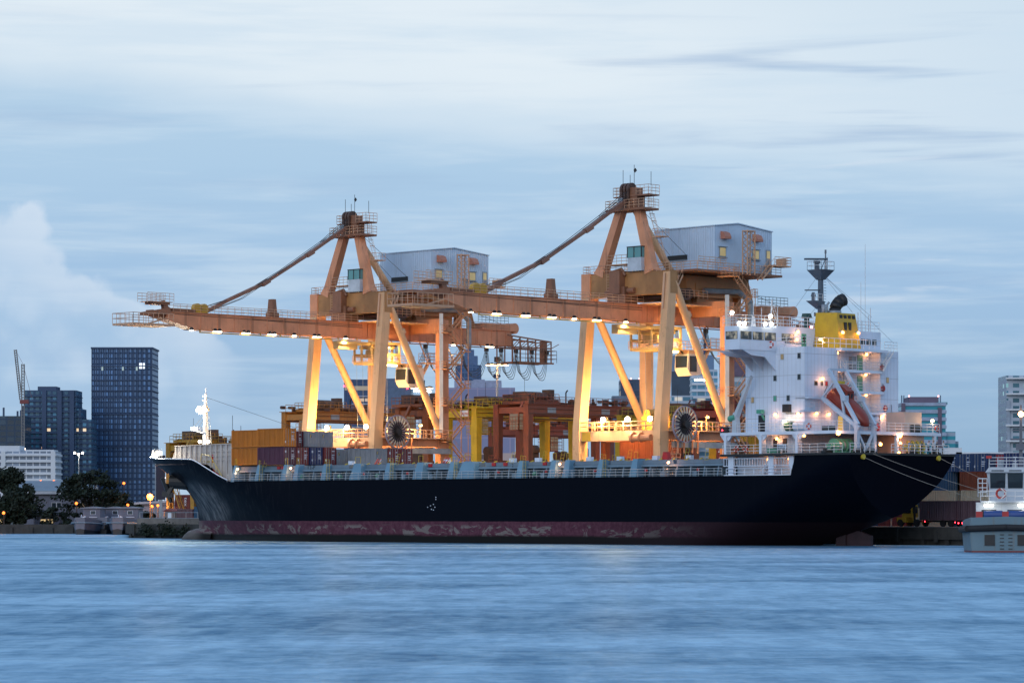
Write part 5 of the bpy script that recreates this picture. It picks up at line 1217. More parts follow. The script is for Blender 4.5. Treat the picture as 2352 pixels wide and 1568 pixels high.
    for q in (tq - 2.2, tq + 2.2):
        mb.beam((P0 - 3.0, q, 31.2), (P0 + 3.0, q, 31.2), .4, .45); mb.beam((P0 - 3.0, q, 28.2), (P0 + 3.0, q, 28.2), .3, .3)
        for p in (-2.9, -1.2, 1.2, 2.9): mb.beam((P0 + p, q, 28.1), (P0 + p, q, 31.3), .28)
    for p in (-2.9, 2.9): mb.beam((P0 + p, tq - 2.2, 31.2), (P0 + p, tq + 2.2, 31.2), .3, .4); mb.beam((P0 + p, tq - 2.2, 29.4), (P0 + p, tq + 2.2, 29.4), .2, .5); mb.beam((P0 + p, tq - 2.2, 28.2), (P0 + p, tq + 2.2, 28.2), .25)
    mb.box(P0 - 3.0, P0 + 3.0, tq - 2.3, tq + 2.3, 27.9, 28.05); mb.box(P0 - 1.4, P0 + 1.4, tq - 1.2, tq + 1.2, 29.0, 30.2)
    for q in (-1.4, 0, 1.4): mb.tube((P0 - 2.4, tq + q, 30.6), (P0 + 2.4, tq + q, 30.6), .28, 10)
    mb.box(P0 - .4, P0 + .9, tq - 9.0, tq - 5.0, 30.1, 31.4); mb.box(P0 + 1.0, P0 + 1.3, tq - 9.6, tq - 2.4, 30.9, 31.3); mb.box(P0 - .2, P0 + .7, tq - 5.0, tq - 2.3, 30.9, 31.4)
    tr = mb.build('trolley', MT['trolley'], cr)
    mb = MB(); mb.rail([(P0 + 3.2, tq - 2.4, 28.1), (P0 + 3.2, tq + 5.2, 28.1)], 1.2, .8, .05, 3); mb.rail([(P0 - 3.2, tq - 2.4, 28.1), (P0 + 3.2, tq - 2.4, 28.1)], 1.2, .8, .05, 3); mb.box(P0 - 2, P0 + 3.2, tq + 2.4, tq + 5.2, 28.0, 28.1); mb.build('trolley_railing', CRM, tr)
    mb = MB()
    for p, q in ((P0 + 1.5, tq - .8), (P0 + 1.5, tq + .8), (P0 - 1.5, tq), (P0 + 2.75, tq - 1.2)): mb.cut(); mb.box(p - .35, p + .35, q - .5, q + .5, 30.5, 30.7)
    tl = mb.build_each('work_light', L_TROL, tr)
    lamp(tr, (P0 + 1.2, tq, 30.0), 2600, (1, .62, .2), .5); lamp(tr, (P0 + 4.2, tq - .5, 29.2), 900, (1, .62, .2), .4)
    mb = MB(); mb.box(P0 + 2.6, P0 + 3.3, tq - 1.8, tq + 1.4, 27.6, 27.85); mb.build('under_light', L_TROL, tr)
    mb = MB(); cq = tq + 4.9; mb.prism([(cq - 1.5, 27.5), (cq + 2.2, 27.5), (cq + 2.2, 24.6), (cq - .9, 24.3), (cq - 1.7, 25.3)], 'x', P0 + .8, P0 + 3.4); cb = mb.build('operator_cab', M('cab_cream', (.74, .68, .58), .45), tr)
    mb = MB(); mb.box(P0 + 3.4, P0 + 3.46, cq - 1.25, cq + .25, 24.9, 27.2); mb.box(P0 + 1.0, P0 + 3.2, cq - 1.68, cq - 1.5, 25.5, 27.2); mb.build('cab_window', MT['glassdark'], cb)
    mb = MB(); mb.box(P0 + .9, P0 + 3.2, cq - 1.2, cq + 2.0, 27.5, 28.0); mb.beam((P0 + 2.2, cq + 2.2, 25.2), (P0 + 2.2, cq + 4.2, 28.2), .4); mb.build('cab_hanger', CRM, cb)
    mb = MB()
    for q in (cq + 1.8, cq + 3.6): mb.cut(); mb.tube((P0 + 2.6, q, 23.9), (P0 + 2.6, q, 23.7), .75, 12)
    for o in mb.build_each('floodlight', EM('cab_flood_white', (1, .93, .80), 22) if 'cab_flood_white' not in bpy.data.materials else bpy.data.materials['cab_flood_white'], cb): pass
    lamp(cb, (P0 + 2.6, cq + 2.6, 23.2), 500, (1, .9, .75), .6, 120, (P0 + 2.6, cq + 2.6, 0))
    # upper electrical cabin on the portal
    mb = MB(); mb.box(P0 + .5, P0 + 3.2, 25.6, 27.8, 39.15, 41.1); ec = mb.build('checker_cabin', M('cabin_pale_blue', (.50, .56, .62), .45), pb)
    mb = MB(); mb.box(P0 + .48, P0 + 3.22, 25.58, 27.82, 41.1, 42.6); mb.build('cabin_glass', MT['glasscabin'], ec)
    mb = MB(); mb.box(P0 + .4, P0 + 3.3, 25.5, 27.9, 42.6, 42.72)
    for q in (25.6, 26.7, 27.8): mb.beam((P0 + 3.2, q, 41.1), (P0 + 3.2, q, 42.6), .12)
    for p in (P0 + .5, P0 + 1.8): mb.beam((p, 25.58, 41.1), (p, 25.58, 42.6), .12)
    mb.build('cabin_frame', MT['darksteel'], ec)
    # deck of machinery between portal and house
    mb = MB(); mb.box(P0 - 4, P0 + 5, 28.2, 34, 35.2, 35.5); mb.box(P0 - 3, P0 + 3, 29, 33, 35.5, 38.4); mb.box(P0 + 3, P0 + 4.4, 30, 33.6, 35.5, 36.9); mb.tube((P0 + 3, 34.5, 36.2), (P0 + 4.6, 34.5, 36.2), .8, 12); mb.build('winch_deck', MT['darkbrown'], cr)
    mb = MB(); mb.rail([(P0 + 5, 28.2, 35.5), (P0 + 5, 38, 35.5)], 1.15, 1.0, .04, 3); mb.stair((P0 + 6.0, 28.3, 34.4), (P0 + 6.0, 31, 38.6), .8, (1, 0, 0)); mb.box(P0 + 1.2, P0 + 5.2, 27.5, 40, 34.46, 34.56); mb.build('walkway_railing', MT['railpeach'], cr)
    # floodlights
    k = 0
    def flood(p, q, z, parent, r=.36, mat=None, pw=0, to=None, spot=140, rgb=(1, .72, .38)):
        mb = MB(); mb.tube((p, q, z), (p, q, z - .12), r, 10); o = mb.build('floodlight', mat or L_FLOOD, parent)
        mb = MB(); mb.tube((p, q, z + .45), (p, q, z + .02), r * .6, 10, r * 1.1); mb.build('housing', MT['darksteel'], o)
        if pw: lamp(o, (p, q, z - .35), pw, rgb, .3, spot, to or (p, q, 0))
        return o
    for i, q in enumerate((-7.2, -2.6, -1.7, 3.1, 4.0, 8.3, 9.2, 13.3, 17.5, 18.4, 24.0)): flood(g1 + .5, q, 31.75, boom, .33, None, 1800 if i % 2 == 0 else 0)
    for q in (47.4, 55.2, 56.2): flood(g1 + .7, q, 31.6, gir, .36, None, 800)
    fl = []
    for p in (P0 - 2.9, P0 + 1.9, P0 + 6.3):
        mb = MB(); mb.tube((p, 24.2, 17.7), (p, 23.95, 17.7), .38, 12); o = mb.build('floodlight', L_SILL, ws); mb = MB(); mb.beam((p, 24.7, 17.75), (p, 24.22, 17.72), .75, .7); mb.tube((p, 24.6, 16.1), (p, 24.6, 17.5), .06, 5); mb.build('housing', MT['darksteel'], o)
        if p < P0 + 5: lamp(o, (p, 23.4, 17.6), 1600, (1, .70, .36), .4)
    # sodium floods on the sill walkways wash the legs
    lamp(ws, (P0 - 2.5, 26.4, 18.4), 7000, (1, .56, .15), .5); lamp(ws, (P0 + 2, 31.5, 18.0), 5000, (1, .52, .14), .5)
    lamp(sb, (pB + 2.2, 30.8, 17.6), 1500, (1, .55, .18), .3)
    for q in (26.3, 33.0):
        mb = MB(); mb.tube((pB + 1.5, q, 16.1), (pB + 1.5, q, 17.9), .05, 5); mb.beam((pB + 1.5, q, 17.9), (pB + 1.7, q + .1, 18.2), .4, .3); o = mb.build('lamp_post', CRM, sb); mb = MB(); mb.box(pB + 1.7, pB + 1.76, q - .1, q + .3, 17.9, 18.2); mb.build('lamp', L_TROL, o)
    return cr
MT['boom'] = M('boom_salmon_paint', (.70, .285, .145), .5, 0, .16, .22, (.22, .08, .04), .6, 6.6)
MT['portal'] = M('portal_patched_paint', (.42, .20, .07), .5, 0, .34, .12, (.24, .11, .04), .55)
MT['brownpeach'] = M('bracket_brown_peach', (.27, .115, .06), .5, 0, .14, .5, (.1, .05, .03), .5)
MT['darkbrown'] = M('dark_brown_steel', (.09, .045, .03), .55, 0, .2, .8)
MT['ochrepeach'] = M('support_orange_ochre', (.46, .19, .06), .5, 0, .14, .3, (.2, .09, .04), .5)
MT['staybrown'] = M('stay_brown', (.28, .13, .085), .5, 0, .1, .5)
MT['stairpeach'] = M('stair_peach', (.58, .27, .13), .5, 0, .1, .5)
MT['yellowpatch'] = M('yellow_primer_patch', (.58, .34, .03), .5, 0, .1, .6)
MT['yelrail'] = M('conductor_yellow', (.55, .30, .05), .5, 0, .1, .6)
MT['whiteduct'] = M('duct_white', (.60, .58, .54), .5, .1, .1, .5, (.3, .25, .2), .4)
MT['reel'] = M('reel_grey_mauve', (.30, .25, .32), .5, .1, .1, .6)
MT['spoke'] = M('spoke_pale', (.52, .46, .38), .45, .2, .1, .6)
MT['festoon'] = M('festoon_cable_black', (.03, .035, .04), .55)
MT['trolley'] = M('trolley_cream', (.62, .42, .16), .45, 0, .1, .6, (.3, .15, .05), .3)
def housewin():
    m, t, b = newmat('house_window_lit'); tc = t.n('ShaderNodeTexCoord').outputs['Object']; n = t.noise(tc, 1.2, 3)
    b.inputs['Base Color'].default_value = (.2, .18, .1, 1); b.inputs['Roughness'].default_value = .15
    t.l(t.mix(n, (.30, .26, .14), (.75, .55, .22)), b.inputs['Emission Color']); b.inputs['Emission Strength'].default_value = .55; return m
MT['housewin'] = housewin()
L_TROL = EM('trolley_work_light', (1, .72, .28), 9)
L_FLOOD = EM('boom_flood', (1, .86, .58), 14)
L_SILL = EM('sill_flood', (1, .86, .58), 26)
crane1 = crane()
crane2 = copy_tree(crane1); crane2.location = PQ(P0 + 60.3, 26, QZ)
crane2['label'] = 'right ship to shore gantry crane, peach steel, standing just left of the white bridge tower'
# second crane at work: spreader and brown container hanging over the quay
dz = P0 + 60.3
sp_ = thing('spreader', 'yellow spreader beam hanging on ropes under the right crane', 'spreader', dz, 32.2, 14)
mb = MB(); mb.box(dz - 6, dz + 6, 31.1, 31.4, 14.9, 15.3); mb.box(dz - 6, dz + 6, 33.0, 33.3, 14.9, 15.3); mb.box(dz - 6.05, dz - 5.7, 31.0, 33.4, 14.85, 15.3); mb.box(dz + 5.7, dz + 6.05, 31.0, 33.4, 14.85, 15.3); mb.box(dz - 1.8, dz + 1.8, 31.3, 33.1, 15.3, 16.6); mb.build('spreader_frame', M('spreader_ochre', (.36, .24, .02)), sp_)
mb = MB(); mb.box(dz - 1.9, dz + 1.9, 31.2, 33.2, 16.6, 18.4)
for p in (-1.2, 1.2): mb.tube((dz + p, 31.6, 18.7), (dz + p, 32.8, 18.7), .7, 12)
mb.build('head_block', M('head_block_ochre', (.30, .18, .02)), sp_)
mb = MB()
for p in (-1.2, 1.2):
    for q in (31.5, 32.9): mb.tube((dz + p, q, 18.7), (dz + p * 1.2, q, 28.0), .035, 4)
mb.build('hoist_rope', MT['greysteel'], sp_)
container('rust', dz - 6.1, 30.98, 12.2, 'brown container hanging below the yellow spreader of the right crane', L=12.19, doors=True, group=None)
# slack hoist ropes of the idle left crane
mb = MB()
for p in (-1.3, 1.3):
    for q in (29.0, 30.3, 32.0, 33.2): mb.tube((P0 + p, q, 27.9), (P0 + p * .8, q + .3, 6.0), .03, 4)
mb.build('hoist_rope', MT['greysteel'], crane1)
sp2 = thing('spreader', 'yellow spreader parked low behind the ship under the left crane', 'spreader', P0, 31.5, 4.5)
mb = MB(); mb.box(P0 - 6, P0 + 6, 30.4, 32.8, 4.6, 5.1); mb.box(P0 - 1.8, P0 + 1.8, 30.6, 32.6, 5.1, 6.2); mb.build('spreader_frame', MT['yellow'], sp2)

# quay
mb = MB(); mb.prism([(-62, 23.0), (330, 23.0), (330, 400), (-150, 400), (-150, 92)], 'z', 0.9, 2.4); q_ = mb.build('quay', MT['concrete']); q_.location = PQ(0, 0, 0); q_.rotation_euler = (0, 0, R(-45)); q_['kind'] = 'structure'
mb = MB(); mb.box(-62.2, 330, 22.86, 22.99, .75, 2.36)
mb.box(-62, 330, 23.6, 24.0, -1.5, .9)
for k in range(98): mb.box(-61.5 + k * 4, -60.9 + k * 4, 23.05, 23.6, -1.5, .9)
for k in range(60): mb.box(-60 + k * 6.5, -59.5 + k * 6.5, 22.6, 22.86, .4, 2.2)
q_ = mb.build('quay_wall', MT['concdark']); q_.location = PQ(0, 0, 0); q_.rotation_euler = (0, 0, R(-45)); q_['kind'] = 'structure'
# ================================================================== YARD: RUBBER TYRED GANTRY CRANES
def rtg(label, p1, q0, rgb, zg=20.4, span=23.5, wb=7.0, trq=.25, dirt=(.06, .03, .02), legw=1.1, dark=None):
    p0 = p1 - wb; q1 = q0 + span
    key = 'rtg_' + '_'.join('%02d' % int(c * 100) for c in rgb)
    mt = bpy.data.materials.get(key) or M(key, rgb, .5, 0, .13, .35, dirt, .5)
    t = thing('yard_gantry_crane', label, 'yard crane', (p0 + p1) / 2, (q0 + q1) / 2, QZ, 'yard gantry cranes')
    mb = MB()
    for p in (p0, p1):
        for q in (q0, q1): mb.cut(); mb.beam((p, q, QZ + 1.6), (p, q, zg + .2), legw * .8, legw * .95, legw, legw * 1.15)
    legs = mb.build_each('leg', mt, t)
    for q in (q0, q1):
        mb = MB(); mb.box(p0 - 1.2, p1 + 1.2, q - .5, q + .5, QZ + 1.1, QZ + 2.0); mb.box(p0, p1, q - .35, q + .35, 8.6, 9.3) if q == q1 else None; mb.build('sill_beam', mt, t)
        for p in (p0 - .6, p0 + .9, p1 - .9, p1 + .6):
            mb = MB(); mb.tube((p, q - .3, QZ + .75), (p, q + .3, QZ + .75), .75, 14); mb.build('wheel', MT['rubber'], t)
    for p in (p0, p1):
        mb = MB(); mb.box(p - .55, p + .55, q0 - .6, q1 + .6, zg, zg + 1.75); g = mb.build('girder', mt, t)
        mb = MB(); mb.box(p - .9, p + .9, q0 - .8, q1 + .8, zg + 1.75, zg + 1.85); mb.rail([(p + .85, q0 - .8, zg + 1.85), (p + .85, q1 + .8, zg + 1.85)], 1.2, 1.5, .05, 2); mb.build('walkway', mt, g)
        mb = MB()
        for k in range(3): q = q0 + 5 + k * 6.5; mb.cut(); mb.box(p + .55, p + .62, q - 1.0, q + 1.0, zg + .4, zg + 1.25)
        if p == p1: mb.build_each('sign_plate', MT['greysteel'], g)
    mb = MB()
    for q in (q0, q1): mb.cut(); mb.box(p0 + .4, p1 - .4, q - .4, q + .4, zg + .3, zg + 1.3)
    mb.build_each('end_tie', mt, t)
    # trolley with machinery, cab and spreader
    tq = q0 + span * trq; dk = dark or MT['darkbrown']
    mb = MB(); mb.box(p0 - .3, p1 + .3, tq - 2.8, tq + 2.8, zg + 1.9, zg + 2.35); mb.rail([(p1 + .3, tq - 2.8, zg + 2.35), (p1 + .3, tq + 2.8, zg + 2.35)], 1.15, 1.0, .05, 2); mb.rail([(p0 - .3, tq - 2.8, zg + 2.35), (p1 + .3, tq - 2.8, zg + 2.35)], 1.15, 1.0, .05, 2); tr = mb.build('trolley', mt, t)
    mb = MB(); mb.box(p0 + .8, p0 + 3.2, tq - 1.6, tq + 1.6, zg + 2.35, zg + 4.0); mb.tube((p0 + 3.8, tq - 1.8, zg + 3.2), (p0 + 3.8, tq + 1.8, zg + 3.2), .8, 14); mb.tube((p0 + 5.6, tq - 1.4, zg + 3.1), (p0 + 5.6, tq + 1.4, zg + 3.1), .7, 14); mb.box(p0 + 4.6, p0 + 6.4, tq + 1.5, tq + 2.6, zg + 2.35, zg + 4.3); mb.build('machinery', dk, tr)
    mb = MB(); mb.box(p1 - 3.4, p1 - 1.2, tq - 5.2, tq - 3.0, zg - 2.6, zg + .4); mb.beam((p1 - 2.3, tq - 4, zg + .3), (p1 - 2.3, tq - 3, zg + 2.0), .5); cb = mb.build('operator_cab', mt, tr)
    mb = MB()
    for z0 in (zg - 2.4, zg - 1.05):
        for q in (tq - 5.0, tq - 4.0): mb.cut(); mb.box(p1 - 1.2, p1 - 1.14, q, q + .85, z0, z0 + 1.2)
        mb.cut(); mb.box(p1 - 3.2, p1 - 1.4, tq - 5.26, tq - 5.2, z0, z0 + 1.2)
    mb.build_each('cab_window', MT['cabpane'], cb)
    mb = MB()
    for dz_ in (-.6, .6): mb.rail([(p1 - 3.8, tq - 5.6, zg - 2.7 + dz_ + .6), (p1 - .8, tq - 5.6, zg - 2.7 + dz_ + .6), (p1 - .8, tq - 2.4, zg - 2.7 + dz_ + .6)], 1.2, .8, .05, 2)
    mb.ladder((p1 - .9, tq - 2.3, zg - 2.6), (p1 - .9, tq - 2.3, zg + 2.3), .6, (0, 1, 0)); mb.build('cab_cage', mt, cb)
    mb = MB(); mb.box(p0 + .6, p1 - .6, tq - .9, tq + .9, 12.4, 13.1); mb.box(p0 + 2.3, p0 + 4.7, tq - .7, tq + .7, 13.1, 14.3)
    for p in (p0 + 2.7, p0 + 4.3): mb.tube((p, tq - .5, 14.7), (p, tq + .5, 14.7), .8, 12); mb.tube((p, tq, 14.9), (p, tq, zg + 2), .05, 4)
    mb.build('spreader', dk, tr)
    mb = MB(); mb.stair((p0 + 1.6 - .0, q0 - .9, 4.2), (p0 + .3, q0 - .9, 9.6), .9, (0, 1, 0)); mb.stair((p0 + 5.2, q0 - .9, 3.6), (p0 + .6, q0 - .9, 12.6), .9, (0, 1, 0)); mb.box(p0 - .6, p0 + .9, q0 - 1.6, q0 - .4, 12.5, 12.65); mb.rail([(p0 - .6, q0 - 1.6, 12.65), (p0 + .9, q0 - 1.6, 12.65)], 1.1, .8, .05, 2); mb.ladder((p0 + .1, q0 - .7, 12.6), (p0 + .1, q0 - .7, zg + 1.8), .6); mb.build('stair', mt, t)
    mb = MB(); mb.box(p0 + 1.5, p1 - 1.5, q1 - .9, q1 + .9, QZ + 2.0, QZ + 4.2); mb.build('generator_box', mt, t)
    rnd = random.Random(int(p1 * 7 + q0)); mb = MB()
    for k in range(46):
        q = q0 + rnd.uniform(-.5, span + .3); p = rnd.choice((p0, p1)) + rnd.uniform(-.6, .6); w = rnd.uniform(.2, .9); h = rnd.uniform(.3, 1.3)
        if rnd.random() < .5: mb.box(p - w / 2, p + w / 2, q - w * .7, q + w * .7, zg + 1.86, zg + 1.86 + h)
        else: mb.tube((p, q - w, zg + 2.1 + h * .4), (p, q + w, zg + 2.1 + h * .4), .12 + .2 * rnd.random(), 8)
    for p in (p0, p1):
        mb.tube((p + .6, q0 - .4, zg + .2), (p + .6, q1 + .4, zg + .2), .09, 5); mb.tube((p + .66, q0 - .4, zg + 1.0), (p + .66, q1 + .4, zg + 1.0), .05, 4)
        mb.ladder((p + .62, q0 - .2, QZ + 3), (p + .62, q0 - .2, zg), .5, (0, 1, 0))
    mb.build('fittings', dk, t)
    mb = MB(); mb.path([(p1 - 1, q0 + 10, zg + 1.8), (p1 - 1, q0 + 10, zg + 3.9), (p1 - .6, q0 + 10, zg + 4.3)], .12, 6); mb.tube((p0 + 1, tq + 1, zg + 4), (p0 + 1, tq + 1, zg + 6.5), .04, 4); mb.build('exhaust', MT['black'], t)
    return t
MT['cabpane'] = EM('yard_cab_pane', (.75, .55, .38), .22)
rtg('ochre yellow yard crane with machinery on top seen behind the ship bow', -89.4, 60, (.36, .20, .02), zg=15.4, trq=.16)
rtg('orange ochre yard crane whose girder runs behind the left quay crane legs', -56.6, 60, (.42, .17, .03), trq=.22, dark=None)
rtg('dark brown yard crane with white framed cab windows behind the left cable reel', -26.8, 60, (.26, .085, .03), trq=.05, legw=1.3)
ycr = rtg('bright yellow yard crane with yellow railings behind the stair tower', -15.0, 60, (.55, .40, .02), zg=20.0, trq=.3, legw=1.25, dirt=(.25, .16, .02))
rtg('red brown yard crane with dark sheaves and a slanting stair at mid picture', -2.8, 60, (.22, .06, .03), trq=.18, legw=1.1)
rtg('olive yellow yard crane standing behind the red brown one', 12.2, 74, (.32, .26, .02), zg=18.6, trq=.5, legw=1.5, dirt=(.15, .11, .02))
r6 = rtg('dark red yard crane behind the right cable reel, beside the bridge tower', 39.6, 60, (.20, .022, .022), zg=18.8, trq=.35, legw=1.3)
rtg('rust orange yard crane in the second row behind the bright yellow one', -8.5, 92, (.34, .10, .03), zg=18.6, trq=.3, legw=1.1)
rtg('dull yellow yard crane in the second row behind the right crane legs', 27.5, 90, (.36, .25, .02), zg=17.8, trq=.4, legw=1.2)
rtg('rust red yard crane in the second row behind the left cable reel', -36.5, 92, (.24, .06, .03), zg=18.0, trq=.6, legw=1.1)
mb = MB(); mb.box(-17.6, -15.6, 58.75, 58.8, 20.4, 21.4); o = mb.build('brand_plate', MT['whiteplain'], ycr); text('lettering', 'KALMAR', .55, MT['red'], o, (-17.5, 58.7, 20.65))
for k, ch in enumerate('2610'): text('lettering', ch, 1.5, MT['whiteplain'], r6, (39.3, 59.25, 13.6 - k * 1.75))
# yard containers seen between the cranes
G2 = 'containers in the yard between the cranes'
yard = [('orange', -22, 92, 'orange lit container low behind the bright yellow crane'), ('orange', 1, 98, 'orange container low behind the red brown crane stair'), ('cream', -33, 96, 'cream container low behind the brown yard crane'), ('orange', 17, 100, 'orange container low behind the olive crane legs'), ('rust', 25, 92, 'rust red container low left of the right crane leg'), ('cream', 36, 96, 'cream container behind the dark red crane'), ('maroon', -47, 99, 'maroon container behind the left reel'), ('orange', -9.8, 104, 'orange container behind the tall stair'), ('rust', 11, 106, 'rust container behind the olive crane beam')]
for k, p, q, lb in yard:
    for lv in range(3): container(k, p, q, QZ + lv * 2.6, (['lowest ', 'middle ', 'topmost '][lv]) + lb.replace(' container', ' container of three').replace('low behind', 'behind').replace('low left', 'left'), L=12.19, group=G2, doors=False)
# orange light over the yard: lamps on short posts
def yard_lamp(p, q, z, pw, label, rgb=(1, .42, .12), r=.3):
    t = thing('yard_lamp', label, 'lamp', p, q, QZ, 'yard lamps')
    mb = MB(); mb.tube((p, q, QZ), (p, q, z), .09, 6); mb.beam((p, q, z), (p, q - 1.0, z + .1), .1); mb.build('lamp_post', MT['greysteel'], t)
    mb = MB(); mb.beam((p, q - .8, z + .05), (p, q - 1.6, z + .1), .5, .22); mb.build('lamp_housing', MT['darksteel'], t)
    mb = MB(); mb.tube((p, q - 1.3, z - .05), (p, q - 1.35, z - .2), r, 8); o = mb.build('lamp', L_YARD, t); lamp(o, (p, q - 1.35, z - .6), pw, rgb, .3); return t
L_YARD = EM('yard_lamp_orange', (1, .45, .14), 20)
for i, (p, q, z, pw) in enumerate([(-19.2, 88, 8, 2600), (-8.3, 86, 9, 3500), (5.6, 92, 8, 2600), (17.0, 94, 9, 2600), (28.5, 84, 8.5, 1800), (-36, 80, 9, 1600)]):
    yard_lamp(p, q, z, pw, ['yard lamp behind the bright yellow crane leg', 'yard lamp deep in the yard behind the red brown crane', 'yard lamp between red brown and olive cranes', 'yard lamp behind the right crane sill', 'yard lamp left of the dark red crane', 'yard lamp behind the left cable reel'][i])
def high_mast(p, q, z, label, lit=True, n=8):
    t = thing('high_mast_light', label, 'light mast', p, q, QZ, 'high mast lights')
    mb = MB(); mb.tube((p, q, QZ), (p, q, z + .6), .38, 10, .2); mb.build('pole', MT['greysteel'] if lit else MT['darksteel'], t)
    mb = MB(); mb.ring((p, q, z + .1), 1.35, .12, .12, 'z', 20); mb.box(p - .4, p + .4, q - .4, q + .4, z + .5, z + 1.5)
    for k in range(n): a = 2 * math.pi * k / n; mb.beam((p, q, z + .3), (p + 1.5 * math.cos(a), q + 1.5 * math.sin(a), z + .1), .12)
    hd = mb.build('lamp_ring', MT['darksteel'], t)
    mb = MB(); hb = MB()
    for k in range(n):
        a = 2 * math.pi * k / n + .2; c = Vector((p + 1.75 * math.cos(a), q + 1.75 * math.sin(a), z)); hb.cut(); hb.tube(c + Vector((0, 0, .35)), c, .22, 8, .36); mb.cut(); mb.tube(c, c - Vector((0, 0, .1)), .34, 8)
    hb.build_each('lamp_housing', MT['darksteel'], hd)
    mb.build_each('lamp', L_HIGH if lit else MT['greysteel'], hd)
    if lit: lamp(hd, (p, q, z - 1.0), 5000, (1, .48, .18), 1.0)
    return t
L_HIGH = EM('high_mast_orange', (1, .55, .26), 16)
p, z = pixq(969, 891, 100); high_mast(p, 100, z, 'high mast with orange lamps just left of the stair tower')
p, z = pixq(1142, 838, 100); high_mast(p, 100, z, 'high mast with orange lamps and a pink lit pole in mid yard')
p, z = pixq(1486, 765, 100); high_mast(p, 100, z, 'dark unlit high mast behind the right quay crane', False)

# ================================================================== RIGHT: CONTAINER STACKS AND TRUCKS ON THE QUAY
G3 = 'containers stacked on the quay astern'
def cq(key, p, q, z, label, L=6.06, H=2.5): 
    t = container(key, p - L / 2 + 1.22, q + L / 2 - 1.22, z, label, L=L, H=H, group=G3, marks=1); t.rotation_euler = (0, 0, R(-135)); return t
Hs_ = 2.44
rows = [('blue', 83.0), ('maroon', 89.2), ('cream', 95.4), ('blue', 101.6), ('cream', 107.8), ('navy', 114.0), ('rust', 120.2)]
names = ['first', 'second', 'third', 'fourth', 'fifth', 'sixth', 'seventh']
for i, (k, p) in enumerate(rows): container(k, p, 36, QZ, '%s container on the ground, %s from the ship in the quayside row' % (k, names[i]), H=Hs_, group=G3)
for i, (k, p) in enumerate([('navy', 83.0), ('blue', 89.2), ('cream', 96.4), ('steelblue', 103.7), ('cream', 103.4), ('cream', 109.6), ('mauve', 115.8)]):
    if i == 3: continue
    container(k, p, 36, QZ + Hs_, '%s container in the second tier, %s along the quayside row' % (k, names[i]), H=Hs_, group=G3)
for i, (k, p) in enumerate([('navy', 82.4), ('steelblue', 88.6), ('steelblue', 94.9), ('rust', 103.2), ('rust', 109.4), ('blue', 115.6)]):
    container(k, p, 36, QZ + 2 * Hs_, '%s container in the third tier, %s along the quayside row' % (k, names[i]), H=Hs_ + .1, group=G3, doors=k != 'rust')
for i, (k, p) in enumerate([('navy', 92), ('navy', 96.9), ('blue', 99.4), ('blue', 101.9), ('blue', 104.4), ('pinkred', 107.0), ('navy', 109.6), ('blue', 112.2), ('navy', 114.8)]):
    cq(k, p, 39 if k == 'pinkred' else 37.2, QZ + 3 * Hs_ + .1, '%s container end in the top tier, %s along the quayside row' % (k, (names + ['eighth', 'ninth'])[i]), H=2.3 if k == 'pinkred' else 2.45)
def trailer(p, q, label, L=6.4):
    t = thing('trailer', label, 'trailer', p + L / 2, q + 1.2, QZ, 'container trailers')
    mb = MB(); mb.box(p, p + L, q + .5, q + .8, QZ + .62, QZ + .85); mb.box(p, p + L, q + 1.6, q + 1.9, QZ + .62, QZ + .85)
    for k in range(4): mb.box(p + .2 + k * (L - .6) / 3, p + .4 + k * (L - .6) / 3, q, q + 2.4, QZ + .66, QZ + .84)
    mb.build('chassis', MT['black'], t)
    for a in (L - 2.6, L - 1.3):
        for b in (.15, 2.0): mb = MB(); mb.tube((p + a, q + b, QZ + .45), (p + a, q + b + .28, QZ + .45), .45, 14); mb.build('wheel', MT['rubber'], t)
    mb = MB()
    for b in (.15, 1.0, 1.9): mb.cut(); mb.tube((p + L, q + b, QZ + .5), (p + L + .05, q + b, QZ + .5), .09, 8)
    mb.cut(); mb.tube((p + L - .4, q - .03, QZ + .6), (p + L - .4, q, QZ + .6), .07, 8)
    mb.build_each('tail_light', L_RED, t); return t
trailer(102.6, 27.8, 'dark trailer with red tail lights carrying the left mauve container'); trailer(109.2, 27.8, 'dark trailer carrying the right mauve container beside the tug')
container('mauve', 102.7, 27.78, QZ + .86, 'left mauve brown container riding on a trailer at the quay edge', group=G3); container('mauve', 108.9, 27.78, QZ + .86, 'right mauve brown container riding on a trailer, partly behind the tug', group=G3)
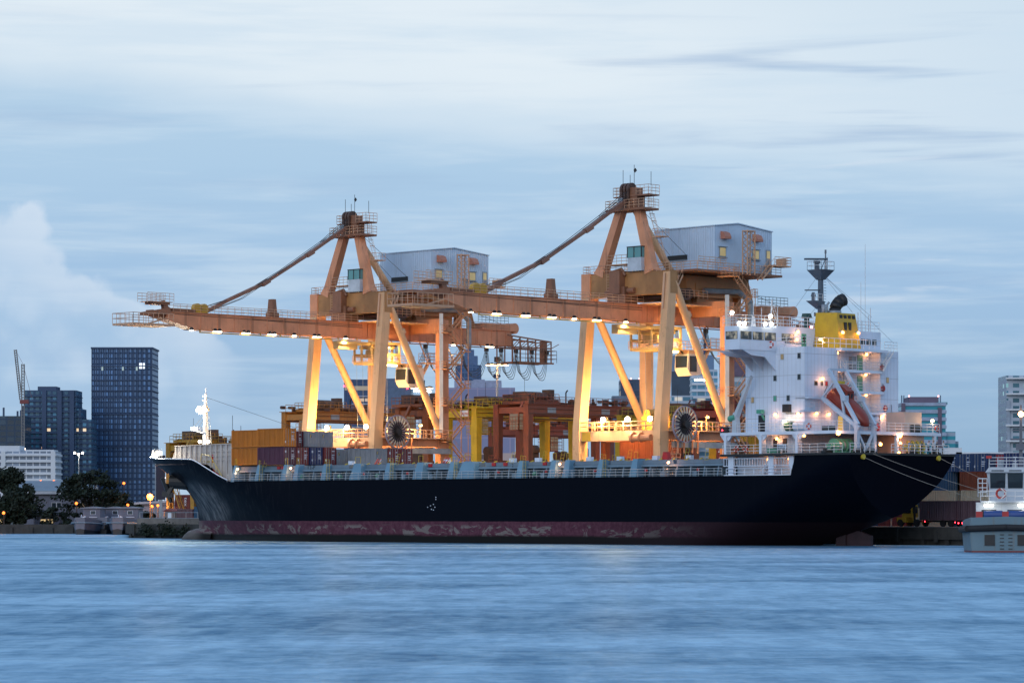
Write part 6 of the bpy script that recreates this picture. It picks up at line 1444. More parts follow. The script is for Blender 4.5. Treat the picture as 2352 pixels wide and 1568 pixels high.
def yard_truck(p, q):
    t = thing('yard_truck', 'yellow yard tractor with lit cab waiting on the quay under the ship stern', 'truck', p, q + 1.2, QZ)
    mb = MB(); mb.box(p, p + 4.6, q + .6, q + 1.8, QZ + .55, QZ + .8); mb.box(p + .1, p + 1.6, q + .1, q + 2.3, QZ + .6, QZ + 1.25); mb.build('chassis', MT['yellowpatch'], t)
    mb = MB(); mb.prism([(p + .9, QZ + 1.25), (p + 2.6, QZ + 1.25), (p + 2.6, QZ + 2.9), (p + 1.15, QZ + 2.9)], 'y', q + .2, q + 1.5); cb = mb.build('cab', MT['yellowpatch'], t)
    mb = MB(); mb.box(p + 1.25, p + 2.4, q + .15, q + .2, QZ + 1.8, QZ + 2.7); mb.box(p + 2.6, p + 2.65, q + .35, q + 1.35, QZ + 1.8, QZ + 2.7); mb.build('cab_window', MT['glassdark'], cb)
    mb = MB(); mb.tube((p + 2.9, q + .4, QZ + .8), (p + 2.9, q + .4, QZ + 3.1), .14, 8); mb.build('exhaust', MT['black'], t)
    for a in (.7, 3.4):
        for b in (.05, 2.0): mb = MB(); mb.tube((p + a, q + b, QZ + .5), (p + a, q + b + .3, QZ + .5), .5, 14); mb.build('wheel', MT['rubber'], t)
    mb = MB()
    for b in (.4, 1.9): mb.cut(); mb.tube((p + 4.6, q + b, QZ + .7), (p + 4.65, q + b, QZ + .7), .08, 8)
    mb.build_each('tail_light', L_RED, t); return t
yard_truck(98.6, 27.9)
yard_lamp(95.8, 30.5, 5.6, 120, 'yard lamp on the quay just beyond the yellow yard tractor')
# mooring ropes from the stern
def rope(name, a, b, sag, label, r=.045):
    a = Vector(a); b = Vector(b); mb = MB(); pts = []
    for i in range(25): f = i / 24; c = a.lerp(b, f); c.z -= sag * 4 * f * (1 - f); pts.append(c)
    mb.path(pts, r, 4); return solo(name, mb, MT['rope'], label, 'mooring rope', a.x, a.y, a.z, 'mooring ropes')
rope('mooring_rope', (PAFT + 1.0, 2.7, 11.2), (136, 24.5, 3.0), 1.6, 'lower of two mooring ropes led together from the near stern corner', .024); rope('mooring_rope', (PAFT + .9, 4.5, 11.7), (137, 24.5, 3.2), 1.0, 'upper of two mooring ropes led together from the near stern corner', .024)
rope('mooring_rope', (PAFT + 1.0, 18.2, 11.3), (134, 25, 3.0), .7, 'mooring rope led alone from the far stern corner', .022)
rope('mooring_rope', (-29.8, QC + .6, 9.8), (-24, 26, 2.6), .5, 'thin mooring rope slanting down from the bow beside the anchor')

# ================================================================== PEOPLE AT THE STERN RAIL
def person(p, q, z, face, shirt, pants, label, lean=0.0, arm=.5, h=1.7):
    """standing figure: joints as a skinned skeleton; face = heading in degrees in the quay frame"""
    s = h / 1.75
    J = {'pelvis': (0, 0, .95), 'waist': (0, .01 + lean * .1, 1.12), 'chest': (0, .02 + lean * .25, 1.34), 'neck': (0, .04 + lean * .33, 1.50), 'headb': (0, .06 + lean * .36, 1.58), 'head': (0, .07 + lean * .40, 1.66), 'crown': (0, .06 + lean * .42, 1.75)}
    rd = {'pelvis': (.16, .11), 'waist': (.145, .10), 'chest': (.175, .11), 'neck': (.055, .055), 'headb': (.07, .08), 'head': (.078, .095), 'crown': (.055, .07)}
    E_ = [('pelvis', 'waist'), ('waist', 'chest'), ('chest', 'neck'), ('neck', 'headb'), ('headb', 'head'), ('head', 'crown')]
    for sd, n in ((-1, 'l'), (1, 'r')):
        y = .02 + lean * .25
        J['sh' + n] = (sd * .19, y, 1.42); J['el' + n] = (sd * .24, y + .08 + arm * .12, 1.16); J['wr' + n] = (sd * .20, y + .18 + arm * .20, 1.04 + arm * .08); J['ha' + n] = (sd * .19, y + .24 + arm * .22, 1.03 + arm * .08)
        J['hp' + n] = (sd * .09, 0, .88); J['kn' + n] = (sd * .10, .03 + sd * .02, .48); J['an' + n] = (sd * .10, -.02, .09); J['to' + n] = (sd * .12, .14, .035)
        rd.update({'sh' + n: (.062, .062), 'el' + n: (.042, .042), 'wr' + n: (.030, .034), 'ha' + n: (.034, .022), 'hp' + n: (.09, .09), 'kn' + n: (.06, .062), 'an' + n: (.042, .045), 'to' + n: (.042, .028)})
        E_ += [('chest', 'sh' + n), ('sh' + n, 'el' + n), ('el' + n, 'wr' + n), ('wr' + n, 'ha' + n), ('pelvis', 'hp' + n), ('hp' + n, 'kn' + n), ('kn' + n, 'an' + n), ('an' + n, 'to' + n)]
        for k in range(5):
            fx = sd * (.165 + .016 * k) if k < 4 else sd * .15; f0 = 'f%s%d' % (n, k); y0 = y + .27 + arm * .22
            J[f0] = (fx, y0 if k < 4 else y0 - .03, 1.025 + arm * .08); J[f0 + 't'] = (fx, y0 + (.05 if k < 4 else .02), .985 + arm * .08)
            rd[f0] = (.010, .010); rd[f0 + 't'] = (.008, .008); E_ += [('ha' + n, f0), (f0, f0 + 't')]
    keys = list(J); idx = {k: i for i, k in enumerate(keys)}
    me = bpy.data.meshes.new('person'); me.from_pydata([tuple(c * s for c in J[k]) for k in keys], [(idx[a], idx[b]) for a, b in E_], [])
    tmp = bpy.data.objects.new('person', me); COL.objects.link(tmp)
    sk = tmp.modifiers.new('skin', 'SKIN'); sb = tmp.modifiers.new('sub', 'SUBSURF'); sb.levels = 1; sb.render_levels = 1
    for k in keys: me.skin_vertices[0].data[idx[k]].radius = (rd[k][0] * s, rd[k][1] * s); me.skin_vertices[0].data[idx[k]].use_root = (k == 'pelvis')
    bpy.context.view_layer.update(); dg = bpy.context.evaluated_depsgraph_get(); m2 = bpy.data.meshes.new_from_object(tmp.evaluated_get(dg))
    bpy.data.objects.remove(tmp)
    for mt in (MT['skin'], shirt, pants, MT['black']): m2.materials.append(mt)
    for f in m2.polygons:
        c = f.center / s; side_ = abs(c.x) > .185 and c.z < 1.22
        f.material_index = 3 if c.z < .10 else (2 if c.z < .98 and not (c.y > .22 and abs(c.x) > .12) else (0 if c.z > 1.47 or (c.y > .17 + lean * .25 and abs(c.x) > .12) else 1)); f.use_smooth = True
    o = bpy.data.objects.new('person', m2); COL.objects.link(o); o.location = PQ(p, q, z); o.rotation_euler = (0, 0, R(-45 + face)); tag(o, label, 'person', 'people on the stern'); ORG[o.name] = Vector((0, 0, 0))
    mb = MB(); hc = Vector(J['head']) * s; n = 10
    vs = []; fs = []
    for i in range(4):
        a = i / 3 * 1.35; rr = .098 * s * math.sin(a + .12)
        for k in range(n): t_ = 2 * math.pi * k / n; vs.append(hc + Vector((rr * math.cos(t_), rr * 1.12 * math.sin(t_) - .012, .035 + .098 * s * math.cos(a + .12))))
    for i in range(3):
        for k in range(n): fs.append((i * n + k, i * n + (k + 1) % n, (i + 1) * n + (k + 1) % n, (i + 1) * n + k))
    fs.append(tuple(range(n))); mb.add(vs, fs); mb.build('hair', MT['hair'], o, True)
    mb = MB()
    for sx in (-.03, .03): mb.box(sx * s - .008, sx * s + .008, hc.y + .088 * s, hc.y + .097 * s, hc.z - .005, hc.z + .006)
    mb.box(-.022 * s, .022 * s, hc.y + .078 * s, hc.y + .09 * s, hc.z - .062 * s, hc.z - .054 * s); mb.build('face_features', MT['hair'], o)
    mb = MB(); mb.beam((0, hc.y + .085 * s, hc.z - .005), (0, hc.y + .112 * s, hc.z - .035 * s), .02 * s); mb.build('nose', MT['skin'], o)
    mb = MB()
    for sx in (-1, 1): mb.cut(); mb.box(sx * .08 * s - .012, sx * .08 * s + .012, hc.y - .02, hc.y + .02, hc.z - .03, hc.z + .025)
    mb.build_each('ear', MT['skin'], o); return o
MT['skin'] = M('skin', (.33, .19, .12), .55, 0, .04, 4); MT['hair'] = M('black_hair', (.01, .008, .008), .5, 0, .1, 8)
SH_W = M('white_shirt', (.62, .63, .66), .8, 0, .04, 5); SH_D = M('dark_shirt', (.03, .035, .05), .8, 0, .05, 5); SH_B = M('blue_overalls', (.015, .09, .32), .8, 0, .06, 5); PN_D = M('dark_trousers', (.02, .022, .03), .8, 0, .05, 5); PN_L = M('pale_shorts', (.40, .38, .34), .8, 0, .05, 5)
PZ = 11.82
for i, (q, sh, pn, f, ln, am, h, lb) in enumerate([(15.1, SH_D, PN_D, -70, .5, .8, 1.62, 'person in dark clothes leaning on the stern rail, nearest the gold winch'), (16.6, SH_W, PN_D, -100, .1, .4, 1.72, 'person in a white shirt beside the leaning person at the stern rail'), (17.5, SH_W, PN_D, -60, .15, .9, 1.78, 'taller person in a white shirt with arms raised in mid group'), (18.3, SH_D, PN_L, -95, .1, .5, 1.66, 'person in dark shirt and pale shorts at the stern rail'), (19.6, SH_W, PN_D, -80, .2, .7, 1.74, 'person in a white shirt standing last at the stern corner')]):
    person(PAFT - .1, q + .6, PZ, f, sh, pn, lb, ln, am, h)
person(PAFT - .9, 11.9 + 2.2, PZ, -30, SH_B, SH_B, 'person in blue overalls standing in front of the gold winch', .15, .6, 1.7)
# ================================================================== LAND
mb = MB(); mb.quad((-1600, 640, 1.35), (1600, 640, 1.35), (1600, 9000, 1.35), (-1600, 9000, 1.35)); o = mb.build('ground', M('far_ground', (.035, .04, .035), .9, 0, .3, .02)); o['kind'] = 'structure'
mb = MB(); mb.box(-300, -69, 638, 640.4, -1.5, 1.9)
for k in range(56): mb.box(-299 + k * 4.1, -298.4 + k * 4.1, 637.6, 638, -1.5, 1.3)
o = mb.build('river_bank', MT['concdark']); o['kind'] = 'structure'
# ------------------------------------------------------------------ buildings of the far city
def facade(name, wall, glass, cw, ch, fw=.25, fh=.3, lit=.0, litc=(1, .7, .35), tone=.5, rough=.25, lits=1.2):
    m, t, b = newmat(name); tc = t.n('ShaderNodeTexCoord').outputs['Object']; sp = t.n('ShaderNodeSeparateXYZ'); t.l(tc, sp.inputs[0])
    u = t.m('DIVIDE', t.m('ADD', sp.outputs[0], sp.outputs[1]), cw); v = t.m('DIVIDE', sp.outputs[2], ch)
    fu, fv = t.m('FRACT', u), t.m('FRACT', v); iu, iv = t.m('FLOOR', u), t.m('FLOOR', v)
    win = t.m('MULTIPLY', t.m('GREATER_THAN', fu, fw), t.m('GREATER_THAN', fv, fh))
    cv = t.n('ShaderNodeCombineXYZ'); t.l(iu, cv.inputs[0]); t.l(iv, cv.inputs[1])
    wn = t.n('ShaderNodeTexWhiteNoise', noise_dimensions='2D'); t.l(cv.outputs[0], wn.inputs['Vector']); r = wn.outputs[0]
    gcol = t.mix(t.m('MULTIPLY', t.m('SUBTRACT', r, .5), tone * 2, clamp=True), mul(glass, 1.0), mul(glass, 1 + 2.2 * tone))
    big = t.noise(tc, .03, 3); wcol = t.mix(big, mul(wall, .85), mul(wall, 1.15))
    col = t.mix(win, wcol, gcol); t.l(col, b.inputs['Base Color'])
    t.l(t.m('SUBTRACT', .75, t.m('MULTIPLY', win, .75 - rough)), b.inputs['Roughness'])
    if lit > 0:
        on = t.m('MULTIPLY', win, t.m('GREATER_THAN', r, 1 - lit)); b.inputs['Emission Color'].default_value = (*litc, 1); t.l(t.m('MULTIPLY', on, lits), b.inputs['Emission Strength'])
    return m
def bld(name, label, x0, x1, ytop, d, mat, depth=30, group=None, cat='building', ybase=None):
    """tower standing at distance d; returns root, width, height (local x right, y away, z up)"""
    a = far(x0, 1177, d); b = far(x1, 1177, d); w = b.x - a.x; h = CAM_H + (1177 - ytop) / FPX * d - 1.35
    t = wthing(name, label, cat, ((a.x + b.x) / 2, d, 1.35), group)
    mb = MB(); mb.box(-w / 2, w / 2, 0, depth, 0, h); mb.build('wall', mat, t); return t, w, h, d / FPX
def windows(t, pts, w, h, mat=None, y=-.12):
    mb = MB()
    for x, z in pts: mb.cut(); mb.box(x - w / 2, x + w / 2, y, y + .1, z - h / 2, z + h / 2)
    return mb.build_each('window', mat or L_WINDOW, t)
def slabs(t, w, zs, depth, mat, out=.5, th=.35):
    mb = MB()
    for z in zs: mb.cut(); mb.box(-w / 2 - out * .5, w / 2 + out * .5, -out, depth, z, z + th)
    return mb.build_each('floor_slab', mat, t)
GB = 'city buildings beyond the port'
FRM = M('tower_frame_blue_grey', (.035, .07, .145), .6, 0, .1, .05)
t, w, h, px = bld('office_tower', 'tallest dark blue glass tower, standing alone left of the bow', 211, 349, 801, 1900, facade('tower_glass', (.030, .066, .14), (.070, .155, .30), 2.85, 3.3, .30, .32, 0, tone=.7, rough=.3), 34, GB)
slabs(t, w, [h - 10.2 * k for k in (1.05, 1.9, 2.5)] + [h - 30 - 9.9 * k for k in range(7)], 34.3, FRM, .7, .5)
mb = MB()
for k in range(14): x = -w / 2 + w * k / 13; mb.cut(); mb.box(x - .22, x + .22, -.6, .05, 0, h)
mb.build_each('mullion', FRM, t)
mb = MB(); mb.box(-w / 2 - .6, w / 2 + .6, -.8, 34.6, h, h + 1.0); mb.build('parapet', FRM, t)
windows(t, [(w * .335, h - 9.3), (w * .335, h - 11.3)], 3.4, 1.5, EM('tower_bright_window', (.75, .85, 1), 1.5)); windows(t, [(-w * .33, h - 12), (w * .02, h - 12), (w * .25, h - 12)], 1.3, 2.2, EM('tower_pale_window', (.55, .75, .8), .6))
t, w, h, px = bld('apartment_tower', 'grey blue apartment tower with a small roof box, left of the tall glass tower', 57, 175, 896, 1850, facade('apartment_grid', (.042, .085, .16), (.035, .12, .19), 3.4, 3.1, .42, .42, .012, lits=.9, tone=.8), 26, GB)
mb = MB(); mb.box(-w / 2 + 7, -w / 2 + 18, 4, 20, h, h + 2.4); mb.build('roof_box', FRM, t)
slabs(t, w, [3.1 * k for k in range(3, int(h / 3.1))], 26.2, FRM, .9, .28)
mb = MB()
for x in (-w * .12, w * .18, w * .42): mb.cut(); mb.box(x - 1.3, x + 1.3, -1.2, 0, 0, h)
mb.build_each('wall_pier', FRM, t)
windows(t, [(-4.2, h - 34), (-4.2, h - 40), (-18, h - 62), (4, h - 55)], 2.2, 1.4, EM('warm_far_window', (1, .6, .4), .8))
for x0, x1, yt, lb in ((175.5, 186, 938, 'narrow middle step of the grey blue apartment block'), (186.5, 209.5, 963, 'lowest step of the grey blue apartment block beside the glass tower')):
    t, w, h, px = bld('apartment_tower', lb, x0, x1, yt, 1852, bpy.data.materials['apartment_grid'], 24, GB); slabs(t, w, [3.1 * k for k in range(3, int(h / 3.1))], 24.2, FRM, .7, .28)
# tower under construction, with a luffing crane
t, w, h, px = bld('unfinished_tower', 'unfinished concrete tower with netting and a string of lamps at the left edge', -30, 57, 955, 1800, facade('bare_frame', (.04, .07, .12), (.012, .035, .06), 4.6, 3.3, .2, .25, 0, tone=.6), 24, GB)
mb = MB(); mb.box(-w / 2 + 6, w / 2 - 15, -1.0, -.3, 0, h * .60); mb.build('safety_net', M('teal_netting', (.015, .085, .10), .8, 0, .25, .2), t)
mb = MB()
for x, z0, z1 in ((-2, h, h + 5), (6, h, h + 3), (9, h, h + 6), (w / 2 - 3, h - 6, h + 3.5), (-6, h, h + 14)): mb.cut(); mb.box(x - .5, x + .5, 4, 5, z0, z1)
mb.build_each('column_stub', FRM, t)
windows(t, [(-w / 2 + 21.5, h - 19 - 7.0 * k) for k in range(6)], 1.6, 1.2, EM('site_lamp', (1, .78, .62), 5), -1.3)
tcn = wthing('tower_crane', 'thin luffing tower crane standing on the unfinished tower', 'tower crane', far(44, 1177, 1790))
def lattice(mb, a, b, w, n, r=.16):
    a = Vector(a); b = Vector(b); d = (b - a).normalized(); s1 = d.cross(Vector((0, 1, 0))).normalized() * w / 2; s2 = Vector((0, w / 2, 0))
    cs = [s1 + s2, s1 - s2, -s1 - s2, -s1 + s2]
    for c in cs: mb.tube(a + c, b + c, r, 4)
    for i in range(n):
        p0 = a.lerp(b, i / n); p1 = a.lerp(b, (i + 1) / n)
        for k in range(4): mb.tube(p0 + cs[k], p1 + cs[(k + 1) % 4], r * .7, 3)
zb = CAM_H + (1177 - 935) / FPX * 1790; zt = CAM_H + (1177 - 853) / FPX * 1790; zj = CAM_H + (1177 - 820) / FPX * 1790
TCM = M('tower_crane_paint', (.30, .28, .27), .6)
mb = MB(); lattice(mb, (2.2, 0, 1.35), (2.2, 0, zt), 1.5, 50, .2); mb.build('mast', TCM, tcn)
mb = MB(); lattice(mb, (1, 0, zb), (-2.2, 0, zj), 1.3, 22, .2); mb.build('jib', TCM, tcn)
mb = MB(); mb.box(.5, 5.5, -1.2, 1.2, zb - 2.2, zb); mb.tube((2.2, 0, zt), (7.5, 0, zb), .1, 4); mb.tube((2.2, 0, zt), (-2.2, 0, zj), .07, 4); mb.build('slewing_deck', M('crane_deck_red', (.2, .05, .05), .6), tcn)
# white balconied block
WB = facade('white_block', (.60, .63, .68), (.13, .17, .23), 3.25, 3.0, .16, .44, .008, lits=.8, tone=.6, rough=.4)
WHT = M('white_concrete', (.66, .69, .73), .7, 0, .06, .05)
t, w, h, px = bld('hotel_block', 'white block with rows of balconies in front of the grey blue apartments', -40, 127, 1036, 1500, WB, 20, GB)
slabs(t, w, [3.0 * k for k in range(1, int(h / 3.0) + 1)], 20.2, WHT, 1.0, .95)
mb = MB()
for x in (w / 2 - .9, -w / 2 + w * .29): mb.cut(); mb.box(x - 1.1, x + 1.0, -1.2, 0, 0, h)
mb.build_each('wall_pier', WHT, t)
mb = MB(); mb.box(-w / 2, -w / 2 + w * .50, 2, 18, h, h + 2.7); mb.box(w / 2 - 15, w / 2 - 1, 3, 16, h, h + .8); mb.build('roof_box', WHT, t)
mb = MB(); mb.box(w / 2 - 46, w / 2 - 39, -2, -1.5, 2.5, 5.0); mb.build('neon_sign', EM('red_neon', (1, .02, .05), 2.0), t)
# buildings behind the cranes
t, w, h, px = bld('hotel_tower', 'dark blue block with rows of lit balconies behind the left crane legs', 790, 943, 871, 1500, facade('navy_block', (.035, .075, .165), (.03, .065, .15), 3.6, 3.4, .1, .1, 0, tone=.3), 30, GB)
for r in range(6):
    for c in range(8):
        pass
pts = [(-w / 2 + 8.5 + c * 2.75 + (1.4 if c > 3 else 0), h - 9.8 - 3.7 * r) for r in range(5) for c in range(7) if (r * 7 + c) % 5 != 3]
windows(t, pts, 2.3, 1.5, EM('balcony_lit_warm', (.85, .66, .52), .62)); slabs(t, w * .74, [h - 8.3 - 3.7 * r for r in range(6)], 2, M('balcony_edge', (.32, .38, .5), .6), .8, .5)
mb = MB(); mb.box(-w / 2 + .4, -w / 2 + 18, -.5, 0, h - 5.2, h - 3.2); mb.build('lit_sky_lobby', EM('sky_lobby', (.8, .72, .6), .35), t)
mb = MB(); mb.box(w / 2 - 12, w / 2 - .2, -.9, 0, 0, h + .4); mb.build('corner_pier', M('corner_blue', (.09, .14, .23), .5), t)
for q_ in ((-w / 2 + .3, h - 3.2), (w / 2 - 1.5, h - 4.2)):
    mb = MB(); mb.box(q_[0] - .35, q_[0] + .35, -1.4, -1.0, q_[1] - .35, q_[1] + .35); mb.build('warning_light', L_RED, t)
G_SL = facade('slate_tower', (.075, .135, .26), (.035, .08, .18), 2.4, 3.4, .2, .3, .01, lits=.6, tone=.5)
t, w, h, px = bld('office_tower', 'blue grey tower with a stepped top behind the hanging cable loops', 1046, 1105, 838, 2000, G_SL, 24, GB)
mb = MB(); mb.box(-w * .28, w * .36, 3, 20, h, h + 6); mb.box(-w * .16, w * .22, 5, 17, h + 6, h + 10); mb.box(-w * .04, w * .1, 8, 12, h + 10, h + 18); mb.build('stepped_top', M('slate_crown', (.075, .14, .27), .5), t)
LIL = facade('lilac_block', (.36, .32, .45), (.24, .25, .40), 14, 7, .04, .06, 0, tone=.2, rough=.6)
t, w, h, px = bld('mall_building', 'pale lilac block with a dish antenna on its roof behind the stair tower', 1008, 1183, 890, 1350, LIL, 60, GB)
mb = MB(); mb.box(-w * .30, w * .32, 4, 40, h, h + 3.2); mb.box(-w * .05, w * .1, 6, 20, h + 3.2, h + 3.8); mb.build('upper_storey', M('lilac_upper', (.30, .33, .44), .6), t)
def dish(x, y, z, r): 
    mb = MB(); n = 14; vs = [(x, y + .5, z)]; 
    for k in range(n): a = 2 * math.pi * k / n; vs.append((x + r * math.cos(a), y - .2, z + r * .55 * math.sin(a) + .4))
    mb.add(vs, [(0, 1 + k, 1 + (k + 1) % n) for k in range(n)]); mb.beam((x, y + .6, z), (x, y + .6, z - 1.6), .3); return mb
dish(w * .26, 10, h + 5.0, 1.7).build('dish_antenna', FRM, t)
t, w, h, px = bld('office_block', 'dark slab with red roof lamps behind the right crane sill', 1425, 1483, 871, 1500, facade('dark_slab', (.05, .07, .12), (.04, .06, .10), 3, 3.4, .3, .3, .02, lits=.8), 24, GB)
mb = MB(); mb.box(-w / 2 - 4, 0, -3, 10, 0, h - 8); mb.build('low_wing', M('wing_grey', (.14, .18, .25), .6), t)
for x in (-4.5, -1, 3, 5): mb = MB(); mb.tube((x, 1, h), (x, 1, h + .8), .35, 6); mb.build('roof_lamp', EM('roof_lamp_pink', (1, .4, .4), 4), t)
WHG = facade('white_glass_block', (.46, .53, .62), (.10, .24, .33), 4.2, 3.4, .10, .42, .02, lits=.5, tone=.6, rough=.2)
t, w, h, px = bld('office_tower', 'slate blue tower with roof dishes right of the right crane leg', 1547, 1640, 815, 1700, M('slate_wall', (.15, .25, .40), .6, 0, .1, .05), 26, GB)
mb = MB(); mb.box(-w / 2 - 1, w * .05, -1.2, 0, 3, h - 9); mb.build('dark_flank', M('dark_flank_blue', (.035, .065, .105), .5, 0, .2, .08), t)
mb = MB(); mb.tube((w * .30, 8, h), (w * .30, 8, h + 19), .9, 8, .5); mb.build('roof_mast', FRM, t)
for x in (-w * .28, -w * .06): dish(x, 6, h + 1.6, 1.3).build('dish_antenna', FRM, t)
t, w, h, px = bld('apartment_block', 'white apartment block with teal window bands behind the right crane brace', 1590, 1648, 848, 1600, WHG, 20, GB); slabs(t, w, [3.4 * k for k in range(2, int(h / 3.4))], 20, WHT, .5, .9)
t, w, h, px = bld('apartment_block', 'low white block with window bands just above the dark red yard crane', 1542, 1592, 908, 1580, WHG, 18, GB)
t, w, h, px = bld('apartment_tower', 'white and mauve tower partly hidden by the ship bridge wing', 1659, 1745, 820, 1550, facade('white_mauve', (.50, .54, .60), (.12, .22, .28), 6.0, 5.2, .45, .55, .04, lits=.5, tone=.5), 24, GB)
mb = MB(); mb.box(-w * .22, w / 2 + .3, -1.0, 0, h - 9.5, h + 3.5); mb.build('mauve_panel', M('mauve_cladding', (.13, .09, .14), .6), t)
t, w, h, px = bld('apartment_block', 'small pale blue block seen under the right yard cranes', 1556, 1602, 1018, 1200, WHG, 16, GB)
t, w, h, px = bld('apartment_block', 'small dim blue block seen low between the crane legs at mid picture', 1316, 1352, 1030, 1200, G_SL, 16, GB)
# stepped office right of the ship
TEA = facade('teal_band_office', (.34, .42, .52), (.04, .30, .38), 60, 3.6, .0, .50, 0, tone=.1, rough=.2)
t, w, h, px = bld('office_block', 'stepped office with teal window bands right of the ship', 2073, 2172, 926, 1500, TEA, 30, GB)
slabs(t, w, [3.6 * k for k in range(2, int(h / 3.6) + 1)], 30, M('pale_band', (.34, .41, .54), .6), .7, 1.5)
MAU = M('brick_mauve', (.14, .11, .16), .7, 0, .1, .1)
mb = MB(); mb.box(-w * .33, w * .35, 3, 25, h, h + 3.2); mb.build('roof_box', MAU, t)
mb = MB()
for x in (-w / 2 + .3, w * .36): mb.cut(); mb.box(x - .9, x + .9, -1.0, .1, 0, h + (0 if x < 0 else -2))
mb.build_each('brick_pier', MAU, t)
mb = MB(); mb.box(w / 2, w / 2 + 5, 2, 28, 0, h - 13.5); mb.box(w / 2 + 5, w / 2 + 7.0, 6, 26, 0, h - 18); mb.build('lower_step', bpy.data.materials['teal_band_office'], t)
mb = MB(); mb.box(w * .3, w / 2 + 1, 1, 20, h - .5, h + .6); mb.build('glass_crown', GL('teal_crown', (.03, .22, .26)), t)
for x in (-w / 2 + .6, w * .38): mb = MB(); lattice(mb, (x, 4, h), (x, 4, h + 4), 1.2, 4, .1); mb.build('aerial_frame', FRM, t)
for x in (-w * .33, w * .35): mb = MB(); mb.tube((x, 3, h + 3.2), (x, 3, h + 3.9), .35, 6); mb.build('roof_lamp', EM('roof_lamp_red', (1, .35, .35), 5), t)
t, w, h, px = bld('apartment_tower', 'tall white tower with curved balconies cut by the right edge', 2312, 2420, 862, 1500, facade('white_tower_right', (.42, .48, .56), (.05, .13, .17), 5.2, 3.6, .42, .45, .03, (.5, .9, .8), tone=.7, lits=.3), 26, GB)
mb = MB()
for k in range(5):
    z = h - 1 - k * 7.5; mb.cut(); pts = [(-w / 2 - .5 + (w + 1) * i / 10, -1.5 - 2.2 * math.sin(math.pi * i / 10)) for i in range(11)]; mb.prism(pts + [(w / 2 + .5, 0), (-w / 2 - .5, 0)], 'z', z - .8, z)
mb.build_each('curved_balcony', WHT, t)
mb = MB(); mb.box(-w / 2 - .3, -w / 2 + 1.4, -1.2, 0, 0, h - 12); mb.build('corner_pier', M('corner_grey', (.30, .36, .44), .6), t)
t, w, h, px = bld('warehouse', 'long low white roofed warehouse behind the right container stack', 2196, 2420, 1038, 800, WHT, 40, GB)
mb = MB(); mb.box(-w / 2 - 3, -w / 2 + 1.5, 0, 10, 0, h + 1.1); mb.build('end_block', WHT, t)
# port sheds seen under the cranes
t, w, h, px = bld('warehouse', 'pale pink port building low behind the yellow crane leg', 1100, 1200, 1040, 760, facade('pink_shed', (.52, .40, .38), (.12, .10, .12), 4.0, 3.4, .7, .65, 0), 40, GB)
t, w, h, px = bld('warehouse', 'low blue grey shed at mid yard behind the crane sills', 745, 960, 1052, 780, M('shed_wall', (.25, .27, .33), .7, 0, .1, .1), 30, GB)
mb = MB(); mb.prism([(-w / 2, h), (w / 2, h), (0, h + .1)], 'y', 0, 30); x = -w / 2 + w * .42; mb.prism([(x - 2.6, h), (x + 2.6, h), (x, h + 2.6)], 'y', -1, 5); mb.build('gable', M('gable_slate', (.10, .11, .16), .7), t)

# ------------------------------------------------------------------ left bank: houses, trees, boats
HOUSE = M('house_boards', (.13, .14, .19), .7, 0, .1, .5, (.08, .08, .09), .4, 1.6)
ROOFM = M('grey_ribbed_roof', (.20, .25, .30), .6, 0, .1, .3, (.12, .12, .12), .3, .55)
SLATE = M('dark_tiled_roof', (.075, .075, .10), .7, 0, .2, .6, (.04, .03, .03), .4, .5)
d = 690; s = d / FPX
t = wthing('river_house', 'long grey two storey house with a ribbed pale roof behind the left trees', 'house', (far(110, 1177, d).x, d, 1.35))
mb = MB(); mb.box(-6.4, 9.5, 0, 9, 0, 7.3); mb.build('wall', HOUSE, t)
mb = MB(); mb.prism([(-.9, 7.3), (-.9, 7.75), (4.5, 10.0), (9.9, 7.75), (9.9, 7.3)], 'x', -6.4 - .4, 10); mb.build('roof', ROOFM, t)
mb = MB(); mb.box(-6.9, 10.1, -1.0, -.85, 7.0, 7.6); mb.build('gutter', M('eave_white', (.40, .42, .47), .6), t)
for x in (-3.4, 1.9, 7.1):
    mb = MB(); mb.box(x - 1.1, x + 1.1, -.08, .02, 3.9, 5.2); wn = mb.build('window', M('win_frame', (.45, .45, .48)) if 'win_frame' not in bpy.data.materials else bpy.data.materials['win_frame'], t); mb = MB(); mb.box(x - 1.0, x - .1, -.12, -.05, 4.0, 5.1); mb.box(x + .1, x + 1.0, -.12, -.05, 4.0, 5.1); mb.build('pane', EM('dim_pane', (.8, .55, .35), .12) if x > 6 else MT['glassdark'], wn)
def hip_house(x0, x1, yb, yt, d, label, wallh=2.6):
    a, b = far(x0, yb, d), far(x1, yt, d); w = b.x - a.x; t = wthing('shore_house', label, 'house', ((a.x + b.x) / 2, d, 1.35), 'hip roofed houses on the left bank')
    ez = far(x0, yb, d).z - 1.35; rz = b.z - 1.35
    mb = MB(); mb.box(-w / 2 + .5, w / 2 - .5, .5, 6.5, 0, ez + .05); mb.build('wall', HOUSE, t)
    mb = MB(); mb.add([(-w / 2, 0, ez), (w / 2, 0, ez), (w / 2, 7, ez), (-w / 2, 7, ez), (-w * .18, 3.5, rz), (w * .18, 3.5, rz)], [(0, 1, 5, 4), (1, 2, 5), (2, 3, 4, 5), (3, 0, 4), (3, 2, 1, 0)]); mb.build('roof', SLATE, t)
    mb = MB(); mb.box(-w * .2, w * .2, .38, .48, .7, 1.5); mb.build('window', EM('shore_window', (1, .72, .35), .8), t); return t
hip_house(72, 142, 1182, 1171, 668, 'dark hip roofed house at the water edge in front of the long grey house')
hip_house(162, 246, 1187, 1169, 664, 'dark hip roofed house behind the three moored boats')
hip_house(-22, 16, 1200, 1188, 655, 'small red roofed hut at the far left water edge')
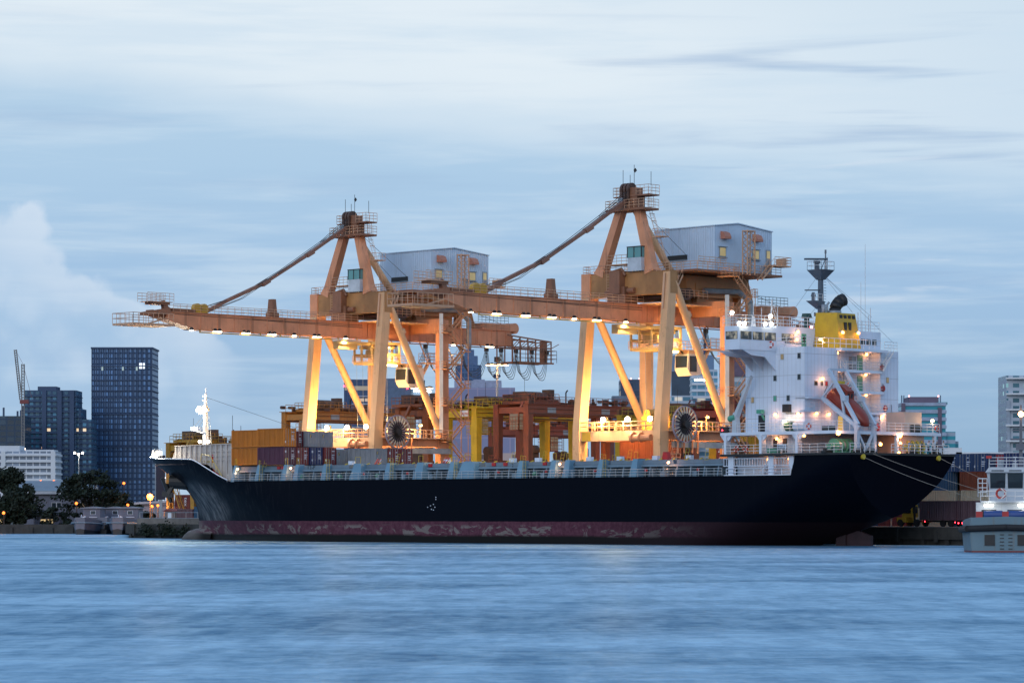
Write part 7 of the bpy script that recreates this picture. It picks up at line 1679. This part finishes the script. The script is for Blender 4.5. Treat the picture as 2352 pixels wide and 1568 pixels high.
# quayside clutter at the left
BARK = M('tree_bark', (.045, .035, .028), .85, 0, .25, 1)
def leafmat(name, a, b):
    m, t, bs = newmat(name); tc = t.n('ShaderNodeTexCoord').outputs['Object']; n = t.noise(tc, .55, 4, .6); n2 = t.noise(tc, 3.0, 2)
    t.l(t.mix(t.sm(t.m('ADD', t.m('MULTIPLY', n, .7), t.m('MULTIPLY', n2, .3)), .35, .65), a, b), bs.inputs['Base Color']); bs.inputs['Roughness'].default_value = .75; return m
LEAF1 = leafmat('leaf_dark', (.003, .010, .006), (.012, .026, .012)); LEAF2 = leafmat('leaf_warm', (.02, .028, .014), (.06, .06, .03))
def tree(label, x, yb, d, w, h, seed, mat=LEAF1, trunk=.35, clumps=26, flat=.55, leaf=.42, base=None, group='trees on the left bank', kind='tree', nl=70):
    rnd = random.Random(seed); loc = far(x, 1177, d); loc.z = 1.35 if base is None else base
    t = wthing(kind, label, 'tree' if kind == 'tree' else 'bush', loc, group)
    tr = MB(); th = h * trunk; tops = []
    tr.tube((0, 0, 0), (rnd.uniform(-.3, .3), 0, th), max(.12, h * .030), 8, max(.08, h * .02))
    cr = MB(); cs = []
    for k in range(clumps):
        a = rnd.uniform(0, 2 * math.pi); rr = math.sqrt(rnd.random()); z = th + (h - th) * (rnd.random() ** .8)
        f = (z - th) / (h - th); wid = (.55 + .45 * math.sin(math.pi * min(1, .25 + f * .75))) if flat < 1 else (1 - .5 * f)
        c = Vector((w / 2 * rr * wid * math.cos(a), w / 2 * rr * wid * math.sin(a) * .8, z - (rr ** 2) * h * .10)); cs.append(c)
        if k % 2 == 0: tr.tube((0, 0, th * rnd.uniform(.6, 1)), c, h * .012, 5, h * .004)
        r_ = rnd.uniform(.10, .20) * w * .8
        for i in range(nl):
            dv = Vector((rnd.gauss(0, 1), rnd.gauss(0, 1), rnd.gauss(0, 1))).normalized() * (rnd.random() ** .4)
            p = c + Vector((dv.x * r_, dv.y * r_, dv.z * r_ * flat)); n = Vector((rnd.gauss(0, 1), rnd.gauss(0, 1), rnd.gauss(0, 1) + .6)).normalized(); u = n.orthogonal().normalized() * leaf * rnd.uniform(.6, 1.2); v = n.cross(u) * .7
            cr.add([p - u, p + v, p + u, p - v], [(0, 1, 2, 3)])
    tr.build('trunk', BARK, t); cr.build('crown', mat, t); return t
tree('large spreading dark tree between the grey house and the glass tower', 206, 1190, 676, 14.5, 11.6, 3, clumps=60, flat=.5, trunk=.30, nl=60)
tree('dense dark tree mass at the left edge of the picture', 18, 1200, 660, 11, 12.2, 5, clumps=60, flat=.8, trunk=.15, nl=70)
tree('rounded dark tree right beside the left edge tree', 48, 1200, 655, 9.5, 8.2, 6, clumps=44, flat=.8, trunk=.12, nl=60)
tree('loose brownish tree under the orange lamp right of the big tree', 268, 1190, 690, 7.5, 7.0, 8, LEAF2, clumps=30, flat=.7, trunk=.25)
tree('small brownish tree left of the yellow crane foot', 300, 1190, 700, 6.5, 5.2, 9, LEAF2, clumps=24, flat=.8, trunk=.2)
tree('slim palm like tree behind the middle boat', 234, 1190, 672, 4.5, 8.4, 12, clumps=12, flat=.6, trunk=.62, leaf=.5)
for i, (x, w, h, sd) in enumerate([(120, 5.5, 4.6, 21), (152, 3.2, 2.8, 22), (178, 3.0, 3.2, 23), (22, 7, 3.8, 24), (336, 6, 3.0, 26)]): tree(['round bush in front of the long grey house', 'low bush left of the three boats', 'bush growing between the first and second boat', 'low bush at the left water edge', 'low bush on the yard edge under the orange lamps'][i], x, 1200, 648 + i * 2, w, h, sd, clumps=16, flat=.9, trunk=.1, leaf=.32, group='bushes on the left bank', kind='bush', nl=60)
def barge(x, d, w, label, letter=None, cabin=.62, fender=False):
    loc = far(x, 1177, d); loc.z = 0; t = wthing('river_boat', label, 'boat', loc, 'boats moored at the left bank', R(-4)); L = 20; n = 8
    mb = MB(); secs = []
    for k in range(9):
        f = k / 8; hw = w / 2 * (1 - (1 - min(1, .18 + f * 1.6)) ** 2) if f < .55 else w / 2; y = f * L; top = 3.35 - .75 * min(1, f * 2.2)
        secs.append([(-hw, y, top), (-hw * 1.0, y, 1.9), (-hw * .93, y, 1.0), (-hw * .7, y, -.4), (hw * .7, y, -.4), (hw * .93, y, 1.0), (hw, y, 1.9), (hw, y, top)])
    b = len(mb.v); mb.v += [Vector(c) for s_ in secs for c in s_]
    for k in range(8):
        for i in range(n): mb.f.append([b + k * n + i, b + k * n + (i + 1) % n, b + (k + 1) * n + (i + 1) % n, b + (k + 1) * n + i]); mb.mi.append(0)
    mb.f.append(list(range(b, b + n))); mb.mi.append(0); mb.f.append(list(range(b + 8 * n, b + 9 * n))); mb.mi.append(0)
    autosmooth(mb.build('hull', BOATM, t), 50)
    mb = MB()
    for sg in (-1, 1): mb.path([(sg * w * .2, -.06, 2.3), (sg * w * .36, 1.6, 2.25), (sg * w * .5, 5, 2.1), (sg * w * .505, 12, 2.0)], .14, 6)
    mb.tube((-w * .2, -.06, 2.3), (w * .2, -.06, 2.3), .14, 6); mb.build('rubbing_strake', MT['shipgrey'], t)
    cw = w * cabin; mb = MB(); mb.box(-cw / 2 + .4, cw / 2 + .4, 9, 14, 2.2, 5.1); cb = mb.build('cabin', BCAB, t)
    mb = MB(); mb.prism([(-cw / 2, 5.1), (cw / 2 + .8, 5.1), (cw / 2 + .8, 5.25), (.4, 5.5), (-cw / 2, 5.25)], 'y', 8.6, 14.6); mb.build('roof', BROOF, cb)
    mb = MB(); mb.box(.2, 1.3, 8.9, 9.02, 3.9, 4.7); wn = mb.build('window', MT['whiteplain'], cb); mb = MB(); mb.box(.28, 1.22, 8.86, 8.92, 3.96, 4.64); mb.build('pane', MT['glassdark'], wn)
    mb = MB(); mb.box(.0, 1.6, 8.8, 9, 3.35, 3.45); mb.box(-.3, .2, 3.5, 3.9, 3.0, 3.5); mb.tube((-.8, 5, 2.9), (-.8, 5, 3.9), .08, 6); mb.build('deck_fitting', MT['whiteplain'], t)
    if fender:
        mb = MB()
        for k in range(3): mb.cut(); mb.tube((-w * .5 - .25, 4 + k * 1.4, 1.4), (-w * .5, 4 + k * 1.4, 1.4), .55, 12)
        mb.build_each('tyre_fender', MT['rubber'], t)
    if letter: text('lettering', letter, .9, MT['whiteplain'], cb, (-cw / 2 + .6, 8.95, 3.0))
    return t
def boatm():
    m, t, b = newmat('boat_grey_hull_black_foot'); tc = t.n('ShaderNodeTexCoord').outputs['Object']; sp = t.n('ShaderNodeSeparateXYZ'); t.l(tc, sp.inputs[0]); n = t.noise(tc, .9, 5)
    k = t.m('ADD', 1.15, t.m('MULTIPLY', t.m('ABSOLUTE', sp.outputs[0]), -.22)); t.l(t.mix(t.m('LESS_THAN', sp.outputs[2], k), t.mix(n, (.09, .11, .16), (.15, .18, .24)), (.012, .012, .015)), b.inputs['Base Color']); b.inputs['Roughness'].default_value = .5; return m
BOATM = boatm(); BCAB = M('cabin_grey_lilac', (.12, .135, .19), .6, 0, .1, .6); BROOF = M('cabin_roof_grey', (.17, .19, .24), .6)
barge(184, 618, 5.6, 'grey river boat with an open awning cabin, moored left of the other two', 'R'); barge(236, 626, 5.4, 'grey river boat mostly hidden between the two other boats', 'R'); barge(270, 612, 6.4, 'grey river boat with tyre fenders nearest the quay', 'R', fender=True)
for i, (p, w, h) in enumerate([(-56, 3.2, 1.5), (-50.5, 4.0, 1.7), (-46, 2.2, 1.2), (-39, 3.4, 2.6)]):
    b_ = PQ(p, 22.3); b_.z = .5 if i < 3 else 1.4
    t = wthing('shrub', ['creeper hanging on the quay wall nearest the boats', 'creeper hanging midway along the quay wall ahead of the bow', 'small creeper patch on the quay wall ahead of the bow', 'bushy shrub growing over the quay edge beside the ship bow'][i], 'bush', b_, 'plants on the quay wall', R(-45)); rnd = random.Random(40 + i); mb = MB()
    for k in range(500):
        c_ = Vector((rnd.gauss(0, w * .28), rnd.gauss(0, .3), abs(rnd.gauss(0, h * .5)))); n = Vector((rnd.gauss(0, 1), rnd.gauss(0, 1), rnd.gauss(0, 1))).normalized(); u = n.orthogonal().normalized() * .22; v = n.cross(u) * .7; mb.add([c_ - u, c_ + v, c_ + u, c_ - v], [(0, 1, 2, 3)])
    mb.build('foliage', LEAF1, t)
# floodlight pole, lamps and small lights on the left
def pole_lamp(name, label, x, y, d, mat, pw=0, rgb=(1, .9, .75), heads=1, r=.3, cat='lamp', base=1.35):
    c = far(x, y, d); t = wthing(name, label, cat, (c.x, d, base), 'lamps on the left bank'); h = c.z - base
    mb = MB(); mb.tube((0, 0, 0), (0, 0, h), .13, 8, .07); mb.build('pole', MT['darksteel'] if mat in (O8, O9) else MT['greysteel'], t)
    for k in range(heads):
        dx = (k - (heads - 1) / 2) * .95; dz = .35 if heads > 1 and k != 1 else 0
        mb = MB(); mb.tube((dx, -.35, h + dz), (dx, -.5, h + dz - .05), r, 10); o = mb.build('lamp', mat, t); mb = MB(); mb.beam((0, 0, h), (dx, -.32, h + dz), .16); mb.tube((dx, -.05, h + dz), (dx, -.34, h + dz), r * .7, 8, r * 1.1); mb.build('lamp_housing', MT['darksteel'], o)
    if pw: lamp(t, (0, -1.6, h - .3), pw, rgb, .4)
    return t
W8 = EM('pole_flood_white', (1, .93, .85), 12); O8 = EM('street_lamp_orange', (1, .15, .015), 4.5); O9 = EM('street_lamp_small', (1, .20, .03), 3.6)
pole_lamp('floodlight_pole', 'white triple floodlight on a tall pole above the big tree', 181, 1043, 760, W8, 900, heads=3, r=.26)
pole_lamp('floodlight_pole', 'white twin floodlight on a pole just left of the ship bow', 357, 1040, 760, W8, 600, heads=2, r=.26)
pole_lamp('street_lamp', 'brightest orange street lamp, left of the bow near the quay', 345, 1140, 590, O8, 9000, (1, .32, .05), r=.62, base=2.0)
pole_lamp('street_lamp', 'left one of the two small orange lamps below the brightest lamp', 350, 1162, 585, O8, 500, (1, .36, .08), r=.24, base=2.0); pole_lamp('street_lamp', 'right one of the two small orange lamps below the brightest lamp', 363, 1160, 585, O8, 500, (1, .36, .08), r=.24, base=2.0)
for x, y, d, lb in ((285, 1109, 720, 'small orange lamp at the right end of the big tree'), (176, 1155, 664, 'orange lamp glowing under the big tree'), (294, 1159, 680, 'orange lamp among the brownish trees'), (9, 1177, 645, 'orange lamp above the hut at the left edge'), (94, 1104, 900, 'pink orange lamp above the long grey house roof'), (124, 1104, 900, 'pink orange lamp beside the big tree top left')): pole_lamp('street_lamp', lb, x, y, d, O9, 120, (1, .42, .12), r=.30)
for i, x in enumerate((372, 378, 386, 396, 404, 412)):
    pole_lamp('street_lamp', ['far white lamp in the row behind the bow, outermost on the left', 'second far white lamp from the left behind the bow', 'third far white lamp from the left behind the bow', 'third far white lamp from the right behind the bow', 'second far white lamp from the right behind the bow', 'far white lamp in the row behind the bow, closest to the stem'][i], x, 1096 + (i % 2), 950, W8, 0, r=.32)
pole_lamp('floodlight_pole', 'white glowing floodlight hidden behind the yellow crane leg at the bow', 404, 1085, 800, EM('glow_flood', (1, .95, .8), 60), 6000, heads=2, r=.6)
# left end of the quay: guard rail, sheds, containers, canopy
mb = MB(); mb.box(-60, -26, 23.6, 24.0, 2.4, 3.3); solo('quay_parapet', mb, MT['concrete'], 'low grey concrete parapet along the quay edge ahead of the bow', 'parapet', -43, 23.8, 2.4)
mb = MB(); mb.rail([(-60, 24.2, 2.4), (-26, 24.2, 2.4)], 1.9, 3, .05, 2); solo('quay_fence', mb, MT['greysteel'], 'thin steel fence behind the concrete parapet ahead of the bow', 'fence', -43, 24.2, 2.4)
G5 = 'containers near the ship bow'
c = container('maroon', -95.0, 60, 2.4 + 2.4, 'maroon container with white letters behind the ship stem', L=12.19, H=2.8, group=G5, doors=False); text('lettering', 'tex', 1.25, MT['whiteplain'], c, (-92.2, 59.98, 7.1), (0, 0, -1), (1, 0, 0))
container('navy', -95.0, 60, 2.4, 'dark blue container under the lettered maroon one', L=12.19, H=2.4, group=G5, doors=False)
container('mauve', -57.3, 30, 2.4, 'small mauve container beside the white door hut near the bow', L=4.2, H=2.5, group=G5); container('steelblue', -52.9, 30.2, 2.4, 'bright blue container close to the ship stem', L=3, H=2.9, group=G5, marks=2)
t = thing('gate_hut', 'small hut with a white door and red roof near the ship stem', 'hut', -59.4, 31, 2.4)
mb = MB(); mb.box(-60.6, -58.2, 30, 32.5, 2.4, 4.5); mb.build('wall', M('hut_wall', (.22, .18, .18), .7), t); mb = MB(); mb.box(-59.6, -58.7, 29.93, 30.0, 2.4, 4.3); mb.build('door', MT['whiteplain'], t); mb = MB(); mb.prism([(-60.9, 4.5), (-57.9, 4.5), (-59.4, 5.0)], 'y', 29.7, 32.8); mb.build('roof', M('red_tin_roof', (.22, .06, .05), .7), t)
t = wthing('warehouse', 'long pink grey warehouse behind the yellow crane foot at the bow', 'building', (far(400, 1177, 760).x, 760, 1.35)); mb = MB(); mb.box(-9, 9, 0, 20, 0, 4.8); mb.prism([(-9.6, 4.8), (9.6, 4.8), (9.6, 6.2), (-9.6, 5.2)], 'y', -.6, 20.6); mb.build('wall', M('pink_grey_wall', (.40, .32, .36), .7, 0, .1, .2), t); mb = MB(); mb.prism([(-10, 4.9), (10, 6.0), (10, 6.5), (-10, 5.4)], 'y', -1, 21); mb.build('roof', M('pale_roof', (.5, .45, .48), .6), t)
t = wthing('billboard', 'tall dark billboard panel standing behind the bow', 'billboard', (far(369, 1177, 740).x, 740, 1.35)); h = far(369, 1045, 740).z - 1.35; mb = MB(); mb.box(-1.05, 1.05, -.3, .3, 6.0, h); mb.build('panel', M('billboard_back', (.03, .025, .045), .7), t); mb = MB(); mb.box(-.4, .4, -.25, .25, 0, 6); mb.build('post', MT['greysteel'], t)
mb = MB()
for x, h in ((0, 26), (1.6, 18), (2.4, 23), (3.4, 15)): mb.tube((x, 0, 0), (x, 0, h), .09, 4)
for k in range(12): mb.tube((1.6, 0, 3 + k * 1.2), (2.4, 0, 3.6 + k * 1.2), .05, 3)
wsolo('radio_mast', mb, MT['greysteel'], 'thin group of radio masts rising behind the yellow containers', 'mast', (far(534, 1177, 900).x, 900, 6.2))

# ================================================================== TUG
def tug():
    c = far(2311, 1177, 337); t = wthing('tugboat', 'pale blue white tugboat seen head on at the right edge', 'tugboat', (c.x, 337, 0), None, R(-9.3)); n = 10; W2 = 4.75
    mb = MB(); secs = []
    for k in range(11):
        f = k / 10; y = f * 26; hw = W2 * min(1, (.80 + f * 1.3)) if f < .8 else W2 * (1 - (f - .8) * .9); top = 3.75 - min(1, f * 1.6) * 1.2
        secs.append([(-hw, y, top), (-hw, y, 2.0), (-hw * .985, y, .9), (-hw * .93, y, -1.0), (0, y, -1.2), (hw * .93, y, -1.0), (hw * .985, y, .9), (hw, y, 2.0), (hw, y, top), (0, y, top + .12)])
    b = len(mb.v); mb.v += [Vector(x) for s_ in secs for x in s_]
    for k in range(10):
        for i in range(n): mb.f.append([b + k * n + i, b + k * n + (i + 1) % n, b + (k + 1) * n + (i + 1) % n, b + (k + 1) * n + i]); mb.mi.append(0)
    for k in (0, 10): mb.f.append(list(range(b + k * n, b + k * n + n))); mb.mi.append(0)
    hl = autosmooth(mb.build('hull', TUGM, t), 35)
    mb = MB(); mb.path([(-W2 - .1, 12, 2.35), (-W2 - .1, 3.2, 2.45), (-W2 * .86, -.1, 2.55), (0, -.35, 2.7), (W2 * .86, -.1, 2.55), (W2 + .1, 3.2, 2.45), (W2 + .1, 12, 2.35)], .36, 10)
    mb.cut(); mb.build('bow_fender', MT['rubber'], hl)
    mb = MB()
    for x in (-1.75, 1.75): mb.cut(); mb.box(x - .55, x + .55, -.12, .1, .75, 1.9)
    mb.build_each('recess_bitt', MT['black'], hl)
    mb = MB()
    for x in (-.45, .45):
        for k in range(5): mb.box(x - .22, x + .22, -.10, 0, .35 + k * .38, .43 + k * .38)
    mb.build('draft_mark', MT['darksteel'], hl)
    mb = MB(); mb.box(-W2 * .9, W2 * .9, 1.5, 24, 2.3, 2.5); mb.build('deck', MT['deck'], t)
    mb = MB()
    for x in (-1.4, 1.2): mb.cut(); mb.tube((x - 1.0, 3.5, 4.0), (x + 1.0, 3.5, 4.0), .5, 12)
    mb.build_each('towing_winch', M('winch_blue', (.02, .06, .22), .5), t)
    mb = MB()
    for x in (-2.9, -.1): mb.cut(); mb.box(x - .35, x + .35, 3.0, 3.6, 3.6, 4.4)
    mb.build_each('winch_guard', MT['red'], t)
    mb = MB(); mb.box(-3.3, 3.3, 6.0, 18, 2.5, 5.4); mb.box(-2.8, 2.8, 5.2, 17, 5.4, 5.55); hs = mb.build('deckhouse', MT['tugwhite'], t)
    mb = MB()
    for x in (-1.9, .9): mb.cut(); mb.box(x - .8, x + .8, 5.95, 6.02, 3.2, 4.6)
    mb.build_each('doorway', MT['glassdark'], hs)
    mb = MB(); mb.box(-1.9, 1.9, 7, 13, 5.5, 6.9); mb.add([(-1.9, 7, 6.85), (1.9, 7, 6.85), (2.15, 6.5, 8.7), (-2.15, 6.5, 8.7), (-1.9, 12, 6.85), (1.9, 12, 6.85), (2.15, 12.4, 8.7), (-2.15, 12.4, 8.7)], [(0, 1, 2, 3), (1, 5, 6, 2), (5, 4, 7, 6), (4, 0, 3, 7)]); whs = mb.build('wheelhouse', MT['tugwhite'], t)
    mb = MB(); mb.prism([(-2.3, 8.7), (2.3, 8.7), (1.9, 9.25), (-1.9, 9.25)], 'y', 6.2, 12.8); mb.build('roof', MT['tugwhite'], whs)
    mb = MB()
    for x in (-.95, .95):
        a = [(x - .80, 6.96, 6.95), (x + .80, 6.96, 6.95), (x + .84, 6.52, 8.6), (x - .84, 6.52, 8.6)]; mb.cut(); mb.add([(p, q - .03, z) for p, q, z in a], [(0, 1, 2, 3)])
        mb.cut(); mb.add([(x - .7, 6.15, 8.82), (x + .7, 6.15, 8.82), (x + .6, 6.3, 9.15), (x - .6, 6.3, 9.15)], [(0, 1, 2, 3)])
    mb.build_each('window', MT['glassdark'], whs)
    mb = MB(); mb.rail([(-1.9, 6.4, 9.25), (1.9, 6.4, 9.25)], 1.05, .9, .04, 3); mb.rail([(-2.8, 5.3, 5.55), (2.8, 5.3, 5.55)], 1.1, 1.0, .04, 2); mb.rail([(-1.9, 6.4, 9.25), (-1.9, 11, 9.25)], 1.05, 1.2, .04, 3); mb.rail([(-3.1, 6.2, 6.0), (-3.1, 9, 6.0)], 1.9, .8, .05, 4); mb.rail([(-3.1, 6.2, 6.0), (-2.1, 6.2, 6.0)], 2.0, .5, .05, 4); mb.build('railing', MT['rail'], whs)
    mb = MB(); mb.cut(); mb.tube((-.6, 8, 9.25), (-.6, 8, 10.1), .35, 10); mb.cut(); mb.box(.6, 1.2, 7.5, 8.5, 9.25, 9.7); mb.build_each('roof_gear', MT['greysteel'], whs)
    mb = MB(); mb.beam((1.55, 11, 9.2), (1.55, 11, 16.2), .45, .45, .2, .2); mb.beam((.6, 11, 13.4), (2.5, 11, 13.4), .14); mb.beam((.4, 11, 12.4), (2.7, 11, 12.4), .3, .2); mb.box(1.0, 2.1, 10.5, 11.5, 11.2, 11.9); ms = mb.build('mast', M('mast_dark_grey', (.10, .11, .14), .5), t)
    mb = MB(); mb.tube((1.55, 10.6, 15.2), (1.55, 10.45, 15.15), .3, 10); o = mb.build('mast_light', EM('tug_mast_orange', (1, .5, .2), 18), ms)
    mb = MB(); mb.box(-2.2, -1.6, 6.0, 6.3, 10.2, 10.5); mb.build('red_beacon', MT['red'], whs)
    for x in (-1.9, 1.75):
        mb = MB(); mb.box(x - .5, x + .5, 5.0, 5.15, 4.95, 5.2); o = mb.build('floodlight', EM('tug_flood', (1, .95, .82), 11), hs); lamp(o, (x, 4.2, 4.8), 14, (1, .92, .75), .25)
    ringo = MB(); n_ = 20
    for i in range(n_):
        a0, a1 = 2 * math.pi * i / n_, 2 * math.pi * (i + 1) / n_; ringo.tube((-.6 + .48 * math.cos(a0), 0, .48 * math.sin(a0)), (-.6 + .48 * math.cos(a1), 0, .48 * math.sin(a1)), .13, 6)
    r_ = wsolo('life_ring', ringo, RM, 'red and white life ring hanging on the front of the tug wheelhouse', 'life ring', (c.x + 5.15 * math.sin(R(9.3)), 337 + 5.15 * math.cos(R(9.3)), 6.35), None, R(-9.3))
    return t
def tugm():
    m, t, b = newmat('tug_hull_grey_green'); tc = t.n('ShaderNodeTexCoord').outputs['Object']; sp = t.n('ShaderNodeSeparateXYZ'); t.l(tc, sp.inputs[0]); n = t.noise(tc, .8, 5); r = t.noise(t.mapping(tc, (2, 2, .2)), 1.0, 4)
    c = t.mix(n, (.085, .17, .22), (.14, .23, .28)); c = t.mix(t.m('MULTIPLY', t.sm(r, .55, .7), .4), c, (.16, .14, .12)); t.l(t.mix(t.m('LESS_THAN', sp.outputs[2], .18), c, (.16, .02, .02)), b.inputs['Base Color']); b.inputs['Roughness'].default_value = .45; return m
TUGM = tugm(); MT['tugwhite'] = M('tug_white_blue', (.52, .58, .64), .45, 0, .06, .5, (.35, .33, .3), .25)
tug()
